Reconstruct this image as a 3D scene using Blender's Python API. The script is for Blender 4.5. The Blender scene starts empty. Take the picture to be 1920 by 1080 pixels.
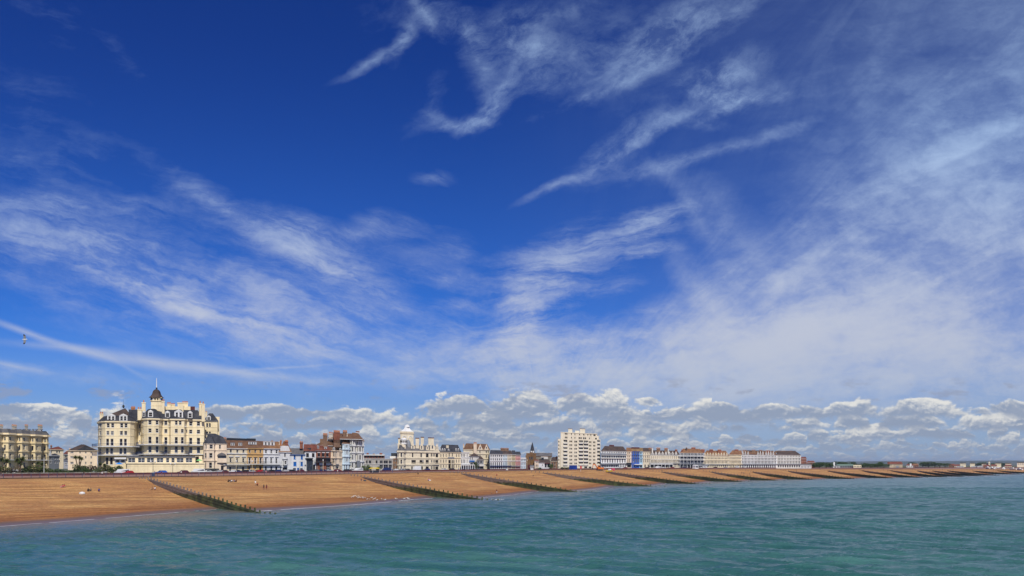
import bpy, math, random
import numpy as np
from mathutils import Vector, noise as mnoise
R = random.Random(7)
SC = bpy.context.scene
COL = SC.collection
F, HY, H = 1500.0, 870.0, 12.0      # focal length in photo pixels, horizon row, camera height

# ---------------------------------------------------------------- camera, sun, exposure
cam = bpy.data.objects.new('camera', bpy.data.cameras.new('camera'))
COL.objects.link(cam)
cam.location = (0, 0, H); cam.rotation_euler = (math.radians(90), 0, 0)
cam.data.sensor_width = 36; cam.data.lens = 36 * F / 1920
cam.data.shift_y = (HY - 540) / 1920
cam.data.clip_end = 60000
SC.camera = cam
SC.view_settings.view_transform = 'Standard'
SC.view_settings.look = 'None'
SC.view_settings.exposure = 0
SC.view_settings.gamma = 1
SC.render.film_transparent = False
try:
    SC.cycles.max_bounces = 5; SC.cycles.diffuse_bounces = 2; SC.cycles.glossy_bounces = 2
    SC.cycles.sample_clamp_indirect = 3
except Exception: pass

EL = math.radians(45); AZ = math.radians(-18)     # sun height; behind the camera, to its right
SV = Vector((-math.sin(AZ) * math.cos(EL), -math.cos(AZ) * math.cos(EL), math.sin(EL)))
sun = bpy.data.objects.new('sun', bpy.data.lights.new('sun', 'SUN'))
COL.objects.link(sun)
sun.rotation_euler = SV.to_track_quat('Z', 'Y').to_euler()
sun.data.energy = 4.1; sun.data.angle = math.radians(0.5); sun.data.color = (1.0, 0.945, 0.86)

# ---------------------------------------------------------------- node expression helper
class E:
    nt = None
    def __init__(s, k): s.k = k
    @staticmethod
    def m(op, *a, clamp=False):
        n = E.nt.nodes.new('ShaderNodeMath'); n.operation = op; n.use_clamp = clamp
        for i, x in enumerate(a):
            if isinstance(x, E): E.nt.links.new(x.k, n.inputs[i])
            else: n.inputs[i].default_value = x
        return E(n.outputs[0])
    def __add__(s, o): return E.m('ADD', s, o)
    __radd__ = __add__
    def __mul__(s, o): return E.m('MULTIPLY', s, o)
    __rmul__ = __mul__
    def __sub__(s, o): return E.m('SUBTRACT', s, o)
    def __rsub__(s, o): return E.m('SUBTRACT', o, s)
    def __truediv__(s, o): return E.m('DIVIDE', s, o)
    def __pow__(s, o): return E.m('POWER', s, o)
    def clamp(s): return E.m('ADD', s, 0.0, clamp=True)
def smooth(x, a, b, lo=0.0, hi=1.0):
    n = E.nt.nodes.new('ShaderNodeMapRange'); n.interpolation_type = 'SMOOTHSTEP'
    E.nt.links.new(x.k, n.inputs[0])
    for i, v in enumerate((a, b, lo, hi)):
        if isinstance(v, E): E.nt.links.new(v.k, n.inputs[i + 1])
        else: n.inputs[i + 1].default_value = v
    return E(n.outputs[0])
def vec(x, y, z=0.0):
    n = E.nt.nodes.new('ShaderNodeCombineXYZ')
    for i, v in enumerate((x, y, z)):
        if isinstance(v, E): E.nt.links.new(v.k, n.inputs[i])
        else: n.inputs[i].default_value = v
    return E(n.outputs[0])
def sep(v):
    n = E.nt.nodes.new('ShaderNodeSeparateXYZ'); E.nt.links.new(v.k, n.inputs[0])
    return [E(o) for o in n.outputs]
def nz(v, scale=1.0, detail=4.0, rough=0.55, dist=0.0, col=False):
    n = E.nt.nodes.new('ShaderNodeTexNoise')
    if v is not None: E.nt.links.new(v.k, n.inputs['Vector'])
    n.inputs['Scale'].default_value = scale; n.inputs['Detail'].default_value = detail
    n.inputs['Roughness'].default_value = rough; n.inputs['Distortion'].default_value = dist
    return E(n.outputs['Color' if col else 'Fac'])
def vmap(v, loc=(0, 0, 0), rot=0.0, scale=(1, 1, 1), kind='POINT'):
    n = E.nt.nodes.new('ShaderNodeMapping'); n.vector_type = kind
    E.nt.links.new(v.k, n.inputs['Vector'])
    n.inputs['Location'].default_value = loc; n.inputs['Rotation'].default_value = (0, 0, rot)
    n.inputs['Scale'].default_value = scale
    return E(n.outputs[0])
def vadd(a, b, sc=None):
    n = E.nt.nodes.new('ShaderNodeVectorMath')
    if sc is None: n.operation = 'ADD'
    else: n.operation = 'MULTIPLY_ADD'
    if sc is None:
        E.nt.links.new(a.k, n.inputs[0]); E.nt.links.new(b.k, n.inputs[1])
    else:   # b * sc + a
        E.nt.links.new(b.k, n.inputs[0]); n.inputs[1].default_value = (sc,) * 3; E.nt.links.new(a.k, n.inputs[2])
    return E(n.outputs[0])
def cmix(f, a, b):
    n = E.nt.nodes.new('ShaderNodeMix'); n.data_type = 'RGBA'
    for i, x in ((0, f), (6, a), (7, b)):
        if isinstance(x, E): E.nt.links.new(x.k, n.inputs[i])
        elif i == 0: n.inputs[0].default_value = x
        else: n.inputs[i].default_value = (*x, 1)
    return E(n.outputs[2])
def cmul(a, b):
    n = E.nt.nodes.new('ShaderNodeMix'); n.data_type = 'RGBA'; n.blend_type = 'MULTIPLY'
    n.inputs[0].default_value = 1
    for i, x in ((6, a), (7, b)):
        if isinstance(x, E): E.nt.links.new(x.k, n.inputs[i])
        else: n.inputs[i].default_value = (*x, 1)
    return E(n.outputs[2])

# ---------------------------------------------------------------- world: sky with cirrus and a cumulus bank
wd = bpy.data.worlds.new('World'); SC.world = wd; wd.use_nodes = True
nt = wd.node_tree; nt.nodes.clear(); E.nt = nt
out = nt.nodes.new('ShaderNodeOutputWorld'); bg = nt.nodes.new('ShaderNodeBackground')
nt.links.new(bg.outputs[0], out.inputs[0])
SKYS = 0.1
bg.inputs[1].default_value = SKYS
sky = nt.nodes.new('ShaderNodeTexSky'); sky.sky_type = 'NISHITA'; sky.sun_disc = False
sky.sun_elevation = EL; sky.sun_rotation = math.atan2(SV.x, SV.y)
sky.altitude = 20; sky.air_density = 1.0; sky.dust_density = 0.3; sky.ozone_density = 3.0
tc = nt.nodes.new('ShaderNodeTexCoord')
dx, dy, dz = sep(E(tc.outputs['Generated']))
den = E.m('MAXIMUM', E.m('ABSOLUTE', dy), 0.12)
u = dx / den; v = E.m('MAXIMUM', dz / den, 0.0)
P = vec(u, v)
base = cmul(E(sky.outputs[0]), (0.36, 0.60, 1.06))
base = cmix(smooth(v, 0.60, 0.05, 0.0, 1.0), cmul(base, (0.20, 0.355, 0.64)), cmul(base, (0.39, 0.665, 0.91)))
# cirrus strokes: px, py of the photo -> direction slopes u, v
warp = vadd(nz(vmap(P, scale=(3.5, 4.5, 1)), 1.0, 3, 0.55, col=True), vec(-0.5, -0.5, -0.5))
warp2 = vadd(nz(vmap(P, scale=(13, 17, 1)), 1.0, 5, 0.66, col=True), vec(-0.5, -0.5, -0.5))
Pa = vadd(P, warp, 0.030)
Pw = vadd(Pa, warp2, 0.026)
def strokes(lst, vin):
    acc = None
    for s in lst:
        px, py, hl, hw, ang, amp = s[:6]
        lv = vmap(vin, loc=((px - 960) / F, (HY - py) / F, 0), rot=math.radians(ang), scale=(hl * 1.6 / F, hw * 1.9 / F, 1), kind='TEXTURE')
        g = nt.nodes.new('ShaderNodeTexGradient'); g.gradient_type = 'SPHERICAL'
        nt.links.new(lv.k, g.inputs[0]); g = E(g.outputs['Fac'])
        if len(s) > 6: g = g * smooth(sep(lv)[1], -0.22, 0.06) * 1.35
        else: g = g * g * 1.25
        acc = E.m('MULTIPLY_ADD', g, amp, 0.0 if acc is None else acc)
    return acc
LEFT = [(190, 520, 270, 46, -23, .62, 1), (345, 585, 90, 30, -20, .5, 1), (395, 592, 90, 24, -13, .85, 1), (130, 450, 190, 40, -6, .5), (230, 490, 230, 80, -16, .42), (60, 470, 120, 30, -14, .35),
    (370, 365, 130, 34, -34, .55), (425, 400, 60, 16, -36, .7), (465, 545, 95, 30, -20, .8, 1), (590, 500, 140, 52, -25, .85, 1), (560, 470, 110, 50, -25, .4),
    (650, 525, 70, 26, -12, .6), (720, 425, 75, 28, 2, .6), (690, 440, 60, 10, 0, .4), (800, 470, 110, 50, -12, .6), (835, 527, 80, 16, -8, .65), (862, 573, 46, 14, 0, .9),
    (810, 335, 50, 14, 0, .55), (300, 545, 190, 44, -8, .5), (700, 645, 560, 74, -7, .80), (560, 610, 240, 46, -14, .5), (470, 470, 200, 60, -15, .25),
    (100, 385, 260, 24, -3, .42), (60, 300, 220, 70, -8, .26), (40, 520, 140, 26, -25, .3), (140, 60, 260, 60, -32, .12), (235, 110, 80, 16, -45, .14), (60, 170, 200, 60, -20, .10),
    (640, 600, 190, 50, -3, .4), (450, 650, 300, 30, -8, .35), (60, 700, 260, 26, -6, .4), (450, 712, 360, 22, -2, .45)]
TRAIL = [(60, 627, 100, 6, -20, .8), (170, 662, 90, 7, -14, .8), (290, 678, 170, 12, -8, .85), (480, 700, 240, 8, -6, .7), (25, 686, 70, 5, -12, .7),
    (110, 652, 150, 7, -6, .4), (640, 672, 150, 10, -12, .6), (540, 688, 150, 2.5, 3, .4), (240, 690, 60, 4, -30, .3)]
MID = [(1000, 590, 80, 54, 25, .8), (965, 645, 110, 46, 72, .75), (1060, 495, 200, 56, 18, .55), (1205, 420, 90, 22, 22, 1.0), (1215, 474, 60, 14, 8, .9), (1120, 455, 160, 40, 20, .35),
    (1010, 545, 90, 36, 15, .5), (1090, 625, 150, 16, -2, .6), (1140, 545, 70, 14, 12, .45), (960, 690, 300, 60, -3, .7), (1120, 660, 300, 60, 0, .6), (1310, 590, 120, 14, -4, .3)]
TOP = [(955, 92, 80, 40, 25, .8), (1000, 105, 60, 34, 60, .55), (960, 60, 90, 18, 10, .4), (893, 112, 85, 15, -76, .85), (870, 60, 110, 26, -35, .45), (936, 178, 72, 9, 62, .95), (908, 218, 62, 9, 35, 1.0),
    (872, 234, 60, 6, 4, 1.0), (838, 228, 40, 6, -20, .7), (812, 180, 60, 12, 72, .22), (800, 215, 60, 14, 40, .2), (765, 240, 60, 14, 20, .15), (758, 78, 50, 8, 62, .9), (700, 118, 85, 5, 26, .8), (796, 28, 52, 8, -64, .8), (740, 40, 120, 60, 0, .12),
    (1100, 95, 190, 50, 14, .32), (1250, 50, 130, 20, 30, .8), (1215, 95, 90, 16, 30, .5), (1190, 140, 190, 8, 25, .75), (1340, 40, 150, 16, 28, .85), (1290, 22, 130, 26, 15, .3), (1360, 145, 90, 26, 26, 1.0), (1330, 175, 60, 12, -20, .7),
    (1395, 186, 120, 14, 14, .9), (1350, 208, 44, 9, 35, .8), (1290, 225, 80, 8, -6, .7), (1190, 272, 84, 20, 31, 1.15, 1), (1140, 300, 100, 20, 28, .35), (1055, 345, 90, 4, 22, .8), (1310, 290, 160, 8, 13, .95),
    (1230, 312, 130, 22, 12, .3), (1010, 160, 150, 30, 12, .3), (1060, 20, 180, 26, 10, .25), (1480, 240, 80, 6, 22, .4), (1240, 180, 150, 40, 10, .2)]
RIGHT = [(1790, 292, 170, 26, 26, 1.0, 1), (1600, 560, 470, 90, 24, .85), (1650, 650, 640, 110, 8, .95), (1400, 650, 300, 80, 10, .7), (1850, 430, 330, 170, 24, .95), (1880, 250, 180, 120, 24, .4),
    (1400, 470, 190, 36, -55, .62), (1340, 580, 160, 30, -52, .55), (1300, 400, 200, 20, -60, .3), (1800, 180, 360, 230, 15, .6), (1640, 60, 150, 70, 62, .5), (1640, 120, 90, 20, 78, .5), (1460, 560, 190, 60, -30, .4),
    (1740, 700, 620, 90, 0, 1.0), (1260, 690, 460, 56, 0, .8), (1900, 60, 160, 180, 0, .5), (1620, 380, 260, 80, 25, .40), (1680, 350, 90, 18, 15, .5), (1520, 435, 90, 14, 8, .4), (1550, 470, 300, 50, 25, .35)]
def fibre(rot, sx, sy, seed):
    q = vmap(Pw, loc=(seed, seed * 1.7, 0), rot=math.radians(-rot)); q = vmap(q, scale=(sx, sy, 1))
    return nz(q, 1.0, 8, 0.70, 0.25)
fl, fm, ft = fibre(-16, 7, 34, 1.3), fibre(8, 7, 38, 4.1), fibre(30, 10, 20, 7.7)
ang = E.m('ARCTAN2', sep(Pa)[1] - 0.03, sep(Pa)[0] - 0.04); rad = E.m('SQRT', (u - 0.04) * (u - 0.04) + (v - 0.03) * (v - 0.03))
fr = nz(vec(ang * 9, rad * 3.6, 2.0), 1.0, 8, 0.66, 1.2) * 0.6 + fm * 0.4
fine_ = nz(vmap(Pw, scale=(34, 60, 1)), 1.0, 5, 0.7)
patch = nz(vmap(Pw, loc=(3.3, 1, 0), scale=(7, 9, 1)), 1.0, 6, 0.64)
def dens(acc, f, k=1.0, lo=0.12):
    t = acc * smooth(f, 0.33, 0.70, lo, 1.5) * smooth(patch, 0.34, 0.64, 0.45, 1.3) * smooth(fine_, 0.3, 0.7, 0.78, 1.2)
    return E.m('MAXIMUM', t - 0.05, 0.0) * k
ci = dens(strokes(LEFT, vadd(vadd(P, warp, 0.02), warp2, 0.018)), fl, 0.52, 0.22) + dens(strokes(MID, Pw), fm, 0.74) + dens(strokes([(a_, b_, c_ * 1.05, d_ * 1.3 + 3, e_, *g_) for a_, b_, c_, d_, e_, *g_ in TOP], vadd(vadd(P, warp, 0.020), warp2, 0.024)), ft, 0.38, 0.14) + dens(strokes(RIGHT, Pa), fr, 0.60, 0.60) * smooth(v, 0.55, 0.12, 0.42, 1.55)
ci = ci + strokes(TRAIL, vadd(P, warp, 0.012)) * smooth(fl, 0.3, 0.7, 0.6, 1.2) * 0.8
ci = ci + smooth(u, -0.1, 0.75, 0.0, 0.15) * smooth(fr, 0.3, 0.7, 0.6, 1.2)
ci = 0.86 - E.m('POWER', 2.718, ci * -1.15) * 0.86
col = cmix(ci, base, cmix(smooth(v, 0.12, 0.46), (6.1, 6.3, 6.9), (4.5, 6.2, 8.9)))
# pale band towards the horizon
col = cmix(smooth(v, 0.20, 0.0, 0.0, 0.60), col, (3.3, 4.3, 6.1))
# cumulus bank, far rows first: flat based heaps spaced along the horizon, with noise-cut tops
def voro(w, scale):
    n = nt.nodes.new('ShaderNodeTexVoronoi'); n.voronoi_dimensions = '1D'; nt.links.new(w.k, n.inputs['W']); n.inputs['Scale'].default_value = scale
    return E(n.outputs['Distance']), sep(E(n.outputs['Color']))[0]
def cumulus(col, vb, s, cell, seed, cover, bright=1.0, amt=1.0, bumps=None):
    q = vmap(P, loc=(seed, seed * 0.7, 0)); k = 0.80 / s
    n1 = nz(vmap(q, scale=(k * 0.62, k, 1)), 1.0, 8, 0.60, 0.25)
    n2 = nz(vmap(q, loc=(s * 0.10, -s * 0.13, 0), scale=(k * 0.62, k, 1)), 1.0, 4, 0.60, 0.25) if False else nz(vmap(vmap(q, loc=(-s * 0.08, s * 0.14, 0)), scale=(k * 0.62, k, 1)), 1.0, 5, 0.60, 0.25)
    nb = nz(vmap(q, scale=(cell * 0.35, cell * 0.35, 1)), 1.0, 2, 0.5)
    h = None
    for j, (sc_, a_) in enumerate(((1.0, 1.15), (1.9, 0.85))):
        d, rnd = voro(u + seed * (1 + j) + (n1 - 0.5) * 0.012 + j * .37, cell * sc_)
        x = d * 2.0; hh = (1.0 - x * x) * smooth(rnd, 0.9 - cover, 1.0, 0.0, 1.0) * a_
        hh = hh - smooth(rnd, 0.9 - cover + .12, 0.9 - cover, 0.0, 1.2)
        h = hh if h is None else E.m('MAXIMUM', h, hh)
    if bumps is not None: h = E.m('MAXIMUM', h, strokes(bumps, vadd(P, warp, 0.012)) - 0.1)
    t = (v - vb - (nb - 0.5) * s * 1.3) / s
    body = h - t + (n1 - 0.5) * 3.2 + 0.10
    m = smooth(body, 0.0, 0.30) * smooth(t + (n1 - 0.5) * 1.4, -0.42, 0.10)
    np_ = nz(vmap(q, scale=(k * 0.22, k * 0.30, 1)), 1.0, 3, 0.5)
    lit = ((n1 - n2) * 3.6 + smooth(t, 0.0, 0.9, -0.10, 0.36) + smooth(body, 0.9, 0.1, 0.0, 0.20) + smooth(np_, 0.35, 0.65, -0.10, 0.40)).clamp()
    hz = smooth(v, 0.0, 0.05, 0.32, 0.0)
    c = cmix(smooth(lit, 0.10, 0.85), (2.85 * bright, 3.45 * bright, 4.65 * bright), (7.9 * bright, 7.8 * bright, 7.4 * bright))
    return cmix(m * amt, col, cmix(hz, c, (3.9, 4.6, 5.8)))
col = cmix(smooth(v, 0.088, 0.04, 0.0, 0.35), col, (3.6, 4.5, 5.8))
col = cumulus(col, 0.004, 0.006, 40, 1.7, 0.9, 0.92, 0.55)
col = cumulus(col, 0.010, 0.008, 31, 5.9, 0.9, 0.93, 0.65)
col = cumulus(col, 0.017, 0.011, 24, 8.3, 0.88, 0.95, 0.75)
col = cumulus(col, 0.025, 0.014, 19, 3.1, 0.85, 0.96, 0.8)
col = cumulus(col, 0.034, 0.018, 14, 12.4, 0.92, 0.98, 0.88)
col = cumulus(col, 0.046, 0.022, 11, 15.1, 0.9, 1.0, 0.92)
B1 = [(60, 768, 100, 18, 0, 1.4), (215, 755, 50, 12, 0, .9), (340, 770, 90, 16, 0, 1.1), (500, 768, 100, 18, 0, 1.3), (650, 780, 70, 14, 0, 1.1), (860, 756, 80, 24, 0, 1.6), (965, 750, 44, 22, 0, 1.3),
      (1082, 754, 60, 28, 0, 1.9), (1215, 750, 66, 16, 0, 1.3), (1350, 768, 50, 22, 0, 1.7), (1455, 772, 60, 20, 0, 1.5), (1600, 764, 80, 20, 0, 1.3), (1730, 758, 66, 24, 0, 1.6), (1890, 766, 60, 18, 0, 1.4)]
col = cumulus(col, 0.060, 0.026, 9, 21.2, 0.30, 1.03, 0.95, bumps=B1)
# ragged grey scraps above the bank
sc_n = nz(vmap(P, loc=(2.2, 0.3, 0), scale=(17, 46, 1)), 1.0, 5, 0.6, 0.2)
scr = smooth(sc_n, 0.53, 0.66) * smooth(v, 0.112, 0.098) * smooth(v, 0.074, 0.086)
col = cmix(scr * 0.62, col, (3.0, 3.4, 4.6))
col = cmix(smooth(dz, 0.0, -0.02), col, (1.6, 2.4, 2.8))
nt.links.new(col.k, bg.inputs[0])
wd.cycles.sampling_method = 'MANUAL'; wd.cycles.sample_map_resolution = 512

# ---------------------------------------------------------------- materials
MATS = {}
def new_mat(name):
    m = bpy.data.materials.new(name); m.use_nodes = True; E.nt = m.node_tree
    b = m.node_tree.nodes['Principled BSDF']
    return m, b
def setin(b, key, x):
    if isinstance(x, E): E.nt.links.new(x.k, b.inputs[key])
    elif isinstance(x, tuple): b.inputs[key].default_value = (*x, 1)
    else: b.inputs[key].default_value = x
def bump(b, h, strength, dist):
    n = E.nt.nodes.new('ShaderNodeBump'); n.inputs['Strength'].default_value = strength; n.inputs['Distance'].default_value = dist
    E.nt.links.new(h.k, n.inputs['Height']); E.nt.links.new(n.outputs[0], b.inputs['Normal'])
def pos():
    n = E.nt.nodes.new('ShaderNodeNewGeometry'); return E(n.outputs['Position'])
def M(name, c, rough=0.75, var=0.12, scale=0.8, metal=0.0, spec=0.3):
    """painted or plain surface with a little weathering"""
    if name in MATS: return MATS[name]
    m, b = new_mat(name)
    p = pos()
    n = nz(vmap(p, scale=(1, 1, 0.35)), scale, 5, 0.65)
    n2 = nz(p, scale * 0.13, 2, 0.5)
    f = smooth(n, 0.3, 0.7, 1 - var, 1 + var * 0.5) * smooth(n2, 0.3, 0.7, 1 - var * 0.6, 1 + var * 0.4)
    setin(b, 'Base Color', cmul(c, vec(f, f, f * 0.985)))
    b.inputs['Roughness'].default_value = rough; b.inputs['Metallic'].default_value = metal
    b.inputs['Specular IOR Level'].default_value = spec
    MATS[name] = m; return m
def Mroof(name, c1, c2, scale=0.35):
    if name in MATS: return MATS[name]
    m, b = new_mat(name); p = pos()
    n = nz(p, scale, 6, 0.7); n3 = nz(p, 3.0, 2, 0.6)
    x, y, z = sep(p)
    rows = E.m('FRACT', z * 3.2)
    c = cmix(smooth(n + (n3 - 0.5) * 0.35, 0.36, 0.64), c1, c2)
    f = smooth(rows, 0.0, 0.3, 0.82, 1.0)
    setin(b, 'Base Color', cmul(c, vec(f, f, f)))
    b.inputs['Roughness'].default_value = 0.8; b.inputs['Specular IOR Level'].default_value = 0.2
    MATS[name] = m; return m
cream = M('cream_paint', (0.84, 0.71, 0.46)); cream2 = M('pale_cream_paint', (0.78, 0.67, 0.47)); cream3 = M('ivory_paint', (0.76, 0.67, 0.50))
magn = M('magnolia_paint', (0.78, 0.64, 0.48)); white = M('white_paint', (0.74, 0.74, 0.73), var=0.14); offwhite = M('off_white_paint', (0.72, 0.70, 0.64))
orange_w = M('ochre_paint', (0.66, 0.42, 0.17)); blue_w = M('royal_blue_paint', (0.05, 0.13, 0.46)); lblue_w = M('pale_blue_paint', (0.38, 0.58, 0.72))
icy = M('ice_blue_paint', (0.62, 0.72, 0.78)); pink_w = M('pink_paint', (0.68, 0.33, 0.30)); yell_w = M('straw_paint', (0.62, 0.52, 0.32))
brickm = M('red_brick', (0.28, 0.105, 0.06), 0.9, 0.3, 2.0); brick2 = M('brown_brick', (0.26, 0.16, 0.10), 0.9, 0.3, 1.5)
stone = M('brown_stone', (0.22, 0.125, 0.055), 0.9, 0.3, 0.8); flint = M('grey_stone', (0.30, 0.27, 0.22), 0.9, 0.4, 1.2)
conc = M('concrete', (0.48, 0.45, 0.40), 0.9, 0.2); greyp = M('grey_paint', (0.25, 0.26, 0.28)); darkp = M('dark_paint', (0.03, 0.035, 0.04), 0.5)
navy = M('navy_paint', (0.02, 0.04, 0.12), 0.5); bluep = M('bright_blue_paint', (0.02, 0.14, 0.45), 0.5); redp = M('red_paint', (0.55, 0.03, 0.03), 0.5)
maroon = M('maroon_paint', (0.12, 0.035, 0.035), 0.8, 0.25); potm = M('terracotta', (0.50, 0.20, 0.08), 0.9); lead = M('lead_grey', (0.22, 0.235, 0.26), 0.6)
slate = Mroof('slate_roof', (0.030, 0.032, 0.040), (0.065, 0.066, 0.075)); slate2 = Mroof('pale_slate_roof', (0.10, 0.10, 0.10), (0.16, 0.15, 0.15))
tile = Mroof('brown_tile_roof', (0.115, 0.062, 0.038), (0.20, 0.11, 0.06)); otile = Mroof('orange_tile_roof', (0.17, 0.082, 0.042), (0.28, 0.150, 0.072))
rtile = Mroof('red_tile_roof', (0.14, 0.045, 0.03), (0.22, 0.08, 0.05)); dtile = Mroof('dark_brown_roof', (0.055, 0.04, 0.035), (0.10, 0.07, 0.055))
lich = Mroof('lichen_roof', (0.18, 0.12, 0.06), (0.31, 0.20, 0.09)); rubber = M('tyre_rubber', (0.02, 0.02, 0.02), 0.8)
skinm = M('skin', (0.45, 0.25, 0.16), 0.6); hairm = M('hair', (0.04, 0.025, 0.015), 0.7)
featherw = M('white_feathers', (0.8, 0.8, 0.78), 0.7, 0.05); featherg = M('grey_feathers', (0.22, 0.23, 0.25), 0.7, 0.1); feathd = M('dark_feathers', (0.04, 0.04, 0.045), 0.7)
def mglass(name, c, r=0.08):
    m, b = new_mat(name); n = nz(pos(), 0.6, 2, 0.5)
    setin(b, 'Base Color', cmix(smooth(n, 0.45, 0.62), c, tuple(x * 1.8 + 0.004 for x in c)))
    b.inputs['Roughness'].default_value = r; b.inputs['Specular IOR Level'].default_value = 0.25
    MATS[name] = m; return m
glass = mglass('window_glass', (0.016, 0.013, 0.012), .25); glassb = mglass('veranda_glass', (0.03, 0.038, 0.055), .2); glassl = mglass('curtained_glass', (0.11, 0.105, 0.10))

# ---------------------------------------------------------------- mesh builder and scene objects
class MB:
    def __init__(s): s.v = []; s.f = []; s.m = []; s.mats = []
    def mi(s, m):
        if m not in s.mats: s.mats.append(m)
        return s.mats.index(m)
    def quad(s, a, b, c, d, m):
        i = len(s.v); s.v += [tuple(a), tuple(b), tuple(c), tuple(d)]; s.f.append((i, i+1, i+2, i+3)); s.m.append(s.mi(m))
    def tri(s, a, b, c, m):
        i = len(s.v); s.v += [tuple(a), tuple(b), tuple(c)]; s.f.append((i, i+1, i+2)); s.m.append(s.mi(m))
    def prism(s, poly, z0, z1, m, top=None, poly2=None, cap=True, bottom=True):
        """poly = [(x,y)...] extruded between z0 and z1; poly2 = upper ring if different"""
        n = len(poly); i = len(s.v); p2 = poly2 or poly
        s.v += [(p[0], p[1], z0) for p in poly] + [(p[0], p[1], z1) for p in p2]
        k = s.mi(m)
        for a in range(n):
            b = (a + 1) % n; s.f.append((i+a, i+b, i+n+b, i+n+a)); s.m.append(k)
        if cap: s.f.append(tuple(i+n+a for a in range(n))); s.m.append(s.mi(top or m))
        if bottom: s.f.append(tuple(i+a for a in reversed(range(n)))); s.m.append(k)
    def box(s, x0, y0, z0, x1, y1, z1, m): s.prism([(x0, y0), (x1, y0), (x1, y1), (x0, y1)], z0, z1, m)
    def lathe(s, cx, cy, prof, m, n=12):
        for (r0, z0), (r1, z1) in zip(prof, prof[1:]):
            for a in range(n):
                t0, t1 = 2*math.pi*a/n, 2*math.pi*(a+1)/n
                s.quad((cx+r0*math.cos(t0), cy+r0*math.sin(t0), z0), (cx+r0*math.cos(t1), cy+r0*math.sin(t1), z0),
                       (cx+r1*math.cos(t1), cy+r1*math.sin(t1), z1), (cx+r1*math.cos(t0), cy+r1*math.sin(t0), z1), m)
    def bar(s, a, b, w, m, h=None):
        a, b = Vector(a), Vector(b); d = (b - a); 
        if d.length < 1e-6: return
        d.normalize(); up = Vector((0, 0, 1)) if abs(d.z) < 0.9 else Vector((1, 0, 0))
        x = d.cross(up).normalized() * w / 2; y = d.cross(x).normalized() * (h or w) / 2
        c = [a - x - y, a + x - y, a + x + y, a - x + y, b - x - y, b + x - y, b + x + y, b - x + y]
        i = len(s.v); s.v += [tuple(q) for q in c]; k = s.mi(m)
        for f in ((0,1,2,3), (7,6,5,4), (0,4,5,1), (1,5,6,2), (2,6,7,3), (3,7,4,0)): s.f.append(tuple(i+j for j in f)); s.m.append(k)
    def mesh(s, name, origin=(0, 0, 0), smooth_=False):
        me = bpy.data.meshes.new(name); o = origin
        me.from_pydata([(x-o[0], y-o[1], z-o[2]) for x, y, z in s.v], [], s.f)
        for m in s.mats: me.materials.append(m)
        me.polygons.foreach_set('material_index', s.m)
        if smooth_: me.polygons.foreach_set('use_smooth', [True]*len(s.f))
        me.update(); return me
    def build(s, name, parent=None, origin=None, smooth_=False):
        o0 = origin if origin is not None else (parent_loc(parent) if parent else (0, 0, 0))
        return link(name, s.mesh(name, o0, smooth_), parent, None if parent else o0)
def parent_loc(p):
    l = Vector(p.location); q = p.parent
    while q: l += q.location; q = q.parent
    return l
def link(name, me, parent=None, loc=None):
    o = bpy.data.objects.new(name, me); COL.objects.link(o)
    if parent: o.parent = parent
    if loc is not None: o.location = loc
    return o
def tag(o, label, cat, group=None):
    o['label'] = label; o['category'] = cat
    if group: o['group'] = group
    return o
def thing(name, label, cat, loc=(0, 0, 0), rz=0, group=None):
    o = bpy.data.objects.new(name, None); COL.objects.link(o); o.empty_display_size = 0.5
    o.location = loc; o.rotation_euler = (0, 0, rz); return tag(o, label, cat, group)
def copy_tree(o, parent=None):
    c = o.copy(); COL.objects.link(c); c.parent = parent
    for ch in KIDS.get(o, list(o.children)): copy_tree(ch, c)
    return c
KIDS = {}
def struct(o): o['kind'] = 'structure'; return o
def lerp(a, b, t): return a + (b - a) * t
def interp(tab, x):
    if x <= tab[0][0]: return tab[0][1]
    for (a, b), (c, d) in zip(tab, tab[1:]):
        if x <= c: return lerp(b, d, (x - a) / (c - a))
    return tab[-1][1]
def P3(px, py, d): return Vector(((px - 960) / F * d, d, H + (HY - py) * d / F))
def PX(px, d): return Vector(((px - 960) / F * d, d))
def zat(py, d): return H + (HY - py) * d / F

# ---------------------------------------------------------------- the beach, groynes, sea and land
GR = [  # head px, head py, head depth, end px, end py
 (275, 897, 255, 485, 962), (675, 893, 331, 903, 937.2), (862, 886.8, 392, 1083, 922.6), (1015, 885.6, 470, 1223, 912), (1135, 883.8, 540, 1310, 907.6),
 (1238, 884, 590, 1392, 903.5), (1330, 884, 625, 1457, 901), (1408, 884, 662, 1526, 899.5), (1475, 882.6, 698, 1603, 898.2), (1549, 882.2, 738, 1677, 896.8),
 (1613, 881.6, 768, 1730, 895.7), (1666, 881.5, 795, 1776, 894.6), (1718, 882.2, 838, 1808, 893.9), (1746, 882.2, 875, 1844, 892.8), (1775, 882, 930, 1874, 891.6),
 (1821, 882.4, 1000, 1915, 889.6), (1867, 882, 1090, 1962, 888.3)]
G = []
for hx, hy, hd, ex, ey in GR:
    c = PX(hx, hd); ed = H * F / (ey - HY); e = PX(ex, ed)
    G.append((c, e, zat(hy, hd)))
G.insert(0, (Vector((-165, 180)), Vector((-108, 118)), 7.5))
G.insert(0, (Vector((-225, 100)), Vector((-165, 45)), 7.4))
G.append((Vector((780, 1180)), Vector((790, 1090)), 4.2)); G.append((Vector((1200, 1500)), Vector((1230, 1400)), 4.2)); G.append((Vector((2600, 2300)), Vector((2700, 2180)), 4.2))
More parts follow.
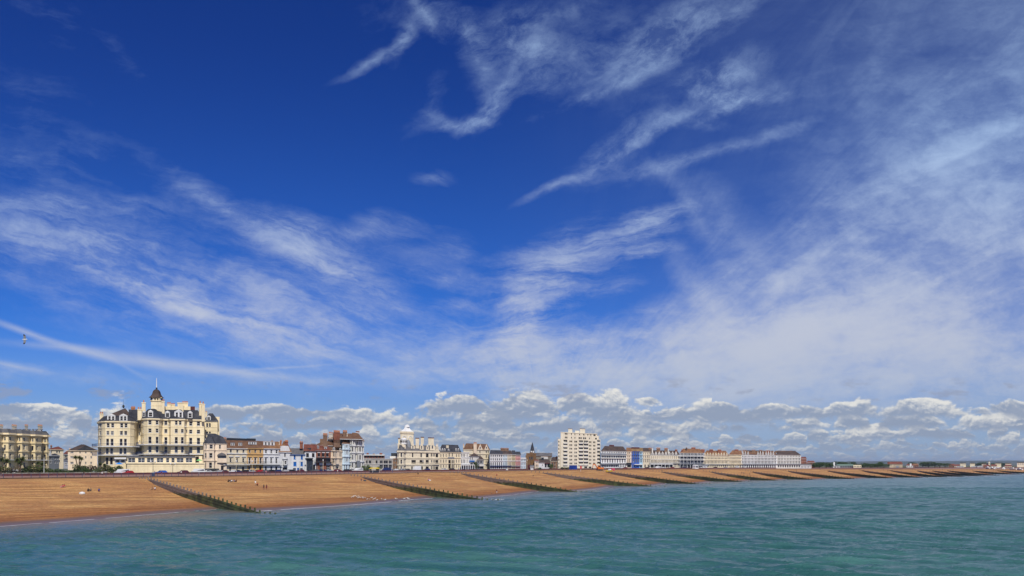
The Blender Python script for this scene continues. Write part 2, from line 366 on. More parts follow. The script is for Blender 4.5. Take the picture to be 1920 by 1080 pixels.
YC = [(-400, 905), (0, 898), (120, 896.8), (240, 895.6), (300, 894.8), (420, 893.3), (560, 890.9), (660, 889.4), (760, 887.3), (800, 885.6), (860, 886.0), (890, 884.6), (950, 883.4),
      (1050, 881.6), (1140, 880.8), (1240, 880.2), (1400, 879.8), (1550, 879.9), (1920, 879.7)]
def crest_of(c, e):
    p = c + (c - e) * 0.27
    px = 960 + F * p.x / p.y
    z = zat(interp(YC, px), p.y) if -100 < px < 1925 else 7.5
    if px >= 1925: z = 5.0
    return p, max(4.4, min(z, 8.3))
def gtop(zc, t): return lerp(zc, 0.15, t)
TS = [-0.27, -0.2, -0.1, 0, .08, .16, .24, .32, .4, .48, .56, .64, .70, .76, .82, .88, .94, 1.0, 1.15, 1.5]
def beach_pt(i, s, t):
    (c0, e0, z0), (c1, e1, z1) = G[i], G[i+1]
    c, e = c0.lerp(c1, s), e0.lerp(e1, s); zc = lerp(z0, z1, s)
    if t <= 0:
        p = c + (c - e) * (-t); _, zr = crest_of(c, e)
        z = lerp(zc - 0.3, zr, (-t / 0.27) ** 0.7)
    else:
        p = c.lerp(e, t)
        if t <= 1:
            zf = gtop(zc, t) - 0.30 - 0.55 * t; zn = gtop(zc, t) - 0.25 - 1.7 * max(0.0, math.sin(math.pi * t)) ** 0.55 - 0.75 * t
            z = lerp(zf, zn, s ** 1.4)
        else: z = -0.8 - (t - 1) * 5
    if -0.2 < t <= 1: z += 0.30 * mnoise.noise(Vector((p.x * 0.05, p.y * 0.05, t * 9))) * (1 - 0.6 * max(t, 0))
    return p, z
bv, bf, buv = [], [], []
NS = 14; along = 0.0
for i in range(len(G) - 1):
    L = (G[i+1][1] - G[i][1]).length; b0 = len(bv)
    for j in range(NS + 1):
        for t in TS:
            p, z = beach_pt(i, j / NS, t); bv.append((p.x, p.y, z)); buv.append((along + L * j / NS, t * 72))
    for j in range(NS):
        for k in range(len(TS) - 1):
            a = b0 + j * len(TS) + k; bf.append((a, a + 1, a + 1 + len(TS), a + len(TS)))
    along += L
m_sand, b = new_mat('shingle')
p = pos(); x, y, z = sep(p)
uvn = E.nt.nodes.new('ShaderNodeUVMap'); uvn.uv_map = 'along_shore'; UV = E(uvn.outputs[0])
strat = nz(vmap(UV, scale=(0.022, 0.42, 1)), 1.0, 5, 0.62, 0.4); strat2 = nz(vmap(UV, loc=(5, 2, 0), scale=(0.05, 1.3, 1)), 1.0, 4, 0.6, 0.3)
blot = nz(p, 0.06, 3, 0.55); fine = nz(p, 2.4, 5, 0.75); peb = nz(p, 0.9, 4, 0.7)
c = cmix(smooth(strat, 0.36, 0.64), (0.25, 0.112, 0.040), (0.49, 0.250, 0.095))
c = cmix(smooth(strat2, 0.45, 0.62, 0.0, 0.65), c, (0.53, 0.33, 0.145))
c = cmix(smooth(blot, 0.45, 0.62, 0.0, 0.55), c, (0.30, 0.135, 0.060))
blot2 = nz(vmap(UV, loc=(9, 4, 0), scale=(0.10, 0.55, 1)), 1.0, 5, 0.7, 0.8)
c = cmix(smooth(blot2, 0.50, 0.66, 0.0, 0.55), c, (0.235, 0.115, 0.055)); c = cmix(smooth(blot2, 0.46, 0.32, 0.0, 0.45), c, (0.56, 0.34, 0.15))
f = smooth(fine, 0.25, 0.75, 0.62, 1.36) * smooth(peb, 0.3, 0.7, 0.84, 1.14) * 1.18
c = cmul(c, vec(f, f, f * 0.88))
wet = smooth(z + (strat - 0.5) * 0.9 + (blot - 0.5) * 0.8, 1.8, 0.85)
c = cmix(wet, c, cmul(c, (0.68, 0.56, 0.50)))
wet2 = smooth(z + (strat2 - 0.5) * 0.35, 0.62, 0.3)
c = cmix(wet2 * 0.85, c, (0.16, 0.115, 0.095))
setin(b, 'Base Color', c); setin(b, 'Roughness', smooth(z, 0.55, 0.15, 0.95, 0.35)); b.inputs['Specular IOR Level'].default_value = 0.25
bump(b, fine + peb * 2.0 + strat2 * 3.0, 0.5, 0.10)
def raw_obj(name, vs, fs, mat, uv=None, smooth_=True):
    me = bpy.data.meshes.new(name); me.from_pydata(vs, [], fs); me.materials.append(mat)
    if uv:
        l = me.uv_layers.new(name='along_shore')
        idx = np.empty(len(me.loops), dtype=int); me.loops.foreach_get('vertex_index', idx)
        l.data.foreach_set('uv', np.array(uv)[idx].ravel())
    if smooth_: me.polygons.foreach_set('use_smooth', [True] * len(fs))
    o = bpy.data.objects.new(name, me); COL.objects.link(o); return o
struct(raw_obj('beach', bv, bf, m_sand, buv))

CR = []     # crest line points (position, z, outward landward unit)
for i in range(len(G) - 1):
    for j in range(8):
        c = G[i][0].lerp(G[i+1][0], j / 8); e = G[i][1].lerp(G[i+1][1], j / 8)
        q, zr = crest_of(c, e); CR.append((q, zr, (c - e).normalized()))
def z2(px): return interp([(0, 8.2), (1400, 8.2), (1500, 7.9), (1700, 7.2), (1950, 6.3), (4000, 6.0)], px)
def pxof(p): return 960 + F * p.x / max(p.y, 20)
# promenade: low sea wall, walkway, upper retaining wall, then road and land
rows = [(0.0, lambda z, p: z - 1.5), (0.05, lambda z, p: z + 0.38), (0.55, lambda z, p: z + 0.40)]
m_wall = M('sea_wall_concrete', (0.11, 0.075, 0.055), 0.9, 0.3)
mb = MB(); mw = MB(); mr = MB(); mu = MB(); ml = MB(); mp = MB()
m_prom = M('pink_promenade_asphalt', (0.33, 0.19, 0.145), 0.9, 0.15, 0.3)
m_road = M('asphalt', (0.075, 0.075, 0.078), 0.9, 0.15); m_pave = M('pavement', (0.28, 0.26, 0.24), 0.9, 0.15)
m_land, b = new_mat('land'); n = nz(pos(), 0.02, 5, 0.6)
setin(b, 'Base Color', cmix(smooth(n, 0.4, 0.6), (0.05, 0.085, 0.025), (0.16, 0.13, 0.08))); b.inputs['Roughness'].default_value = 0.95
m_rail2 = M('fence_red_oxide', (0.12, 0.035, 0.030), 0.8, 0.3)
PR = 20.0
for (a, za, na), (c, zc, nc) in zip(CR, CR[1:]):
    def q(o, dz_, which, ab=None):
        p, z, n = (a, za, na) if which == 0 else (c, zc, nc)
        p2 = p + n * o
        return (p2.x, p2.y, (z + dz_) if dz_ is not None else z2(pxof(p2)) + ab)
    mw.quad(q(-0.2, -1.5, 0), q(-0.2, -1.5, 1), q(-0.2, 0.36, 1), q(-0.2, 0.36, 0), m_wall)
    mw.quad(q(-0.2, 0.36, 0), q(-0.2, 0.36, 1), q(0.3, 0.36, 1), q(0.3, 0.36, 0), conc)
    mp.quad(q(0.3, 0.32, 0), q(0.3, 0.32, 1), q(PR, None, 1, -0.1), q(PR, None, 0, -0.1), m_prom)
    mu.quad(q(PR, None, 0, -0.4), q(PR, None, 1, -0.4), q(PR, None, 1, 0.62), q(PR, None, 0, 0.62), m_rail2)
    mu.quad(q(PR, None, 0, 0.62), q(PR, None, 1, 0.62), q(PR + 0.35, None, 1, 0.62), q(PR + 0.35, None, 0, 0.62), maroon)
    mu.quad(q(PR + .35, None, 0, 0.62), q(PR + .35, None, 1, 0.62), q(PR + .35, None, 1, -0.4), q(PR + .35, None, 0, -0.4), maroon)
    mb.quad(q(PR + .35, None, 0, -0.02), q(PR + .35, None, 1, -0.02), q(PR + 2.4, None, 1, -0.02), q(PR + 2.4, None, 0, -0.02), m_pave)
    mb.quad(q(PR + 2.4, None, 0, -0.02), q(PR + 2.4, None, 1, -0.02), q(PR + 2.4, None, 1, -0.14), q(PR + 2.4, None, 0, -0.14), m_pave)
    mr.quad(q(PR + 2.4, None, 0, -0.13), q(PR + 2.4, None, 1, -0.13), q(PR + 16, None, 1, -0.13), q(PR + 16, None, 0, -0.13), m_road)
    k = 0
    for o0, o1 in ((PR + 1, 120), (120, 500), (500, 9000)):
        d = -0.2 if k == 0 else -0.25
        mlp = [q(o0, None, 0, -0.2), q(o0, None, 1, -0.2), q(o1, None, 1, -0.2), q(o1, None, 0, -0.2)]
        if k < 2: ml.quad(*mlp, m_land)
        k += 1
# far land sheet to the horizon
ml.quad((-9000, 330, 5.6), (900, 1600, 5.6), (900, 40000, 5.6), (-9000, 40000, 5.6), m_land)
ml.quad((900, 1600, 5.6), (30000, 14000, 5.6), (30000, 40000, 5.6), (900, 40000, 5.6), m_land)
struct(mp.build('promenade')); struct(mr.build('road')); struct(mb.build('pavement')); struct(ml.build('land'))
tag(mw.build('sea_wall'), 'low dark concrete sea wall along the top of the shingle beach', 'sea wall')
tag(mu.build('promenade_wall'), 'long low dark red wall between the promenade and the seafront road', 'wall')

# sea: real waves near the pier, coarser farther out, one flat sheet beyond
EP = np.array([[g[1].x, g[1].y] for g in G]); CP = np.array([[g[0].x, g[0].y] for g in G]); WL = EP * 0.86 + CP * 0.14
def shore_dist(gx, gy):
    d = np.full(gx.shape, 1e9)
    for a, c in zip(WL, WL[1:]):
        ab = c - a; t = np.clip(((gx - a[0]) * ab[0] + (gy - a[1]) * ab[1]) / (ab @ ab), 0, 1)
        d = np.minimum(d, np.hypot(gx - a[0] - t * ab[0], gy - a[1] - t * ab[1]))
    return d
rs = np.random.RandomState(5); WAVES = []
for k in range(64):
    lam = 1.2 * (7.5 ** rs.rand()); th = math.radians(62) + rs.randn() * 0.34
    WAVES.append((2 * math.pi / lam * math.cos(th), 2 * math.pi / lam * math.sin(th), rs.rand() * 6.28, 0.0110 * lam ** 0.78, rs.rand(2) * 6.28, lam))
def sea_h(x, y, d, minlam):
    h = np.zeros_like(x); 
    for (kx, ky, ph, am, e_, lam) in WAVES:
        if lam < minlam: continue
        env = 0.6 + 0.55 * np.sin(x * ky / 9 - y * kx / 9 + e_[0]) + 0.35 * np.sin(x * kx / 13 + y * ky / 15 + e_[1])
        s_ = np.sin(kx * x + ky * y + ph + 0.8 * np.sin(x * 0.11 + e_[0] + y * 0.05)); h += am * env * (s_ + 0.25 * s_ * s_)
    return h * np.clip(d / 28, 0.10, 1.0)
m_sea, b = new_mat('sea_water')
at = E.nt.nodes.new('ShaderNodeAttribute'); at.attribute_name = 'offshore'; off = E(at.outputs['Fac'])
p = pos(); zz = sep(p)[2]
pr = vmap(p, rot=math.radians(28), scale=(1, 1, 1))
w0 = nz(vmap(p, scale=(0.005, 0.017, 1)), 1.0, 4, 0.55, 0.3)
wf = nz(vmap(pr, scale=(0.03, 0.09, 1)), 1.0, 9, 0.72, 0.3)
w2 = nz(vmap(pr, scale=(0.9, 2.0, 1)), 1.0, 3, 0.65, 0.4)
deep = cmix(smooth(w0, 0.36, 0.64), (0.036, 0.126, 0.120), (0.046, 0.152, 0.138))
deep = cmix(smooth(wf, 0.38, 0.62), cmul(deep, (0.70, 0.80, 0.79)), cmul(deep, (1.5, 1.22, 1.20)))  # wave contrast put into the water colour: darker trough and lighter crest streaks
c = cmix(smooth(off + (w0 - 0.5) * 40 + (wf - 0.5) * 16, 60, 4), deep, (0.095, 0.150, 0.130))
c = cmix(smooth(off + (wf - 0.5) * 8, 11, -1), c, (0.19, 0.165, 0.12))
setin(b, 'Base Color', c); b.inputs['Roughness'].default_value = 0.18; b.inputs['IOR'].default_value = 1.33
b.inputs['Specular IOR Level'].default_value = 0.42
bump(b, w2, 1.0, 0.25)
def sea_patch(name, x0, x1, y0, y1, st, minlam, flat=False, z=0.0):
    X, Y = np.arange(x0, x1 + st * .5, st), np.arange(y0, y1 + st * .5, st); gx, gy = np.meshgrid(X, Y, indexing='ij'); d = shore_dist(gx, gy)
    Z = np.full(gx.shape, z) if flat else sea_h(gx, gy, d, minlam); nx, ny = gx.shape
    me = bpy.data.meshes.new(name); co = np.stack([gx, gy, Z], -1).reshape(-1, 3).astype(np.float32); i, j = np.meshgrid(np.arange(nx - 1), np.arange(ny - 1), indexing='ij'); a = (i * ny + j).ravel()
    f = np.stack([a, a + ny, a + ny + 1, a + 1], -1); me.vertices.add(len(co)); me.vertices.foreach_set('co', co.ravel()); me.loops.add(f.size); me.loops.foreach_set('vertex_index', f.ravel().astype(np.int32))
    me.polygons.add(len(f)); me.polygons.foreach_set('loop_start', np.arange(0, f.size, 4, dtype=np.int32)); me.polygons.foreach_set('use_smooth', np.ones(len(f), dtype=bool)); me.update(calc_edges=True)
    me.materials.append(m_sea); A = me.attributes.new('offshore', 'FLOAT', 'POINT'); A.data.foreach_set('value', d.ravel().astype(np.float32))
    o = bpy.data.objects.new(name, me); COL.objects.link(o); return struct(o)
sea_patch('near_sea', -140, 150, 70, 172, 0.42, 1.2)
sea_patch('middle_sea', -130, 330, 172, 400, 0.9, 2.4)
sea_patch('far_sea', 20, 800, 400, 1000, 2.4, 6.0)
sea_patch('sea', -420, 1700, -100, 1500, 20, 0, True, -0.28)
so = MB(); x0, x1, y0, y1 = -420.0, 1700.0, -100.0, 1500.0
for q4 in (((-3000, -3000), (9000, -3000), (9000, y0), (-3000, y0)), ((-3000, y0), (x0, y0), (x0, 3000), (-3000, 3000)), ((x1, y0), (20000, y0), (20000, 12000), (x1, 12000)), ((x0, y1), (x1, y1), (x1, 12000), (x0, 12000))):
    so.quad(*[(x, y, -0.28) for x, y in q4], m_sea)
o = so.build('open_sea'); at_ = o.data.attributes.new('offshore', 'FLOAT', 'POINT'); at_.data.foreach_set('value', [500.0]*len(o.data.vertices)); struct(o)

# foam line where the ripples break
m_foam = M('foam', (0.75, 0.78, 0.78), 0.6, 0.2)
def shore_t(i, s):
    lo, hi = 0.5, 1.05
    for _ in range(18):
        m_ = (lo + hi) / 2
        if beach_pt(i, s, m_)[1] > 0: lo = m_
        else: hi = m_
    return lo
def foam(i, s0, s1, w, name='foam'):
    f_ = MB(); N = 60; pr_ = None
    for k in range(N + 1):
        s = lerp(s0, s1, k / N); t = shore_t(i, min(max(s, 0), 1)); pt, _ = beach_pt(i, s, t)
        c, e = G[i][0].lerp(G[i+1][0], s), G[i][1].lerp(G[i+1][1], s); d = (e - c).normalized()
        ww = w * (0.35 + 1.0 * abs(mnoise.noise(Vector((s * 22, i * 7.0, 0))))); j = 0.4 * mnoise.noise(Vector((s * 9, i, 3)))
        A = pt + d * (0.2 + j); B = A + d * ww
        cur = ((A.x, A.y, 0.09), (B.x, B.y, 0.07))
        if pr_ and mnoise.noise(Vector((s * 14, i * 3.0, 5))) > -0.22: f_.quad(pr_[0], cur[0], cur[1], pr_[1], m_foam)
        pr_ = cur
    o = f_.build(name); o['kind'] = 'stuff'; o['label'] = 'thin white line of foam along the water edge'
for (i, s0, s1, w) in ((2, .02, .98, 1.25), (1, .02, .98, 0.45), (3, .03, .9, .4), (4, .1, .7, .5), (5, .1, .9, .5), (6, .1, .9, .5), (8, .1, .9, .5), (9, .05, .9, .6)): foam(i, s0, s1, w)

# groynes
m_tim, b = new_mat('groyne_timber')
p = pos(); x, y, z = sep(p); n = nz(p, 0.5, 4, 0.6); n2 = nz(vmap(p, scale=(1, 1, 6)), 1.2, 3, 0.6)
dry = cmix(smooth(n2, 0.35, 0.65), (0.150, 0.115, 0.095), (0.27, 0.215, 0.180))
wet = cmix(smooth(n, 0.4, 0.65), (0.042, 0.048, 0.018), (0.105, 0.125, 0.036))
c = cmix(smooth(z + (n - 0.5) * 2.2, 3.9, 2.9), dry, wet)
pl = E.m('FRACT', z * 3.6)
f = smooth(pl, 0.0, 0.16, 0.62, 1.0)
setin(b, 'Base Color', cmul(c, vec(f, f, f))); b.inputs['Roughness'].default_value = 0.9
ordinal = ['', '', 'nearest weathered timber groyne, running down to the water in front of the cream grand hotel',
 'second nearest timber groyne, its head below the tall white corner house', 'timber groyne ending right of the gulls, third nearest', 'timber groyne starting below the church, fourth nearest',
 'timber groyne with the yellow boat at its head, fifth nearest', 'timber groyne below the royal blue house, sixth nearest', 'timber groyne below the veranda hotel, seventh nearest',
 'timber groyne below the ivory gabled terrace, eighth nearest', 'timber groyne below the last white terrace, ninth nearest', 'timber groyne starting below the dark green trees, tenth from the left',
 'small timber groyne below the low green roofed hall, eleventh from the left', 'small timber groyne left of the stone fort house, twelfth from the left', 'small timber groyne right of the stone fort house, thirteenth from the left',
 'small distant timber groyne, fourteenth from the left', 'small distant timber groyne, fifteenth from the left', 'small distant timber groyne, sixteenth from the left', 'small distant timber groyne, last at the right edge']
for i in range(2, 19):
    c, e, zc = G[i]; d = (e - c); L = d.length; d.normalize(); n = Vector((-d.y, d.x))
    if n.y > 0: n = -n            # side that faces the pier
    root = thing('groyne', ordinal[i], 'groyne', (c.x, c.y, zc), group='timber groynes down the beach')
    w = MB(); prev = None
    for k in range(25):
        t = k / 24; q = c.lerp(e, t); zt = gtop(zc, t) + (0.05 if k else -0.4)
        zt = max(zt, 0.12)
        a, bb = q + n * 0.02, q - n * 0.22
        cur = [(a.x, a.y, -2.5), (a.x, a.y, zt), (bb.x, bb.y, zt), (bb.x, bb.y, -2.5)]
        if prev:
            for s in range(3): w.quad(prev[s], prev[s+1], cur[s+1], cur[s], m_tim)
        else: w.quad(*cur, m_tim)
        prev = cur
    w.quad(*prev, m_tim)
    # walings: two long horizontal beams on the near side
    for dz_ in (0.35, 1.15):
        for k in range(24):
            t0, t1 = k / 24, (k + 1) / 24
            A, B = c.lerp(e, t0) + n * 0.06, c.lerp(e, t1) + n * 0.06
            w.bar((A.x, A.y, gtop(zc, t0) - dz_), (B.x, B.y, gtop(zc, t1) - dz_), 0.09, m_tim)
    w.build('plank_wall', root)
    np_ = int(L * 1.2 / 2.75); pm = MB(); pm.box(-.17, -.17, -2.4, .17, .17, 0, m_tim); pm.prism([(-.17, -.17), (.17, -.17), (.17, .17), (-.17, .17)], 0, .06, m_tim, poly2=[(-.12, -.12), (.12, -.12), (.12, .12), (-.12, .12)])
    pme = pm.mesh('post')
    for k in range(np_ + 1):
        t = -0.10 + k * (1.20 / np_) 
        if i > 10 and k % 2: continue
        q = c + (e - c) * t - n * 0.42
        zt = (gtop(zc, t) if t > 0 else lerp(zc, beach_pt(i, 0, t)[1], min(1, -t / .05))) + (0.62 if t < 1 else 0.3) * R.uniform(0.75, 1.25)
        if t > 1.0: zt = 0.55 * R.uniform(0.4, 1.1)
        o = link('post', pme, root, (q.x - c.x, q.y - c.y, zt - zc)); o.rotation_euler = (R.uniform(-.03, .03), R.uniform(-.03, .03), math.atan2(d.y, d.x))

# ---------------------------------------------------------------- building kit
DBT = [(-100, 290), (0, 300), (100, 340), (180, 318), (236, 322), (420, 345), (500, 365), (600, 390), (700, 425), (800, 450), (870, 475), (950, 510), (1050, 570), (1130, 610), (1200, 645),
       (1300, 690), (1400, 730), (1500, 775), (1600, 830), (1700, 900)]
def DB(px): return interp(DBT, px)
class ZM:
    """coordinates read off an enlarged view: origin and scale"""
    def __init__(s, ox, oy, k): s.ox, s.oy, s.k = ox, oy, k
    def x(s, a): return s.ox + a / s.k
    def y(s, a): return s.oy + a / s.k
Z1 = ZM(0, 0, 1)
def offs(poly, e):
    """offset a closed clockwise-or-not ring outward by e"""
    n = len(poly); A = sum(poly[i][0]*poly[(i+1) % n][1] - poly[(i+1) % n][0]*poly[i][1] for i in range(n)); sg = 1 if A > 0 else -1
    outp = []
    for i in range(n):
        p, a, b = Vector(poly[i]), Vector(poly[i-1]), Vector(poly[(i+1) % n])
        d1 = (p - a).normalized(); d2 = (b - p).normalized()
        n1 = Vector((d1.y, -d1.x)) * sg; n2 = Vector((d2.y, -d2.x)) * sg
        m = n1 + n2; k = m.dot(n1)
        outp.append(tuple(p + m * (e / max(k, 0.35))))
    return outp
WCACHE = {}
def window_mesh(w, h, st, gl):
    key = (round(w, 1), round(h, 1), st, gl.name)
    if key in WCACHE: return WCACHE[key]
    w, h = max(key[0], .4), max(key[1], .4); b = MB(); t = min(0.10, w * .085)
    fr = {'w': white, 'b': bluep, 'd': darkp, 'g': greyp, 'n': navy}[st[0]]
    b.quad((-w/2, .06, 0), (w/2, .06, 0), (w/2, .06, h), (-w/2, .06, h), gl)
    for (x0, z0, x1, z1) in ((-w/2, 0, -w/2+t, h), (w/2-t, 0, w/2, h), (-w/2+t, 0, w/2-t, t), (-w/2+t, h-t, w/2-t, h), (-w/2+t, h*.5-t*.4, w/2-t, h*.5+t*.4)):
        b.box(x0, -0.02, z0, x1, .05, z1, fr)
    if w > 1.9 and 's' not in st:
        n = max(2, int(w / 1.1))
        for k in range(1, n): b.box(-w/2 + w*k/n - t*.6, -.01, t, -w/2 + w*k/n + t*.6, .045, h - t, fr)
    if 'a' in st:   # arch head: fill the corners with a fan of wall colour is left to the reveal; add a round bar
        r = w / 2
        for k in range(6):
            t0, t1 = math.pi*k/6, math.pi*(k+1)/6
            b.bar((r*.8*math.cos(t0), 0, h - r + r*.8*math.sin(t0)), (r*.8*math.cos(t1), 0, h - r + r*.8*math.sin(t1)), .1, fr)
    me = b.mesh('window'); WCACHE[key] = me; return me
class Bld:
    def __init__(s, name, label, cat, zm, x0, x1, ybase, d0=None, d1=None, group=None):
        s.zm = zm; px0, px1 = zm.x(x0), zm.x(x1)
        s.d0 = d0 if d0 else DB(px0); s.d1 = d1 if d1 else DB(px1)
        a = PX(px0, s.d0); s.zb = min(zat(zm.y(ybase), s.d0), zat(zm.y(ybase), s.d1)) 
        s.root = thing(name, label, cat, (a.x, a.y, s.zb), group=group); s.segs = []; s.blocks = 0; s.dsh = 0.0
        s.wins = []
    def z(s, y, d=None): return zat(s.zm.y(y), d or (s.d0 + s.d1) / 2)
    def block(s, pts, ytop, dep, m, ybase=None, name='wall', flat=None, zref=None):
        """pts: (zoom x, depth or None) along the front from left to right"""
        s.flush()
        P = [d if isinstance(d, Vector) else PX(s.zm.x(x), (d + s.dsh) if d else lerp(s.d0, s.d1, (x - pts[0][0]) / max(1e-6, pts[-1][0] - pts[0][0]))) for x, d in pts]
        s.front = P; ch = (P[-1] - P[0]).normalized(); s.ch = ch; s.inw = ((P[0] + P[-1]) / 2).normalized(); s.dep = dep
        dm = (zref + s.dsh) if zref else sum(p.y for p in P) / len(P); s.dm = dm
        s.zt = zat(s.zm.y(ytop), dm); s.z0 = s.zb - 1.5 if ybase is None else zat(s.zm.y(ybase), dm)
        s.perp = Vector((-ch.y, ch.x)); s.back = [P[-1] + s.inw * dep, P[0] + s.inw * dep]
        s.ring = [tuple(p) for p in P] + [tuple(p) for p in s.back]
        s.wm = m; s.bname = name; s.wlist = []; s.flatm = flat; s.open = True
        return s
    def hit(s, px):
        k = (px - 960) / F; best = None
        for i, (a, b) in enumerate(zip(s.front, s.front[1:])):
            d = b - a; den = d.x - k * d.y
            if abs(den) < 1e-9: continue
            t = (k * a.y - a.x) / den
            if -0.02 <= t <= 1.02:
                y = a.y + d.y * t
                if best is None or y < best[2]: best = (i, t * d.length, y)
        return best
    def win(s, x0, y0, x1, y1, st='w', gl=None, z=None, name='window', sill=True):
        zm = s.zm; h = s.hit(zm.x((x0 + x1) / 2))
        if not h: return
        i, sc, y = h; a, b = s.front[i], s.front[i+1]; L = (b - a).length; k0, k1 = (zm.x(x0) - 960) / F, (zm.x(x1) - 960) / F; d = b - a
        def sp(k): return (k * a.y - a.x) / (d.x - k * d.y) * L
        s0, s1 = max(0.06, sp(k0)), min(L - 0.06, sp(k1))
        if s1 - s0 < 0.35: return
        zz0, zz1 = (zat(zm.y(y1), s.dm), zat(zm.y(y0), s.dm)) if z is None else z
        zz1 = min(zz1, s.zt - 0.05); 
        if zz1 - zz0 < 0.3: return
        if y > 440 and st[0] == 'w': st = 'g' + st[1:]
        s.wlist.append((i, s0, s1, zz0, zz1, st, gl or glass, name, sill))
    def wins(s, *a, **k): pass
    def rows(s, cols, rws, st='w', gl=None, **k):
        for (y0, y1) in rws:
            for (x0, x1) in cols: s.win(x0, y0, x1, y1, st, gl or (glassl if R.random() < .08 else glass), **k)
    def even(s, x0, x1, n, y0, y1, fr=0.5, st='w', gl=None, skip=(), **k):
        p = (x1 - x0) / n
        for i in range(n):
            if i in skip: continue
            s.win(x0 + p * (i + .5 - fr / 2), y0, x0 + p * (i + .5 + fr / 2), y1, st, gl or (glassl if R.random() < .08 else glass), **k)
    def flush(s):
        if not getattr(s, 'open', False): return
        s.open = False; mb = MB(); z0, z1 = s.z0, s.zt; REC = 0.22
        for i, (a, b) in enumerate(zip(s.front, s.front[1:])):
            d = b - a; L = d.length; u = d / L; nrm = Vector((u.y, -u.x))
            W = [w for w in s.wlist if w[0] == i]
            def pt(q, z, o=0.0): p = a + u * q + nrm * o; return (p.x, p.y, z)
            zs = sorted({z0, z1, *[w[3] for w in W], *[w[4] for w in W]})
            for za, zb in zip(zs, zs[1:]):
                if zb - za < 1e-4: continue
                iv = sorted([(w[1], w[2]) for w in W if w[3] <= za + 1e-4 and w[4] >= zb - 1e-4]); cur = 0.0
                for (p0, p1) in iv:
                    if p0 > cur: mb.quad(pt(cur, za), pt(p0, za), pt(p0, zb), pt(cur, zb), s.wm)
                    cur = max(cur, p1)
                if cur < L: mb.quad(pt(cur, za), pt(L, za), pt(L, zb), pt(cur, zb), s.wm)
            ang = math.atan2(u.y, u.x); ro = s.root.location
            for (_, p0, p1, w0, w1, st, gl, nm, sill) in W:
                for A, B in (((p0, w0), (p0, w1)), ((p1, w0), (p1, w1)), ((p0, w0), (p1, w0)), ((p0, w1), (p1, w1))):
                    mb.quad(pt(*A), pt(*B), pt(*B, -REC), pt(*A, -REC), s.wm)
                c = pt((p0 + p1) / 2, w0, -REC + .08)
                me = window_mesh(p1 - p0, w1 - w0, st, gl)
                o = link(nm, me, s.root, (c[0] - ro.x, c[1] - ro.y, c[2] - ro.z)); o.rotation_euler = (0, 0, ang)
                if sill: 
                    A = pt(p0 - .1, w0 - .07, -.05); B = pt(p1 + .1, w0 - .07, -.05); mb.bar(A, B, .3, s.trim if hasattr(s, 'trim') else s.wm, .13)
        P = s.ring
        nF = len(s.front)
        for i in range(nF - 1, len(P)):
            a, b = P[i], P[(i+1) % len(P)]
            mb.quad((*a, z0), (*b, z0), (*b, z1), (*a, z1), s.wm)
        i0 = len(mb.v); mb.v += [(p[0], p[1], z1) for p in P]; mb.f.append(tuple(range(i0, i0 + len(P)))); mb.m.append(mb.mi(s.flatm or s.wm))
        mb.build(s.bname, s.root)
    def band(s, y, h, e, m, name='cornice', z=None, mbx=None, ends=True):
        """moulding, ledge or deck following the front and sides"""
        z1 = (zat(s.zm.y(y), s.dm) if z is None else z) + h / 2; z0 = z1 - h
        ring = offs(s.ring, e); n = len(s.front); mb = mbx or MB()
        o = ring[:n]; I = [tuple(Vector(p)) for p in offs(s.ring, -0.05)[:n]]
        for k in range(n - 1):
            mb.quad((*o[k], z0), (*o[k+1], z0), (*o[k+1], z1), (*o[k], z1), m)
            mb.quad((*o[k], z1), (*o[k+1], z1), (*I[k+1], z1), (*I[k], z1), m); mb.quad((*o[k], z0), (*I[k], z0), (*I[k+1], z0), (*o[k+1], z0), m)
        for k in (0, n - 1): mb.quad((*o[k], z0), (*o[k], z1), (*I[k], z1), (*I[k], z0), m)
        if mbx is None: mb.build(name, s.root)
        return o, z1
    def bands(s, ys, h, e, m, name='cornice'):
        s.flush()
        for y in ys: s.band(y, h, e, m, name)
    def balcony(s, y, e, m=None, rm=None, rail=1.0, h=0.28, post=None, sub=None, zm_=None):
        s.flush(); m = m or white; rm = rm or navy
        if sub:   # only part of the front: (x0, x1)
            a, b = s.onp(sub[0], 0), s.onp(sub[1], 0); z1 = zat(s.zm.y(y), s.dm); mb = MB(); I = [a, b]; O = [p - s.inw * e for p in I]
            ring = [tuple(I[0]), tuple(O[0]), tuple(O[1]), tuple(I[1])]; mb.prism(ring, z1 - h, z1, m); o = [I[0], O[0], O[1], I[1]]
        else:
            mb = MB(); o, z1 = s.band(y, h, e, m, mbx=mb)
            o = [s.ring[0]] + [tuple(p) for p in o] + [s.ring[len(s.front) - 1]]
        bo = mb.build('balcony', s.root); rl = MB()
        o = [Vector(p) for p in o]
        if sub is None: o = o[1:-1]
        for a, b in zip(o, o[1:]):
            L = (b - a).length; 
            if L < .05: continue
            for zz_, ww in ((z1 + rail, .09), (z1 + .12, .05)): rl.bar((a.x, a.y, zz_), (b.x, b.y, zz_), ww, rm)
            nb = max(1, int(L / 0.42))
            for k in range(nb + 1):
                q = a.lerp(b, k / nb); rl.quad((q.x-.035, q.y, z1), (q.x+.035, q.y, z1), (q.x+.035, q.y, z1+rail), (q.x-.035, q.y, z1+rail), rm)
        ro = rl.build('railing', bo, origin=tuple(s.root.location))
        ro.location = (0, 0, 0)
        return bo
    def onp(s, x, sb):
        """point on the plane set back sb metres from the chord of the front, seen at zoom x"""
        a = s.front[0] + s.inw * (sb + getattr(s, 'plo', 0)); d = s.ch; k = (s.zm.x(x) - 960) / F
        t = (k * a.y - a.x) / (d.x - k * d.y); return a + d * t
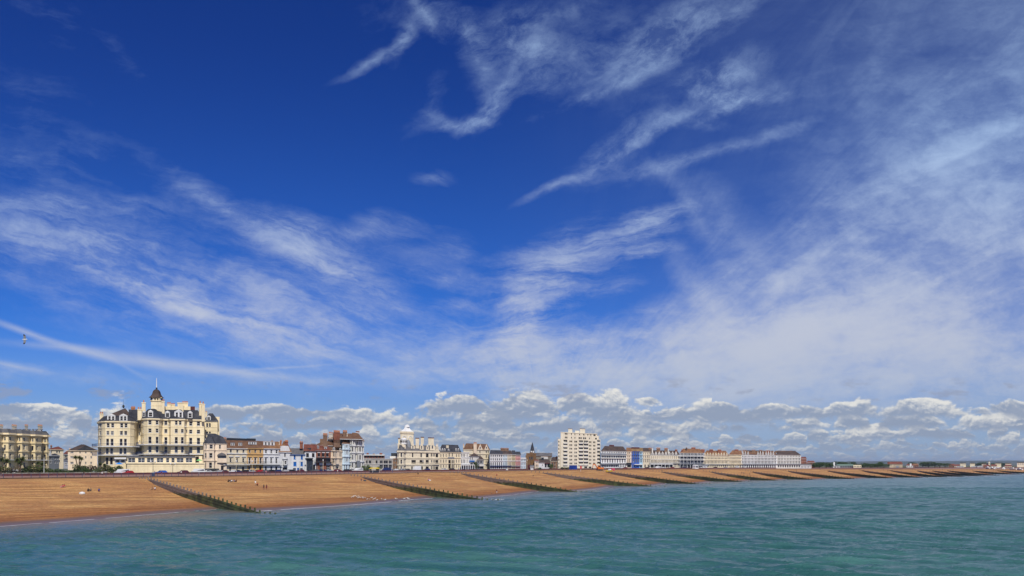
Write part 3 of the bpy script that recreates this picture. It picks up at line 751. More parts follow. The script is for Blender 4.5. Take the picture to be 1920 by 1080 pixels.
    def gbox(s, x0, y0, x1, y1, sb, dep, m, mb, z0=None, top=None, taper=0):
        a, b = s.onp(x0, sb), s.onp(x1, sb); D = (a.y + b.y) / 2
        za, zb = (zat(s.zm.y(y1), D) if z0 is None else z0), zat(s.zm.y(y0), D)
        ring = [tuple(a), tuple(b), tuple(b + s.inw * dep), tuple(a + s.inw * dep)]
        mb.prism(ring, za, zb, m, top=top, poly2=offs(ring, -taper) if taper else None); return ring, za, zb
    def mansard(s, ytop, inset, m, over=0.35, yeave=None, name='roof', flat=None, cap=True):
        s.flush(); mb = MB(); z0 = s.zt + .02; D = s.dm + inset; z1 = zat(s.zm.y(ytop), D)
        r0 = offs(s.ring, over); r1 = offs(s.ring, -inset); mb.prism(r0, z0 - .25, z0, lead); mb.prism(r0, z0 + .003, z1, m, poly2=r1, top=flat or lead)
        s.rring = r1; s.rz = z1; s.roof = mb.build(name, s.root); return s.roof
    def hip(s, ytop, m, a=None, over=0.45, base=None, zb=None, name='roof', gable=False, a2=None):
        s.flush(); mb = MB()
        if base is None:
            q = [s.front[0], s.front[-1], s.back[0], s.back[1]]; q = [Vector(p) for p in offs([tuple(x) for x in q], over)]; z0 = s.zt + .01; 
        else: q = [Vector(base[0]), Vector(base[len(s.front)-1]), Vector(base[-2]), Vector(base[-1])]; z0 = zb
        dep = (q[3] - q[0]).length; a = dep / 2 * .9 if a is None else a; a2 = a if a2 is None else a2
        if gable: a = a2 = 0
        m0, m1 = (q[0] + q[3]) / 2, (q[1] + q[2]) / 2; u = (m1 - m0); L = u.length; u.normalize(); a = min(a, L * .75); a2 = min(a2, L - a - .05 if a > L * .49 else L * .49)
        z1 = zat(s.zm.y(ytop), s.dm + s.dep / 2); r0, r1 = m0 + u * a, m1 - u * a2
        A = [(*q[0], z0), (*q[1], z0), (*q[2], z0), (*q[3], z0)]; r0, r1 = (*r0, z1), (*r1, z1)
        mb.quad(A[0], A[1], r1, r0, m); mb.quad(A[2], A[3], r0, r1, m); mb.tri(A[1], A[2], r1, m if not gable else s.wm); mb.tri(A[3], A[0], r0, m if not gable else s.wm)
        mb.quad(*A, m)
        if base is None:
            o2 = [tuple(p) for p in q]; mb.prism(o2, z0 - .22, z0 - .003, s.trim if hasattr(s, 'trim') else white)
        s.roof = mb.build(name, s.root); return s.roof
    def chim(s, x0, y0, x1, y1, sb, m=None, dep=1.2, pots=3, band=None, potc=None):
        mb = MB(); m = m or s.wm; a, b = s.onp(x0, sb), s.onp(x1, sb); w = (b - a).length; D = a.y
        ph = min(1.0, (zat(s.zm.y(y0), D) - zat(s.zm.y(y1), D)) * .25) if pots else 0
        zt = zat(s.zm.y(y0), D) - ph; z0 = zat(s.zm.y(y1), D) - 1.2
        ring = [tuple(a), tuple(b), tuple(b + s.inw * dep), tuple(a + s.inw * dep)]
        mb.prism(ring, z0, zt - .4, m); mb.prism(offs(ring, .14), zt - .4, zt, band or m)
        for k in range(pots):
            c = a.lerp(b, (k + .5) / pots) + s.inw * dep / 2; r = min(.24, w / pots * .38)
            mb.lathe(c.x, c.y, [(r * .9, zt), (r * 1.1, zt + ph * .8), (r * .8, zt + ph)], potc or potm, 7)
        mb.build('chimney', s.root)
    def dormer(s, x0, y0, x1, y1, sb=0.8, n=1, ped=True, m=None, rm=None, gl=None, flatr=False, st='w'):
        """window box standing on the roof slope"""
        m = m or white; mb = MB(); a, b = s.onp(x0, sb), s.onp(x1, sb); D = (a.y + b.y) / 2; z0, z1 = zat(s.zm.y(y1), D), zat(s.zm.y(y0), D)
        hp = (z1 - z0) * .26 if ped else .15; ze = z1 - hp; dep = 3.0; u = s.ch; w = (b - a).length
        ring = [tuple(a), tuple(b), tuple(b + s.inw * dep), tuple(a + s.inw * dep)]; mb.prism(ring, z0, ze, m)
        o = -s.inw * .12
        if ped:
            A, B, C = a - u*.15 + o, b + u*.15 + o, (a + b) / 2 + o; A2, B2, C2 = A + s.inw*dep, B + s.inw*dep, C + s.inw*dep
            mb.tri((*A, ze), (*B, ze), (*C, z1), m); mb.quad((*A, ze+.01), (*C, z1+.01), (*C2, z1+.01), (*A2, ze+.01), rm or lead); mb.quad((*B, ze+.01), (*B2, ze+.01), (*C2, z1+.01), (*C, z1+.01), rm or lead)
            mb.quad((*A, ze), (*B, ze), (*(b + u*.15), ze), (*(a - u*.15), ze), m)
        else: mb.prism(offs(ring, .15), ze, z1, rm or m)
        d = mb.build('dormer', s.root); t = w * .12; ww = (w - t * (n + 1)) / n
        for k in range(n):
            c = a + u * (t + ww / 2 + k * (ww + t)) - s.inw * .11; ro = s.root.location
            me = window_mesh(ww, (ze - z0) * .8, st, gl or glass); o_ = link('window', me, d, (c.x - ro.x, c.y - ro.y, z0 + (ze - z0) * .1 - ro.z)); o_.rotation_euler = (0, 0, math.atan2(u.y, u.x))
    def slab(s, x0, y0, x1, y1, sb, dep, m, name, top=None, z0=None, par=None):
        mb = MB(); s.gbox(x0, y0, x1, y1, sb, dep, m, mb, z0=z0, top=top); return mb.build(name, s.root)
    def gablet(s, x0, y0, x1, y1, sb, shape, m, th=.5, gl=None, name='gable'):
        """ornamental gable: shape = [(u, h)...] outline from left foot to right foot"""
        a, b = s.onp(x0, sb), s.onp(x1, sb); D = (a.y + b.y) / 2; z0, z1 = zat(s.zm.y(y1), D), zat(s.zm.y(y0), D); mb = MB()
        pts = [(a.lerp(b, uu), z0 + (z1 - z0) * hh) for uu, hh in shape]; n = len(pts)
        f = [(p.x, p.y, z) for p, z in pts]; g = [(p.x + s.inw.x*th, p.y + s.inw.y*th, z) for p, z in pts]
        i = len(mb.v); mb.v += f + g; k = mb.mi(m); mb.f.append(tuple(range(i, i+n))); mb.m.append(k); mb.f.append(tuple(range(i+2*n-1, i+n-1, -1))); mb.m.append(k)
        for j in range(n):
            j2 = (j+1) % n; mb.f.append((i+j, i+n+j, i+n+j2, i+j2)); mb.m.append(k)
        d = mb.build(name, s.root); w = (b - a).length
        if gl:
            c = a.lerp(b, .5) - s.inw * .11; ro = s.root.location; hh = z1 - z0
            o_ = link('window', window_mesh(w*.3, hh*.35, 'w', glass), d, (c.x - ro.x, c.y - ro.y, z0 + hh*.18 - ro.z)); o_.rotation_euler = (0, 0, math.atan2(s.ch.y, s.ch.x))
        return d
    def roofpiece(s, x0, x1, sb, yr, dep, m, y0=None, a=1.0, gable=False):
        s.hip(yr, m, a=a, gable=gable)
DUTCH = [(0, 0), (0, .45), (.16, .5), (.2, .72), (.38, .8), (.5, 1), (.62, .8), (.8, .72), (.84, .5), (1, .45), (1, 0)]
SHARP = [(0, 0), (0, .12), (.5, 1), (1, .12), (1, 0)]
ROUND = [(0, 0), (0, .4), (.14, .62), (.3, .68), (.36, .9), (.5, 1), (.64, .9), (.7, .68), (.86, .62), (1, .4), (1, 0)]

# ================================================================ the seafront, left to right
def bay(x0, x1, d, out, c=0.18):
    """canted bay between x0 and x1 (zoom), wall depth d"""
    w = x1 - x0; return [(x0, d), (x0 + w * c, d - out), (x1 - w * c, d - out), (x1, d)]
# --- left terrace
z = ZM(0, 785, 9)
b = Bld('terrace', 'cream bay fronted terrace of tall hotels behind shrubs at the far left', 'terrace', z, -330, 820, 920, 280, 352)
def lw(x, o=0.0):       # point of the terrace wall line seen at zoom x; o = metres towards the street
    k = (z.x(x) - 960) / F; m = .027; Y = (-192 + o - 300 * m) / (k - m); return Vector((k * Y, Y))
pts = [(-330, lw(-330))]
for x0, x1, x2 in ((-240, -150, -40), (40, 140, 232), (292, 370, 470), (512, 592, 690), (718, 790, 820)):
    p2 = lw(x2, 2.1); pts += [(x0, lw(x0)), (x1, lw(x1, 2.1)), (x2, p2), (x2, p2 + Vector((-2.0, .9)))]
tan_ = M('tan_paint', (0.82, 0.68, 0.42)); b.trim = tan_
b.block(pts, 245, 14, tan_, zref=300)
ms = [lerp(0, 1, 0)]
def sh(x): return -60 + 78 * ((x) / 820) * 1.0
for (y0, y1) in ((300, 365), (440, 520), (590, 690), (740, 820)):
    for x0, x1 in ((-190, -150), (-120, -80), (66, 96), (158, 190), (314, 342), (396, 426), (535, 563), (614, 642), (740, 772)):
        b.win(x0, y0 + (0 if y0 > 310 else 8), x1, y1, 'w')
b.flush()
b.bands([253], .7, .55, tan_); b.bands([392, 545], .45, .35, tan_); b.balcony(695, 1.1, white, darkp)
b.bands([262], .25, .8, cream3)
b.plo = 1.0; b.mansard(165, 1.0, slate2, flat=lead)
for x0, x1 in ((-150, -110), (-90, -60), (60, 110), (125, 165), (255, 300), (320, 355), (390, 430), (470, 515), (545, 575), (600, 640), (680, 720)): b.dormer(x0, 175, x1, 240, 1.2, 1, False, white, lead)
for x0, x1 in ((0, 50), (200, 280), (420, 470), (640, 715)): b.chim(x0, 95, x1, 170, 7, cream3, 2, 4)
b.slab(740, 760, 826, 860, 0.6, .3, white, 'sign_board') if False else None
# --- houses in the side street between the terrace and the grand hotel
z = ZM(90, 815, 12)
b = Bld('side_street_house', 'cream house with a hipped brown roof in the side street right of the terrace', 'house', z, -20, 345, 700, 385, 392)
b.trim = cream2; b.block([(-20, None), (345, None)], 335, 14, cream2); b.rows([(60, 90), (185, 225), (245, 275)], [(365, 415), (470, 520), (570, 620)]); b.flush(); b.hip(262, rtile, 6); b.chim(55, 230, 90, 300, 7, brick2)
b = Bld('small_house', 'small grey and white shop house at the mouth of the side street', 'house', z, 20, 250, 700, 360, 366)
b.trim = white; b.block([(20, None), (250, None)], 470, 10, lead); b.rows([(45, 75), (150, 178), (205, 228)], [(500, 560), (590, 640)], 'w'); b.flush(); b.hip(420, slate, 4); b.gablet(20, 330, 80, 480, -.2, SHARP, white, 1.0)
b = Bld('gabled_house', 'white rendered cottage with a dark roof glimpsed up the side street', 'house', z, 360, 450, 700, 420, 424)
b.trim = white; b.block([(350, None), (460, None)], 570, 9, white); b.rows([(385, 405), (415, 435)], [(640, 680)], 'w'); b.flush(); b.hip(520, slate, 3)
b = Bld('brick_house', 'red roofed brick house behind the white cottage in the side street', 'house', z, 350, 460, 700, 450, 455)
b.block([(345, None), (470, None)], 440, 9, cream2); b.rows([(380, 430)], [(470, 500)]); b.flush(); b.hip(350, rtile, 4)
b = Bld('apartment_house', 'pale pink cream three storey block with a hipped dark roof left of the grand hotel', 'house', z, 445, 1100, 720, 350, 352)
b.trim = magn; b.block([(448, None), (1110, None)], 358, 15, magn)
b.rows([(500, 575), (700, 740), (830, 865), (950, 990)], [(375, 418), (485, 535), (610, 660)], 'w', glassl); b.flush(); b.bands([452], .15, .08, magn)
b.hip(220, dtile, 5.8)
b.gablet(650, 245, 1040, 358, -.5, SHARP, slate, 3.0)
b.chim(480, 300, 505, 350, 5, magn, 1, 2)

# --- the grand hotel
z = ZM(170, 700, 5.4)
b = Bld('grand_hotel', 'big cream seafront hotel with a domed belfry tower, slate mansards and blue balconies', 'hotel', z, 75, 1150, 1012, 326, 332)
b.trim = white; b.dsh = 13.0
YB = 1012
# right rear wing
b.block([(1150, 343), (1285, 343.5)], 482, 9, cream); b.rows([(1168, 1190), (1196, 1216)], [(505, 545), (590, 625)]); b.flush(); b.bands([545, 580], .2, .1, cream); b.mansard(405, 2.0, slate); b.plo = 0; b.dormer(1174, 426, 1216, 476, -.1, 1)
b.block([(1256, 347), (1305, 347.5)], 440, 6, cream); b.flush()
b.chim(1160, 380, 1180, 420, 4, cream, 1, 1)
# link
b.block([(470, 331), (515, 331.5)], 478, 14, cream); b.rows([(488, 502)], [(515, 553), (595, 625), (680, 690)]); b.flush(); b.mansard(415, 1.5, slate)
# left wing, rounded right corner
b.plo = -10; b.block([(74, 331), (80, 325), (118, 321), (150, 320), (400, 321.5), (440, 324), (464, 327.5), (475, 332)], 490, 15, cream)
rw = [(512, 553), (588, 628), (665, 735), (757, 820), (850, 925)]
for i, (y0, y1) in enumerate(rw):
    k = i * 3.2
    for x0, x1 in ((162, 192), (206, 238), (298, 330), (342, 373)):
        if i == 4 and x0 > 240: continue
        b.win(x0 - k, y0, x1 - k, y1, 'w', glassb if i == 3 else (glassl if (i == 1 and x0 < 240) else glass))
    b.win(86, y0, 104, y1)
b.flush(); b.bands([562, 636], .2, .12, cream); b.bands([496], .5, .5, cream); b.balcony(744, 2.3); b.balcony(830, 2.3)
b.mansard(437, 1.9, slate)
b.hip(345, dtile, 16.2, base=b.rring, zb=b.rz + .01, name='roof', a2=4)
b.plo = -12.2; b.dormer(168, 408, 250, 482, .1, 2); b.dormer(290, 408, 372, 482, .1, 2); b.plo = -10
b.chim(92, 388, 128, 470, 6, cream, 1.3, 2); b.chim(475, 338, 518, 445, 4, cream, 3.6, 2); b.chim(410, 330, 450, 380, 11, potm, 1.3, 2); b.slab(385, 366, 478, 475, 9.5, 3, slate, 'rear_roof')
mb = MB(); a = b.onp(332, 8); mb.lathe(a.x, a.y, [(.25, zat(z.y(352), a.y)), (.5, zat(z.y(338), a.y)), (.45, zat(z.y(326), a.y)), (.05, zat(z.y(318), a.y)), (.03, zat(z.y(270), a.y))], darkp, 8); mb.build('finial', b.root)
# main section
b.plo = -3.4; b.block([(505, 332), (512, 328), (535, 325), (575, 323.5), (640, 323.5), (690, 325), (718, 327.5), (724, 329), (792, 329.6), (812, 327.6), (948, 328.6), (970, 331.2), (1150, 333.5)], 460, 15, cream)
cols = [(527, 543), (582, 616), (659, 691), (744, 778), (802, 818), (850, 882), (913, 942), (996, 1030), (1074, 1109)]
for i, (y0, y1) in enumerate([(480, 522), (563, 603), (645, 712), (738, 805), (838, 900)]):
    for j, (x0, x1) in enumerate(cols):
        if i == 0 and j == 4: continue
        if i == 0 and j in (5, 6): x0, x1 = ((853, 880), (893, 920))[j - 5]
        b.win(x0, y0 + (4 if j > 6 else 0), x1, y1 + (4 if j > 6 else 0), 'w', glassb if i == 3 else None)
b.flush(); b.bands([540, 622], .2, .12, cream); b.bands([468], .5, .5, cream); b.balcony(726, 2.0); b.balcony(820, 2.0)
b.balcony(536, 1.2, offwhite, greyp, sub=(790, 972))
b.mansard(366, 2.6, slate)
for q in ((525, 376, 553, 440, 1), (580, 368, 632, 443, 1), (753, 377, 803, 449, 1), (848, 366, 935, 453, 2), (983, 378, 1030, 453, 1)): b.dormer(*q[:4], (-1.5 if q[0] == 848 else 0.0) if q[0] > 700 else (-6.3 if q[0] == 580 else -4.6), q[4])
for q in ((518, 270, 556, 400, 1, 1.6, 1), (722, 258, 748, 400, 1.0, 3.5, 2), (775, 290, 812, 360, 5, 1.5, 3), (815, 300, 852, 360, 6, 1.5, 3), (880, 295, 940, 365, 3, 1.6, 0), (928, 280, 985, 345, 6, 1.5, 5), (1098, 278, 1124, 400, 3.5, 3.2, 1), (1124, 285, 1156, 460, 1.2, 1.4, 1)):
    b.chim(q[0], q[1], q[2], q[3], q[4], cream, q[5], q[6])
b.slab(745, 335, 1010, 372, 4.5, 5, cream, 'parapet_wall'); b.slab(985, 335, 1056, 390, 6, 3, maroon, 'lift_housing')
# tower
zt = lambda y, D=340: zat(z.y(y), D)
mb = MB(); a, c = b.onp(611, 1.5), b.onp(722, 1.5); w = (c - a).length; u = b.ch; n_ = b.inw
ring = [tuple(a), tuple(c), tuple(c + n_ * w * .9), tuple(a + n_ * w * .9)]
mb.prism(ring, zt(400), zt(272), cream); mb.prism(offs(ring, .3), zt(276), zt(270), cream); mb.prism(offs(ring, .12), zt(322), zt(319), cream)
cc = (Vector(ring[0]) + Vector(ring[2])) / 2
r8 = [tuple(cc + Vector((math.cos(t), math.sin(t))) * w * .42) for t in [math.pi * k / 4 + .39 for k in range(8)]]
mb.prism(offs(ring, -1.1), zt(270), zt(238), darkp)
for sd in range(4):
    A, B = Vector(ring[sd]), Vector(ring[(sd + 1) % 4])
    for k in range(5):
        q = A.lerp(B, k / 4) * .97 + cc * .03; mb.bar((q.x, q.y, zt(270)), (q.x, q.y, zt(242)), .42, cream)
    for k in range(4):
        q = A.lerp(B, (k + .5) / 4) * .97 + cc * .03; mb.bar((q.x, q.y, zt(271)), (q.x, q.y, zt(262)), .8, cream, .4)
mb.prism(offs(ring, .02), zt(246), zt(237), cream)
mb.build('bell_tower', b.root)
mb = MB(); sq = w * .5
def sqring(r, k=8):
    o = []
    for t in range(16):
        th = 2 * math.pi * t / 16 + math.atan2(u.y, u.x); m_ = max(abs(math.cos(2*math.pi*t/16)), abs(math.sin(2*math.pi*t/16))); rr = r / (m_ ** .7); o.append(tuple(cc + Vector((math.cos(th), math.sin(th))) * rr))
    return o
prof = [(1.17, 237), (1.02, 230), (.84, 218), (.70, 205), (.63, 192), (.58, 178), (.46, 163), (.28, 153), (.1, 148)]
for (r0, y0), (r1, y1) in zip(prof, prof[1:]): mb.prism(sqring(sq * r0), zt(y0), zt(y1), dtile, poly2=sqring(sq * r1), cap=(y1 == 148), bottom=(y0 == 237))
mb.lathe(cc.x, cc.y, [(.15, zt(149)), (.42, zt(143)), (.42, zt(136)), (.1, zt(128))], darkp, 8); mb.build('dome', b.root)
mb = MB(); mb.lathe(cc.x, cc.y, [(.2, zt(130)), (.17, zt(80)), (.09, zt(34))], white, 6); mb.build('flagpole', b.root)
# ground floor sun lounge on its cream base
D0 = 309.5; b.plo = 0
b.block([(357, 312), (368, D0 - .5), (1060, D0 + 3), (1150, D0 + 3.5)], 905, 12, cream, zref=311); b.trim = cream
for x0, x1 in ((440, 470), (535, 562), (940, 975)): b.win(x0, 957, x1, 964, 'd', sill=False)
b.flush(); b.bands([910], .45, .35, cream); b.bands([936], .15, .08, cream)
b.block([(372, D0 + 1.2), (1060, D0 + 4)], 845, 9, cream, ybase=905, zref=311)
for x0, x1 in ((378, 450), (478, 548), (568, 640), (668, 735), (762, 795), (816, 850), (870, 940), (962, 1028)): b.win(x0, 857, x1, 902, 'w', glassb, sill=False)
b.flush(); b.mansard(832, 2.0, slate, over=.3)
b.block([(1060, D0 + 6), (1130, D0 + 6.2)], 838, 5, cream, ybase=905, zref=316); b.win(1064, 842, 1096, 903, 'd', sill=False); b.flush()
b.block([(244, 311), (356, 311.5)], 868, 5, white, ybase=910, zref=311); b.rows([(255, 290), (305, 345)], [(876, 905)], 'w', glassb, sill=False); b.flush(); b.slab(240, 852, 360, 868, -1.5, 7, white, 'canopy')
# --- cream house against the hotel
z = ZM(375, 810, 12)
b = Bld('seafront_house', 'cream bay fronted house with dark mansard attic beside the big hotel', 'house', z, 78, 600, 900); b.trim = cream3
D = DB(395)
b.block([(76, D), (86, D - .8), (150, D - 1.4), (315, D - 1.2), (340, D + .6), (425, D + 1.2), (600, D + 3)], 258, 13, magn)
b.rows([(118, 152), (212, 286), (420, 470)], [(287, 378)]); b.rows([(107, 143), (204, 280)], [(475, 585)]); b.rows([(106, 130), (200, 270)], [(685, 812)])
b.win(470, 755, 532, 880, 'da', name='door', sill=False); b.flush(); b.bands([408], .3, .25, magn); b.bands([645], .35, .3, magn); b.bands([268], .3, .2, magn)
b.mansard(110, 1.4, slate, over=.2)
for k in range(4): b.dormer(115 + k * 50, 135, 153 + k * 50, 232, -.2 + .1 * k, 1, False, white, slate)
b.hip(34, slate, .5, base=b.rring, zb=b.rz + .01, a2=7); b.slab(340, 130, 520, 250, 1.0, 6, lead, 'roof')
b.slab(385, 590, 600, 690, -1.6, 3, magn, 'balcony'); b.slab(400, 535, 590, 590, -1.0, 1.2, glassb, 'veranda')
mb = MB(); a, c = b.onp(385, -1.4), b.onp(592, -1.4)
for k in range(6):
    f0, f1 = k / 6, (k + 1) / 6; e0, e1 = math.sin(f0 * math.pi / 2), math.sin(f1 * math.pi / 2); zz0, zz1 = b.z(532), b.z(462); w = c - a
    mb.prism([tuple(a + w*.5*f0*f0), tuple(c - w*.5*f0*f0), tuple(c - w*.5*f0*f0 + b.inw*2), tuple(a + w*.5*f0*f0 + b.inw*2)], lerp(zz0, zz1, f0), lerp(zz0, zz1, f1), slate2, poly2=[tuple(a + w*.5*f1*f1), tuple(c - w*.5*f1*f1), tuple(c - w*.5*f1*f1 + b.inw*2), tuple(a + w*.5*f1*f1 + b.inw*2)])
mb.build('veranda_hood', b.root)
b.chim(520, 115, 595, 250, 6, brick2, 1.5, 4)
b.slab(100, 822, 430, 905, -3.2, .3, darkp, 'front_railing')
# --- generic town house builder
def house(name, label, cat, z, x0, x1, yb, ye, m, rows, roof=None, bands=(), balc=(), hoods=(), chims=(), dorms=(), bays=None, trim=None, dep=12, off=0, d0=None, d1=None, extra=None, group=None, bst=.3, flat=None):
    b = Bld(name, label, cat, z, x0, x1, yb, (d0 or DB(z.x(x0))) + off, (d1 or DB(z.x(x1))) + off, group); b.trim = trim or m
    pts = [(x0, None)]
    if bays:
        for (p0, p1, o) in bays:
            for q, o_ in ((p0, 0), (p0 + (p1 - p0) * .2, o), (p1 - (p1 - p0) * .2, o), (p1, 0)): pts.append((q, lerp(b.d0, b.d1, (q - x0) / (x1 - x0)) - o_))
    pts.append((x1, None)); pts = [(x, d if d else lerp(b.d0, b.d1, (x - x0) / (x1 - x0))) for x, d in pts]
    b.block(pts, ye, dep, m, flat=flat)
    for r in rows:
        if isinstance(r[0], (list, tuple)): b.rows(r[0], r[1], *r[2:])
        else:
            kw = r[-1] if isinstance(r[-1], dict) else {}; b.even(*[q for q in r if not isinstance(q, dict)], **kw)
    b.flush()
    if bands: b.bands(bands, bst, .36, b.trim)
    for q in hoods: b.slab(*q, -.45, .7, b.trim, 'window_hood')
    for q in balc: b.balcony(q[0], q[1], *(q[2:4]), sub=q[4] if len(q) > 4 else None)
    if roof:
        k = roof[0]
        if k == 'mansard': b.mansard(roof[1], roof[3] if len(roof) > 3 else 2.0, roof[2])
        elif k == 'hip': b.hip(roof[1], roof[2], roof[3] if len(roof) > 3 else None, a2=roof[4] if len(roof) > 4 else None)
        elif k == 'gable': b.hip(roof[1], roof[2], gable=True)
    for q in dorms: b.dormer(*q)
    for q in chims: b.chim(*q)
    if extra: extra(b)
    b.flush(); return b
TG = 'seafront town houses'
z = ZM(375, 810, 12)
house('town_house', 'cream terraced house with a brown tiled roof and two white dormers', 'house', z, 600, 1056, 890, 368, cream2,
    [([(672, 722), (820, 868), (958, 1005)], [(395, 467)]), ([(672, 715), (818, 860), (955, 1000)], [(590, 680)]), ([(658, 708), (818, 850)], [(782, 870)]), ([(945, 995)], [(782, 885)], 'da')],
    ('gable', 190, tile), bands=(488,), balc=((738, 1.3, offwhite, darkp),), hoods=[(650, 540, 752, 560), (795, 540, 892, 560), (940, 540, 1035, 560)], dorms=[(690, 238, 777, 312, 1.6, 2, False, white, lead), (865, 238, 948, 312, 1.6, 2, False, white, lead)],
    trim=white, group=TG, extra=lambda b: b.slab(600, 140, 1060, 200, 9, 4, darkp, 'roof_lantern', top=white))
z = ZM(465, 810, 12)
house('town_house', 'ochre yellow terraced house with white window surrounds', 'house', z, -24, 343, 890, 366, orange_w,
    [([(18, 62), (145, 190), (262, 305)], [(405, 470)]), ([(15, 62), (145, 190), (265, 310)], [(585, 712)]), ([(8, 58), (145, 185)], [(770, 850)]), ([(255, 305)], [(770, 880)], 'da')],
    ('gable', 200, tile), bands=(496,), balc=((725, 1.3, offwhite, darkp),), hoods=[(-10, 548, 90, 563), (125, 548, 215, 563), (245, 548, 335, 563)], dorms=[(8, 215, 192, 282, 2.0, 3, False, white, lead)],
    trim=orange_w, group=TG, extra=lambda b: (b.slab(-30, 145, 175, 200, 9, 4, darkp, 'roof_lantern', top=white), [b.slab(x, 570, x + 12, 712, -.08, .1, white, 'window_surround') for x in (2, 64, 130, 193, 250, 313)]))
house('town_house', 'white terraced house with a wide boxy roof dormer and an arched door', 'house', z, 345, 705, 890, 372, white,
    [([(385, 430), (508, 552), (625, 668)], [(405, 478)]), ([(385, 427), (505, 545), (622, 662)], [(588, 706)]), ([(380, 428), (505, 550)], [(768, 862)]), ([(615, 660)], [(775, 890)], 'da')],
    ('gable', 212, otile), bands=(496,), balc=((728, 1.3, white, greyp),), hoods=[(370, 550, 458, 563), (490, 550, 580, 563), (608, 550, 692, 563)], dorms=[(345, 216, 600, 300, 2.0, 3, False, white, white)],
    chims=[(525, 190, 560, 225, 6, brick2, 1, 2), (695, 215, 712, 330, 3, magn, 5, 0)], trim=white, group=TG)
def ex(b):
    b.hip(205, otile, 3)
    b.gablet(728, 312, 955, 448, 0, [(0, 0), (0, .5), (.04, .85), (.12, 1), (.78, 1), (.86, .75), (.92, .35), (1, 0)], white, .6)
    b.block([(785, b.dm - 1.3), (815, b.dm - 2), (868, b.dm - 2), (888, b.dm - 1.2)], 612, 2.2, white, ybase=745); b.rows([(820, 868)], [(650, 722)]); b.win(790, 650, 808, 722); b.flush(); b.bands([612], .3, .3, lead)
house('town_house', 'narrow white house with a shaped gable and an oriel bay', 'house', z, 705, 965, 895, 452, white,
    [([(815, 856)], [(480, 562)]), ([(780, 880)], [(795, 890)], 'd'), ([(722, 742)], [(780, 880)], 'd')], None, bands=(455,), chims=[(835, 180, 902, 320, 3, brickm, 1.5, 3), (722, 178, 756, 260, 7, potm, 1.2, 2)], trim=white, group=TG, extra=ex)
z5 = ZM(555, 795, 10.8)
house('cottage', 'low white house with bright blue windows and a grey slate roof', 'house', z5, -102, 172, 975, 622, white,
    [([(-45, -8), (98, 140)], [(628, 712)], 'b', MATS['bright_blue_paint']), ([(-52, 12), (93, 140)], [(765, 848)], 'b', MATS['bright_blue_paint']), ([(-60, 2), (86, 138)], [(892, 958)], 'b', glassl), ([(22, 68)], [(888, 962)], 'b', MATS['bright_blue_paint'])],
    ('gable', 492, slate2), trim=bluep, group=TG)
def ex(b):
    b.block([(196, b.dm - .8), (212, b.dm - 1.8), (322, b.dm - 1.8), (340, b.dm - .8)], 702, 2, darkp, ybase=938); b.even(215, 320, 3, 720, 930, .85, 'd', glassb); b.flush(); b.slab(185, 688, 350, 704, -2.0, 3, darkp, 'bay_roof'); b.slab(175, 826, 205, 838, -2, 2, darkp, 'ledge')
    b.slab(228, 485, 305, 540, 1.2, 3, darkp, 'dormer')
house('town_house', 'white house with a tall black glazed bay', 'house', z5, 175, 405, 965, 548, white,
    [([(205, 262), (323, 377)], [(590, 665)], 'd'), ([(343, 392)], [(820, 940)], 'd')], ('gable', 412, rtile), chims=[(76, 345, 140, 450, 3, brickm, 1.6, 2)], trim=darkp, group=TG, extra=ex)
def ex(b):
    b.slab(412, 682, 698, 700, -1.6, 1.9, darkp, 'canopy'); b.balcony(775, 1.4, darkp, darkp); b.slab(405, 680, 412, 780, -1.6, 1.6, darkp, 'bracket')
    for x in (432, 525, 608): b.slab(x, 572, x + 62, 586, -.08, .2, white, 'lintel')
    for x in (472, 612): b.slab(x, 782, x + 90, 832, -.3, .4, white, 'shop_fascia')
house('town_house', 'red brick house with a dark iron balcony and white shop fronts', 'house', z5, 406, 705, 965, 540, brickm,
    [([(440, 488), (525, 575), (612, 660)], [(590, 662)], 'd'), ([(440, 480), (525, 575), (612, 690)], [(700, 768)], 'd', glassb), ([(415, 435), (482, 545), (615, 690)], [(836, 938)], 'w')],
    ('mansard', 432, rtile, 1.6), dorms=[(428, 452, 466, 520, .5, 1, False), (575, 462, 625, 520, .5, 1, False)], trim=white, group=TG, extra=ex)
house('town_house', 'narrow pale cream house with paired windows', 'house', z5, 705, 868, 965, 535, magn,
    [([(753, 776), (784, 808)], [(565, 655), (705, 782), (840, 918)]), ([(818, 850)], [(870, 935)], 'd')], None, bands=(545, 690, 825), bays=[(735, 818, 1.0)], trim=magn, group=TG, extra=lambda b: (b.dormer(745, 468, 790, 535, .6, 1, True), b.slab(808, 808, 868, 825, -1.8, 2, greyp, 'porch_roof')))
house('town_house', 'slim peach cream house squeezed between the cream and pale blue houses', 'house', z5, 868, 938, 965, 540, magn, [([(883, 900), (905, 926)], [(580, 655), (710, 782), (845, 918)])], None, bands=(552, 690), trim=magn, group=TG,
    extra=lambda b: b.dormer(878, 482, 915, 540, .6, 1, True))
house('town_house', 'ice blue bay fronted house below a brown hipped roof', 'house', z5, 938, 1108, 960, 405, icy,
    [([(980, 1004), (1022, 1050), (1064, 1085)], [(425, 482), (535, 612), (682, 762)]), ([(972, 1000), (1018, 1042), (1075, 1095)], [(832, 915)])], ('hip', 318, tile, 2), bands=(515, 660, 815), bays=[(965, 1095, 1.4)], trim=icy, group=TG, bst=.35)
z6 = ZM(655, 795, 10.8)
def ex(b):
    for x in (85, 150, 225): b.slab(x, 560, x + 14, 600, -.9, .5, white, 'bracket')
    b.slab(150, 742, 220, 930, -2.0, 2.4, lead, 'porch')
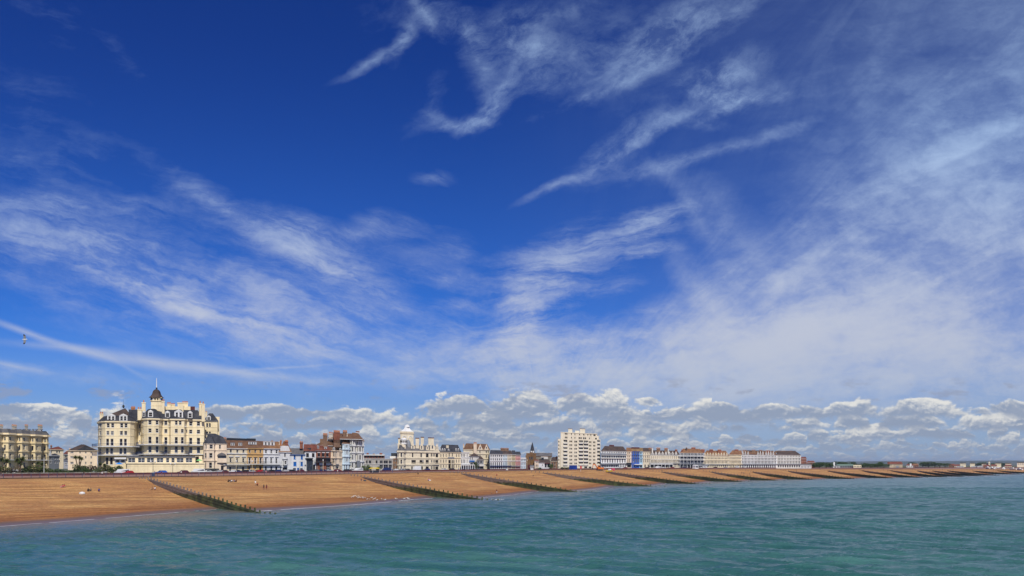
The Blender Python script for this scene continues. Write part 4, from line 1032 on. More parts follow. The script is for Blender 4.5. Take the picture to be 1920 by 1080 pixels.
house('corner_house', 'tall white corner house with dark string courses and a brown hipped roof', 'house', z6, 15, 296, 945, 335, offwhite,
    [([(35, 52), (78, 96), (128, 146), (165, 185), (205, 222), (245, 262)], [(345, 408)], 'g'), ([(46, 80), (110, 132), (160, 182), (205, 235), (255, 275)], [(470, 555), (628, 720), (790, 875)], 'g')],
    ('hip', 178, tile, 2, 12), bands=(440, 585, 762, 905), bays=[(30, 140, 1.4), (150, 285, 1.4)], chims=[(130, 140, 206, 250, 8, white, 2, 4, None, brickm)], trim=white, group=TG, bst=.45, dep=16, extra=ex)
# roofscape behind
b = Bld('old_brick_house', 'brown brick house with clustered tall chimney stacks behind the brick and cream houses', 'house', z5, 420, 900, 800, DB(610) + 4, DB(640) + 4)
b.block([(600, None), (900, None)], 440, 12, brick2); b.flush(); b.hip(300, tile, 3)
for q in ((548, 182, 636, 420, -2, brick2, 2, 4), (762, 122, 888, 330, -3, brickm, 2, 6), (664, 152, 745, 300, 3, offwhite, 2, 3), (950, 120, 1035, 330, 0, brick2, 2, 4), (1025, 190, 1046, 300, -1, magn, 1, 0)): b.chim(*q)
b.slab(760, 320, 890, 470, -3, 3, brick2, 'wall')
b = Bld('old_brick_house', 'lower brown house with a turret like gable behind the brick house', 'house', z5, 300, 560, 700, DB(600) + 16, DB(615) + 17)
b.block([(400, None), (700, None)], 430, 6, brick2); b.flush(); b.hip(378, tile, 3); b.slab(485, 300, 560, 400, 3, 3, brick2, 'wall'); b.slab(300, 395, 400, 440, 0, 4, greyp, 'roof_box')
b = Bld('rear_roof_house', 'brown tiled house rising behind the ice blue house', 'house', z5, 880, 1100, 700, DB(650) + 4, DB(660) + 4)
b.block([(890, None), (1110, None)], 310, 9, offwhite); b.rows([(905, 930), (940, 955)], [(225, 262)]) ; b.flush(); b.hip(190, tile, 2, 6); 
# --- modern low blocks
b = Bld('modern_block', 'low concrete modern block with ribbon windows between two big white buildings', 'apartment building', z6, 300, 880, 940); b.trim = conc
b.block([(295, None), (880, None)], 700, 10, conc)
b.rows([(340, 372), (395, 445), (530, 575), (618, 680), (695, 785), (800, 862)], [(738, 800)], 'g'); b.rows([(615, 682), (695, 785), (800, 862)], [(826, 890)], 'g'); b.flush(); b.bands([705, 812], .25, .2, offwhite); b.slab(690, 915, 880, 945, -2.5, 2.5, navy, 'shop_front')
b = Bld('modern_block', 'red brick block with a white roof edge behind the low concrete block', 'apartment building', z6, 290, 720, 900, DB(700) + 26, DB(715) + 30)
b.block([(280, None), (715, None)], 640, 10, rtile); b.even(290, 710, 7, 650, 690, .6, 'w'); b.flush(); b.slab(280, 618, 710, 638, -.8, 12, white, 'roof_edge'); 
for q in ((350, 585, 390, 620, 5, brickm, 1.5, 3), (475, 600, 515, 620, 5, brick2, 1.5, 2), (615, 585, 665, 620, 5, brickm, 1.5, 4)): b.chim(*q)
b = Bld('brick_house', 'brown brick house with a white attic storey left of the ornate hotel', 'house', z6, 878, 975, 940, DB(742) + 1, DB(744) + 1)
b.block([(880, None), (978, None)], 695, 8, brick2); b.rows([(895, 912), (925, 945)], [(720, 760), (800, 850)]); b.flush(); b.slab(822, 652, 985, 696, 2, 7, offwhite, 'attic'); b.slab(845, 588, 985, 652, 4, 7, darkp, 'roof')
# --- ornate cream hotel
z = ZM(735, 790, 10.28)
b = Bld('ornate_hotel', 'ornate ivory hotel with a domed square tower, shaped gables and tall chimneys', 'hotel', z, 95, 905, 940, DB(745), DB(822)); b.trim = cream3
D = DB(745)
dd = lambda x: lerp(DB(745), DB(822), (x - 95) / 810)
b.block([(97, dd(97) + 2), (108, dd(108) - 1), (150, dd(150) - 2.5), (225, dd(225) - 2.5), (255, dd(255) - 1), (262, dd(262)), (905, dd(905))], 580, 16, cream3)
for y0, y1 in ((612, 690), (740, 820), (868, 935)):
    b.rows([(112, 128), (165, 200), (225, 245)], [(y0, y1)])
b.rows([(385, 413), (548, 578)], [(610, 690)]); b.rows([(655, 705), (840, 890)], [(618, 690)], 'da', sill=False); b.rows([(750, 772), (785, 800), (808, 825)], [(618, 672), (742, 802), (868, 930)])
b.rows([(375, 460), (532, 612)], [(745, 815)], 'ds', sill=False); b.rows([(650, 708), (836, 892)], [(742, 815), (872, 935)], 'ds', sill=False); b.rows([(370, 400), (560, 600)], [(870, 935)], 'da', sill=False)
b.flush(); b.bands([582], .9, .5, cream3); b.bands([700, 712], .3, .35, cream3); b.bands([832, 845], .3, .35, cream3)
b.balcony(826, 1.1, cream3, cream3, sub=(262, 905)); b.mansard(455, 2.2, slate2, flat=lead); b.slab(262, 548, 905, 580, -.1, .4, cream3, 'parapet')
for q in ((366, 385, 440, 560), (535, 390, 608, 560), (658, 425, 708, 560), (732, 372, 828, 560), (838, 420, 896, 560)): b.gablet(*q, -.2, DUTCH, cream3, .6, True)
for q in ((455, 316, 522, 560, .2, cream3, 1.5, 0), (555, 298, 614, 400, 5, cream3, 1.5, 0), (700, 310, 806, 420, 4, cream3, 1.5, 0), (120, 318, 156, 440, 3, cream3, 1.5, 0)): b.chim(*q, maroon)
b.slab(130, 440, 262, 580, -.5, 4, cream3, 'attic_storey'); b.slab(110, 420, 160, 580, 0, 5, cream3, 'attic_storey')
for x in (150, 180, 225): b.slab(x, 495, x + 16, 535, -.56, .2, glass, 'window')
mb = MB(); a = b.onp(224, 1.2); r = (b.onp(275, 1.2) - b.onp(175, 1.2)).length / 2; zt = lambda y: zat(z.y(y), a.y)
mb.lathe(a.x, a.y, [(r, zt(442)), (r, zt(352)), (r * 1.08, zt(348)), (r * .8, zt(330)), (r * .3, zt(318))], white, 10)
for k in range(10):
    th = math.pi * 2 * (k + .5) / 10; q = Vector((a.x + math.cos(th) * r * .97, a.y + math.sin(th) * r * .97)); mb.bar((q.x, q.y, zt(405)), (q.x, q.y, zt(368)), r * .32, glass)
mb.build('turret', b.root)
mb = MB(); a = b.onp(312, 2.2); r = (b.onp(360, 1.2) - b.onp(268, 1.2)).length / 2; mb.lathe(a.x, a.y, [(r, zt(560)), (r, zt(500)), (r * .95, zt(440)), (r * .75, zt(395)), (r * .35, zt(362)), (.1, zt(348))], lead, 12); mb.build('dome', b.root)
mb = MB(); A, C = b.onp(160, 6), b.onp(415, 6); w = (C - A).length; ring = [tuple(A), tuple(C), tuple(C + b.inw * w * .8), tuple(A + b.inw * w * .8)]; zt = lambda y: zat(z.y(y), A.y)
mb.prism(ring, zt(500), zt(212), cream3); mb.prism(offs(ring, .35), zt(232), zt(222), cream3); mb.prism(offs(ring, .15), zt(212), zt(190), cream3)
for k in (0, 1):
    c0 = A.lerp(C, .3 + .46 * k) - b.inw * .06
    for j in range(8):
        t0, t1 = math.pi * j / 8, math.pi * (j + 1) / 8; rr = w * .15
        p0, p1 = c0 + b.ch * rr * math.cos(t0), c0 + b.ch * rr * math.cos(t1); mb.bar((p0.x, p0.y, zt(325) + rr * math.sin(t0)), (p1.x, p1.y, zt(325) + rr * math.sin(t1)), .35, white)
        mb.quad((c0.x, c0.y, zt(325)), (p0.x, p0.y, zt(325) + rr * math.sin(t0)), (p1.x, p1.y, zt(325) + rr * math.sin(t1)), (c0.x, c0.y, zt(325)), cream2)
mb.build('tower', b.root)
cc = (Vector(ring[0]) + Vector(ring[2])) / 2; cc = cc - b.inw * 0; mb = MB()
def rsc(k): return [tuple(cc + (Vector(p) - cc) * k) for p in ring]
pr_ = [(.95, 190), (.78, 178), (.62, 160), (.48, 140), (.40, 122), (.34, 104)]
for (k0, y0), (k1, y1) in zip(pr_, pr_[1:]): mb.prism(rsc(k0), zt(y0), zt(y1), white, poly2=rsc(k1))
mb.build('tower_roof', b.root); mb = MB(); rr = w * .19
mb.prism(rsc(.30), zt(165), zt(103), cream3)
mb.lathe(cc.x, cc.y, [(rr * .95, zt(104)), (rr * .95, zt(98)), (rr * .86, zt(84)), (rr * .64, zt(66)), (rr * .34, zt(56)), (.12, zt(50)), (.1, zt(42))], white, 14); mb.build('dome', b.root)
# --- next buildings
z = ZM(840, 810, 12)
def ex(b):
    for x in (70, 108): b.slab(x, 625, x + 14, 830, -.6, .8, cream3, 'column')
    b.slab(0, 565, 145, 595, -.5, .6, greyp, 'balcony')
    b.hip(285, slate, 3); b.slab(-40, 300, 15, 400, 3, 3, cream3, 'chimney')
house('seafront_hotel', 'cream mansard roofed hotel adjoining the ornate ivory hotel', 'hotel', z, -204, 287, 845, 455, cream2,
    [([(-168, -150), (-110, -92), (-50, -32)], [(495, 560), (620, 690), (738, 800)]), ([(10, 60), (75, 105), (120, 145)], [(630, 825)], 'ds'), ([(182, 200), (237, 255)], [(495, 560), (620, 690), (738, 800)]), ([(20, 40), (90, 110)], [(480, 550)])], ('mansard', 372, slate, 1.8), bands=(458, 580, 712),
    dorms=[(165, 362, 195, 440, .4, 1), (218, 362, 248, 440, .4, 1), (-5, 375, 30, 440, .4, 1), (-190, 365, -158, 440, .4, 1), (-140, 365, -108, 440, .4, 1), (-90, 365, -58, 440, .4, 1)], trim=cream2, extra=ex)
def ex(b):
    b.slab(290, 735, 605, 750, -3, 3, white, 'veranda_roof')
    for x in range(295, 600, 50): b.slab(x, 750, x + 14, 835, -3, .4, white, 'veranda_post')
house('seafront_house', 'white house with a long ground floor veranda', 'house', z, 290, 478, 840, 455, offwhite,
    [([(300, 318), (335, 352), (368, 385), (425, 440)], [(490, 560), (618, 705)]), ([(305, 345), (360, 395), (410, 440)], [(765, 825)], 'g')], None, bands=(460, 572, 715), trim=white, extra=ex, flat=lead)
def ex(b):
    b.slab(483, 640, 600, 670, -1.2, 1.2, bluep, 'awning')
house('inn', 'low dark roofed inn with a blue awning in front of the gabled hotel', 'inn', z, 480, 700, 840, 548, offwhite, [([(500, 520), (540, 560)], [(570, 620)]), ([(500, 560), (575, 640)], [(700, 800)], 'd')], ('hip', 475, dtile, 5), trim=greyp, extra=ex)
house('bar_front', 'dark timber fronted bar with a tattered canopy left of the navy shop fronts', 'shop', z, 660, 800, 845, 625, greyp, [([(680, 700), (730, 760)], [(650, 700)], 'd'), ([(670, 700), (720, 790)], [(770, 830)], 'd')], ('hip', 545, dtile, 3), trim=offwhite, off=-2,
    extra=lambda b: b.slab(708, 725, 818, 770, -2, 1, offwhite, 'sign_board'))
def ex(b):
    b.gablet(672, 268, 778, 400, -.3, SHARP, magn, 1.2, True); b.gablet(820, 268, 912, 400, -.3, SHARP, magn, 1.2, True); b.gablet(335, 268, 380, 420, 2, SHARP, magn, .8)
    b.slab(385, 405, 640, 455, 1, 6, magn, 'parapet')
house('gabled_hotel', 'tall ivory hotel with two sharp gables and a big chimney', 'hotel', z, 345, 935, 840, 400, cream3,
    [([(708, 732), (850, 875), (898, 915)], [(415, 470), (520, 580)]), ([(850, 870), (890, 910)], [(640, 700), (730, 800)])], ('hip', 262, tile, 3), bands=(400, 495, 605, 720), trim=cream3, off=9, dep=14,
    chims=[(575, 225, 648, 520, -1, magn, 2, 3), (338, 268, 362, 320, 6, magn, 1, 2)], extra=ex)
# --- coloured terrace
z = ZM(940, 820, 13.5)
CT = 'coloured terrace houses'
def terr(label, x0, x1, ye, m, n, dark=navy, roofy=None, rm=slate, **k):
    return house('terrace_house', label, 'house', z, x0, x1, 800, ye, m, [(x0 + 4, x1 - 4, n, 435, 492, .5), (x0 + 4, x1 - 4, n, 532, 582, .5), (x0 + 4, x1 - 4, n, 628, 715, .5), (x0 + 4, x1 - 4, n, 738, 792, .7, 'd')],
        ('hip', roofy or ye - 110, rm, 1, 1), bands=(600,), trim=white, group=CT, extra=lambda b: b.slab(x0, 715, x1, 738, -1.4, 1.5, dark, 'shop_awning'), **k)
terr('wide white end house of the coloured terrace, under a slate roof', -288, 40, 428, white, 6, roofy=325, rm=slate, chims=[(-20, 262, 185, 330, 5, brick2, 2, 8)])
terr('pale blue house between the wide white house and a white one in the terrace', 42, 150, 425, icy, 3, roofy=322, rm=dtile)
terr('white cream house with a slate roof next to the straw yellow house', 150, 258, 428, cream3, 3, roofy=330, rm=dtile)
terr('straw yellow terraced house left of the pink one', 258, 358, 436, yell_w, 3, dark=greyp, roofy=330, rm=slate)
terr('pale pink terraced house right of the straw yellow one', 358, 484, 445, pink_w, 4, dark=greyp, roofy=360, rm=slate)
house('small_house', 'narrow pale blue and white house right of the pink house', 'house', z, 490, 624, 800, 535, icy, [([(500, 515), (535, 548), (572, 586), (596, 608)], [(560, 600), (655, 695), (730, 780)])], None, bands=(545, 630), trim=white, flat=lead, extra=lambda b: b.slab(488, 510, 626, 542, -.2, 8, white, 'parapet'))
# --- church and its neighbours
b = Bld('church', 'brown stone church with a slender dark spire', 'church', z, 625, 880, 800, DB(990) + 6, DB(1004) + 8); b.trim = stone
b.block([(630, None), (880, None)], 400, 12, stone); b.rows([(700, 740), (755, 800)], [(490, 560)], 'g'); b.flush(); b.gablet(660, 370, 860, 440, -.1, SHARP, stone, 1.0); b.slab(612, 455, 636, 800, -.2, 5, stone, 'buttress')
b.slab(640, 690, 735, 800, -.2, .5, redp if False else maroon, 'door')
b.block([(845, b.dm + 16), (1272, b.dm + 20)], 480, 12, flint); b.flush(); b.hip(392, slate2, gable=True)
mb = MB(); a = b.onp(785, 4); r = (b.onp(848, 4) - b.onp(722, 4)).length / 2; zt = lambda y: zat(z.y(y), a.y)
mb.lathe(a.x, a.y, [(r, zt(405)), (r * .92, zt(372)), (r * .72, zt(310)), (r * .45, zt(225)), (r * .15, zt(150)), (.03, zt(118))], slate, 8); mb.lathe(a.x, a.y, [(r * 1.05, zt(408)), (r * 1.05, zt(398)), (r * .8, zt(396))], white, 8)
mb.build('spire', b.root)
for s_ in (-1, 1):
    q = b.onp(785 + s_ * 26, 2.0); mb = MB(); mb.box(q.x - .5, q.y - 1.2, zt(392), q.x + .5, q.y + .6, zt(345), white); mb.build('spire_louvre', b.root)
house('small_house', 'little white gable fronted cottage before the church', 'house', z, 738, 812, 800, 745, white, [([(765, 785)], [(755, 790)])], ('gable', 700, slate2), trim=white, off=-6, dep=6)
house('small_house', 'narrow house with white bays right of the church tower', 'house', z, 840, 945, 800, 600, magn, [([(875, 900), (915, 935)], [(615, 640), (690, 740)])], ('hip', 555, rtile, 2), trim=white, off=-1)
house('public_house', 'low white rendered building with a long dark roof left of the tower block', 'building', z, 945, 1240, 800, 648, white, [([(1030, 1056)], [(690, 712)], 'd'), ([(1100, 1150), (1165, 1230)], [(665, 760)], 'd')], ('hip', 550, dtile, 1, 3), trim=white,
    chims=[(1010, 510, 1075, 560, 4, darkp, 2, 0)], extra=lambda b: (b.slab(1000, 490, 1190, 552, 8, 5, offwhite, 'rear_wall'), b.slab(1100, 648, 1240, 668, -1.2, 1.4, maroon, 'canopy')))
house('brown_house', 'dark roofed brown house beside the tower block', 'house', z, 1245, 1440, 800, 605, brick2, [([(1280, 1310), (1345, 1370)], [(640, 690), (725, 770)])], ('hip', 495, dtile, 3), trim=cream3, off=3, chims=[(1385, 475, 1425, 540, 3, brickm, 1.5, 2)])
# --- tower block
z = ZM(1040, 795, 10.8)
ivory = M('ivory_render', (0.80, 0.73, 0.57))
b = Bld('tower_block', 'tall cream ten storey apartment block with stacked balconies', 'apartment building', z, 65, 930, 915, DB(1047), DB(1126)); b.trim = ivory
dd = lambda x: lerp(DB(1047), DB(1126), (x - 65) / 865)
ys = [283 + 73.5 * k for k in range(1, 9)]
b.block([(65, dd(65) + .6), (165, dd(165) + .6)], 305, 14, ivory); b.rows([(76, 96)], [(y - 16, y + 16) for y in [357 + 73.5 * k for k in range(8)]], 'd'); b.flush()
b.block([(858, dd(858) + 2), (928, dd(928) + 5)], 312, 12, ivory); b.rows([(855, 920)], [(y - 26, y + 4) for y in ys[0:7]], 'ds', glassb, sill=False); b.flush()
b.block([(122, dd(122)), (860, dd(860))], 182, 15, ivory)
R10 = [210, 283, 357] + ys[:8]
cw = [(300, 325), (333, 356), (400, 425), (432, 455), (695, 716), (722, 742), (780, 800), (804, 824)]
for k, y in enumerate(R10[:10]):
    if k < 2: b.rows([(205, 228), (235, 260), (330, 348), (402, 420)] + ([(495, 515), (580, 600), (665, 680), (725, 742), (785, 830)] if k == 0 else [(485, 515), (522, 550), (575, 605), (612, 640), (700, 716), (820, 855)]), [(y - 16, y + 16)], 'd')
    else: b.rows([(195, 222), (230, 256)] + cw + [(500, 530), (540, 565), (598, 625), (635, 658)] if k == 2 else cw, [(y - 15, y + 15)], 'd')
for y in ys[:7]: b.rows([(178, 258), (490, 578), (592, 680)], [(y - 26, y + 4)], 'ds', glassb, sill=False)
b.rows([(600, 660), (690, 745)], [(862, 895)], 'd', sill=False)
b.flush(); b.bands([186], .5, .3, ivory)
mbz = MB()
for y in ys[:7]:
    for x0, x1 in ((176, 262), (488, 580), (590, 682)): b.gbox(x0, y + 20, x1, y + 42, -1.0, 1.0, offwhite, mbz)
    for x0, x1 in ((176, 262), (488, 580), (590, 682)): b.gbox(x0, y + 6, x1, y + 9, -1.0, .08, offwhite, mbz)
mbz.build('balcony', b.root)
mbz = MB()
for y in ys[:7]: b.gbox(862, y + 20, 922, y + 42, 2.2, 1.2, offwhite, mbz)
mbz.build('balcony', b.root)
b.slab(275, 98, 356, 182, 3, 6, ivory, 'stair_head'); b.slab(270, 92, 360, 100, 2.8, 6.5, brick2, 'stair_head_roof'); b.slab(415, 135, 500, 182, 3, 6, ivory, 'lift_house'); b.slab(512, 98, 616, 182, 3, 6, ivory, 'stair_head'); b.slab(508, 92, 620, 100, 2.8, 6.5, brick2, 'stair_head_roof'); b.slab(860, 240, 895, 312, 3, 8, ivory, 'wall')
# --- veranda hotel and coloured group
z = ZM(1110, 820, 10.67)
def ex(b):
    b.slab(186, 322, 692, 356, -1.2, 2, lead, 'glass_canopy'); b.slab(186, 356, 684, 362, -1.5, 1.6, white, 'veranda_edge'); b.slab(186, 412, 684, 424, -1.5, 1.6, offwhite, 'veranda_edge'); b.slab(186, 512, 684, 520, -1.5, 1.6, white, 'veranda_edge')
    b.slab(190, 522, 545, 542, -2.4, 2.6, lead, 'canopy'); b.slab(290, 596, 540, 612, -3, 2, white, 'terrace_wall')
house('veranda_hotel', 'white hotel with a long grey glazed veranda right of the tower block', 'hotel', z, 182, 690, 622, 278, white,
    [(190, 685, 14, 290, 316, .45), (188, 685, 14, 362, 410, .8, 'g', glassb), (188, 685, 10, 428, 508, .42, 'g'), (188, 545, 10, 545, 600, .7, 'g', glassb), (550, 685, 4, 530, 600, .5, 'g')], ('hip', 178, dtile, 5), trim=white, chims=[(345, 150, 440, 200, 6, maroon, 2.5, 0)], extra=ex)
SG = 'coloured houses right of the veranda hotel'
def ex2(x0, x1): return lambda b: (b.slab(x0, 508, x1, 545, -1.4, 1.6, darkp, 'shop_canopy'),)
house('seafront_house', 'cream house left of the royal blue house', 'house', z, 690, 790, 622, 280, magn, [([(712, 728), (745, 760)], [(295, 335), (362, 400), (432, 500)]), ([(705, 780)], [(550, 600)], 'd')], ('hip', 205, otile, .5, .5), bands=(345, 420), trim=magn, group=SG, extra=ex2(690, 790))
house('seafront_house', 'royal blue house with white windows', 'house', z, 790, 948, 622, 280, blue_w, [(795, 945, 4, 292, 338, .55, 'w', glassl), (795, 945, 4, 360, 408, .55, 'w', glassl), (795, 945, 4, 435, 500, .55, 'w', glassl), (795, 945, 2, 555, 605, .7, 'n', bluep)], ('hip', 205, lich, .5, .5), bands=(350, 420), trim=blue_w, group=SG,
    chims=[(790, 196, 948, 225, 4, maroon, 2, 0)], extra=lambda b: b.slab(850, 535, 1010, 552, -2, 2.2, white, 'shop_canopy'))
house('seafront_house', 'sky blue narrow house right of the royal blue house', 'house', z, 948, 1014, 622, 282, lblue_w, [(952, 1012, 2, 295, 338, .5), (952, 1012, 2, 362, 408, .5), (952, 1012, 2, 435, 500, .5), (952, 1012, 1, 560, 605, .7)], ('hip', 208, lich, .5, .5), bands=(350, 420), trim=lblue_w, group=SG)
house('seafront_house', 'cream white house between the sky blue house and the long gabled terrace', 'house', z, 1014, 1165, 622, 285, cream3, [(1020, 1160, 4, 305, 342, .35), (1020, 1160, 4, 366, 412, .4), (1020, 1160, 4, 438, 498, .4), (1030, 1160, 2, 545, 600, .4)], ('hip', 212, dtile, .5, .5), bands=(350, 425), trim=cream3, group=SG)
def ex(b):
    for k in range(8):
        x = 1190 + k * 67; b.gablet(x, 280, x + 44, 352, -.1, ROUND, offwhite, .6, True)
    b.balcony(516, 1.3, offwhite, greyp); b.slab(1165, 526, 1620, 542, -3, 3.2, white, 'terrace_roof')
    for x in range(1165, 1640, 75): b.slab(x, 540, x + 8, 606, -3, .4, white, 'terrace_post')
house('gabled_terrace', 'long cream white terrace with eight little shaped gables and a glazed ground floor', 'terrace', z, 1168, 1755, 622, 350, cream3,
    [(1175, 1750, 14, 376, 392, .3), (1175, 1750, 14, 400, 426, .25), (1175, 1750, 21, 454, 510, .5), (1170, 1620, 8, 548, 604, .8, 'd'), (1630, 1750, 4, 540, 600, .4)], ('mansard', 262, dtile, 3), bands=(358, 442), trim=offwhite, bst=.4,
    chims=[(1128, 205, 1208, 300, 2, brick2, 2, 5), (1290, 205, 1365, 290, 2, brick2, 2, 5), (1448, 212, 1518, 300, 2, brick2, 2, 5), (1660, 235, 1708, 300, 2, brickm, 2, 3), (1195, 215, 1220, 285, .5, offwhite, 1, 0), (1515, 240, 1535, 290, .5, offwhite, 1, 0)], extra=ex)
z = ZM(1270, 820, 12.8)
def ex(b):
    b.balcony(457, 1.6, white, white); b.balcony(545, 1.6, white, white); b.balcony(643, 1.6, lead, lead)
    for x in range(66, 625, 82): b.slab(x, 375, x + 7, 740, -1.7, .25, white, 'veranda_post')
    b.slab(500, 655, 740, 690, -3, 3, greyp, 'shop_front'); b.slab(380, 690, 500, 755, -16, 4, white, 'kiosk') if False else None
house('veranda_hotel', 'hotel with three tiers of dark slate blue verandas and an orange roof', 'hotel', z, 58, 620, 752, 378, greyp,
    [(62, 618, 11, 390, 438, .55, 'w', glassl), (62, 618, 11, 462, 540, .75, 'd', glassb), (62, 618, 11, 552, 636, .75, 'n', glassb), (62, 618, 9, 655, 735, .7, 'd')], ('hip', 272, otile, 5), trim=white,
    chims=[(95, 285, 135, 360, 1, brickm, 2, 2), (205, 232, 238, 310, 3, dtile, 2, 1), (338, 232, 434, 310, 5, brickm, 2, 5)], extra=ex)
LT = 'long white and cream terraces'
def ex(b):
    for k in range(9):
        x = 640 + k * 66; b.gablet(x, 362, x + 42, 440, -.1, ROUND, cream2, .6, True)
    b.balcony(645, 1.2, white, cream3)
house('gabled_terrace', 'pale yellow terrace with nine little shaped gables under an orange roof', 'terrace', z, 622, 1240, 752, 440, cream2,
    [(630, 1235, 18, 482, 524, .5), (630, 1235, 18, 562, 632, .52), (630, 1235, 12, 668, 705, .55)], ('mansard', 318, otile, 4), bands=(450, 545), trim=cream3, group=LT, bst=.35,
    chims=[(566, 282, 655, 340, 3, brickm, 2, 5), (768, 282, 858, 345, 3, brickm, 2, 5), (965, 288, 1055, 350, 3, brickm, 2, 5)], extra=ex)
house('terrace', 'straw cream terrace with a plain brown hipped roof', 'terrace', z, 1242, 1540, 752, 415, cream2,
    [(1248, 1536, 10, 425, 455, .48), (1248, 1536, 10, 488, 528, .5), (1248, 1536, 10, 565, 632, .52), (1248, 1536, 7, 668, 720, .5)], ('hip', 310, otile, 5, .5), bands=(470, 552), trim=cream3, group=LT,
    chims=[(1372, 285, 1462, 335, 5, brickm, 2, 5)], extra=lambda b: b.balcony(645, 1.2, cream2, cream3))
z = ZM(1190, 780, 5.4)
def ex(b):
    for x in (1088, 1112, 1140, 1240, 1264, 1290, 1322, 1346, 1370, 1396): b.gablet(x, 352, x + 17, 392, -.1, SHARP, white, .6, True)
    b.slab(1085, 484, 1435, 492, -1.6, 1.8, greyp, 'balcony'); b.slab(1150, 496, 1250, 515, -4, 4, lead, 'bus_shelter_roof') if False else None
house('terrace', 'long white terrace with small sharp gables and rows of narrow windows', 'terrace', z, 1080, 1442, 530, 392, white,
    [(1086, 1432, 24, 402, 418, .5), (1086, 1432, 24, 426, 446, .52), (1086, 1432, 24, 452, 482, .55), (1086, 1432, 16, 496, 522, .6, 'g')], ('mansard', 350, tile, 5), bands=(422, 450), trim=white, group=LT,
    chims=[(1092, 342, 1132, 372, 3, brick2, 2, 4), (1184, 340, 1222, 372, 3, brick2, 2, 4), (1258, 342, 1292, 372, 3, tile, 2, 4), (1330, 346, 1368, 376, 3, brickm, 2, 4)], extra=ex)
house('terrace', 'ivory white end terrace with a dark slate hipped roof, last before the trees', 'terrace', z, 1440, 1682, 530, 396, offwhite,
    [(1446, 1678, 15, 400, 414, .45), (1446, 1678, 15, 424, 446, .5), (1446, 1678, 15, 453, 482, .5), (1446, 1678, 10, 496, 520, .6, 'g')], ('hip', 352, dtile, 1, 9), bands=(420, 450), trim=white, group=LT,
    chims=[(1420, 350, 1530, 362, 5, brick2, 2, 4), (1565, 350, 1598, 362, 5, brick2, 2, 3)], extra=lambda b: b.slab(1440, 484, 1682, 491, -1.6, 1.8, greyp, 'balcony'))
z = ZM(1480, 780, 4.364)
house('brick_house', 'red brick villa with white bays at the end of the terraces', 'house', z, 92, 140, 430, 350, brickm, [(95, 138, 4, 358, 372, .4), (95, 138, 4, 380, 394, .4)], ('hip', 334, rtile, 2), trim=white, off=6)
house('low_houses', 'low white houses in front of the red brick villa', 'house', z, 88, 180, 432, 402, white, [(92, 176, 7, 408, 424, .5, 'g')], ('hip', 392, slate2, 3), trim=white, dep=8)
house('brick_houses', 'long red roofed house behind the dark trees', 'house', z, 140, 210, 430, 382, brickm, [(145, 205, 5, 388, 400, .4)], ('hip', 366, rtile, 3), trim=white, off=60)

# ================================================================ ground look-up for everything that stands on the beach, promenade or road
from mathutils.bvhtree import BVHTree
bpy.context.view_layer.update()
def tree_of(names):
    vs, fs = [], []
    for nme in names:
        o = bpy.data.objects[nme]; k = len(vs); vs += [tuple(v.co) for v in o.data.vertices]; fs += [tuple(i + k for i in p.vertices) for p in o.data.polygons]
    return BVHTree.FromPolygons(vs, fs)
GT = tree_of(['beach', 'promenade', 'road', 'pavement', 'land', 'sea'])

def at(px, py):
    d = Vector(((px - 960) / F, 1, (HY - py) / F)).normalized(); h = GT.ray_cast(Vector((0, 0, H)), d)
    return h[0] if h[0] else P3(px, py, 400)
def ground(x, y):
    h = GT.ray_cast(Vector((x, y, 60)), Vector((0, 0, -1))); return h[0].z if h[0] else 8.0
def gp(px, d): x = (px - 960) / F * d; return Vector((x, d, ground(x, d)))
CREST_PX = []
for (p, zc, n) in CR: CREST_PX.append((pxof(p), p, zc, n))
def along_crest(px, off):
    for (a, p, zc, n), (c, q, zd, m_) in zip(CREST_PX, CREST_PX[1:]):
        if a <= px <= c: t = (px - a) / (c - a); w = p.lerp(q, t) + n.lerp(m_, t) * off; return w
    return CREST_PX[-1][1]
def road_at(px, off):
    w = along_crest(px, off)
    for _ in range(6):
        e = px - pxof(w); w = along_crest(px + 0, off) if False else w
        px2 = px + e; w = along_crest(px2, off); e2 = px - pxof(w); px2 += e2; w = along_crest(px2, off); break
    return Vector((w.x, w.y, ground(w.x, w.y)))
def coast_ang(px): a, c = along_crest(px - 8, 5), along_crest(px + 8, 5); return math.atan2((c - a).y, (c - a).x)

# --- promenade railing
rt = along_crest(-10, 0.15); root = thing('promenade_railing', 'blue grey post and rail fence along the seaward edge of the promenade', 'railing', (rt.x, rt.y, ground(rt.x, rt.y + .3)))
railm = M('railing_paint', (0.05, 0.06, 0.12), 0.6)
pts = []; px_ = -12.0
cur = along_crest(px_, 0.15); pts.append(cur)
while px_ < 742 and len(pts) < 98:
    px_ += 0.5; q = along_crest(px_, 0.15)
    if (q - pts[-1]).length >= 2.6: pts.append(q)
def cz(px):
    for (a, p, zc, n), (c, q, zd, m_) in zip(CREST_PX, CREST_PX[1:]):
        if a <= px <= c: return lerp(zc, zd, (px - a) / (c - a)) + 0.36
    return 7.9
pm = MB(); pm.box(-.06, -.06, 0, .06, .06, 1.15, railm); pm.lathe(0, 0, [(.09, 1.13), (.09, 1.22), (.02, 1.28)], railm, 6); pme = pm.mesh('post'); rl = MB()
for k, q in enumerate(pts):
    z_ = cz(pxof(q)); o = link('post', pme, root, (q.x - rt.x, q.y - rt.y, z_ - root.location.z))
    if k:
        p = pts[k - 1]; zp = cz(pxof(p))
        for h_ in (.35, .72, 1.08): rl.bar((p.x, p.y, zp + h_), (q.x, q.y, z_ + h_), .05, railm)
rl.build('rail', root)
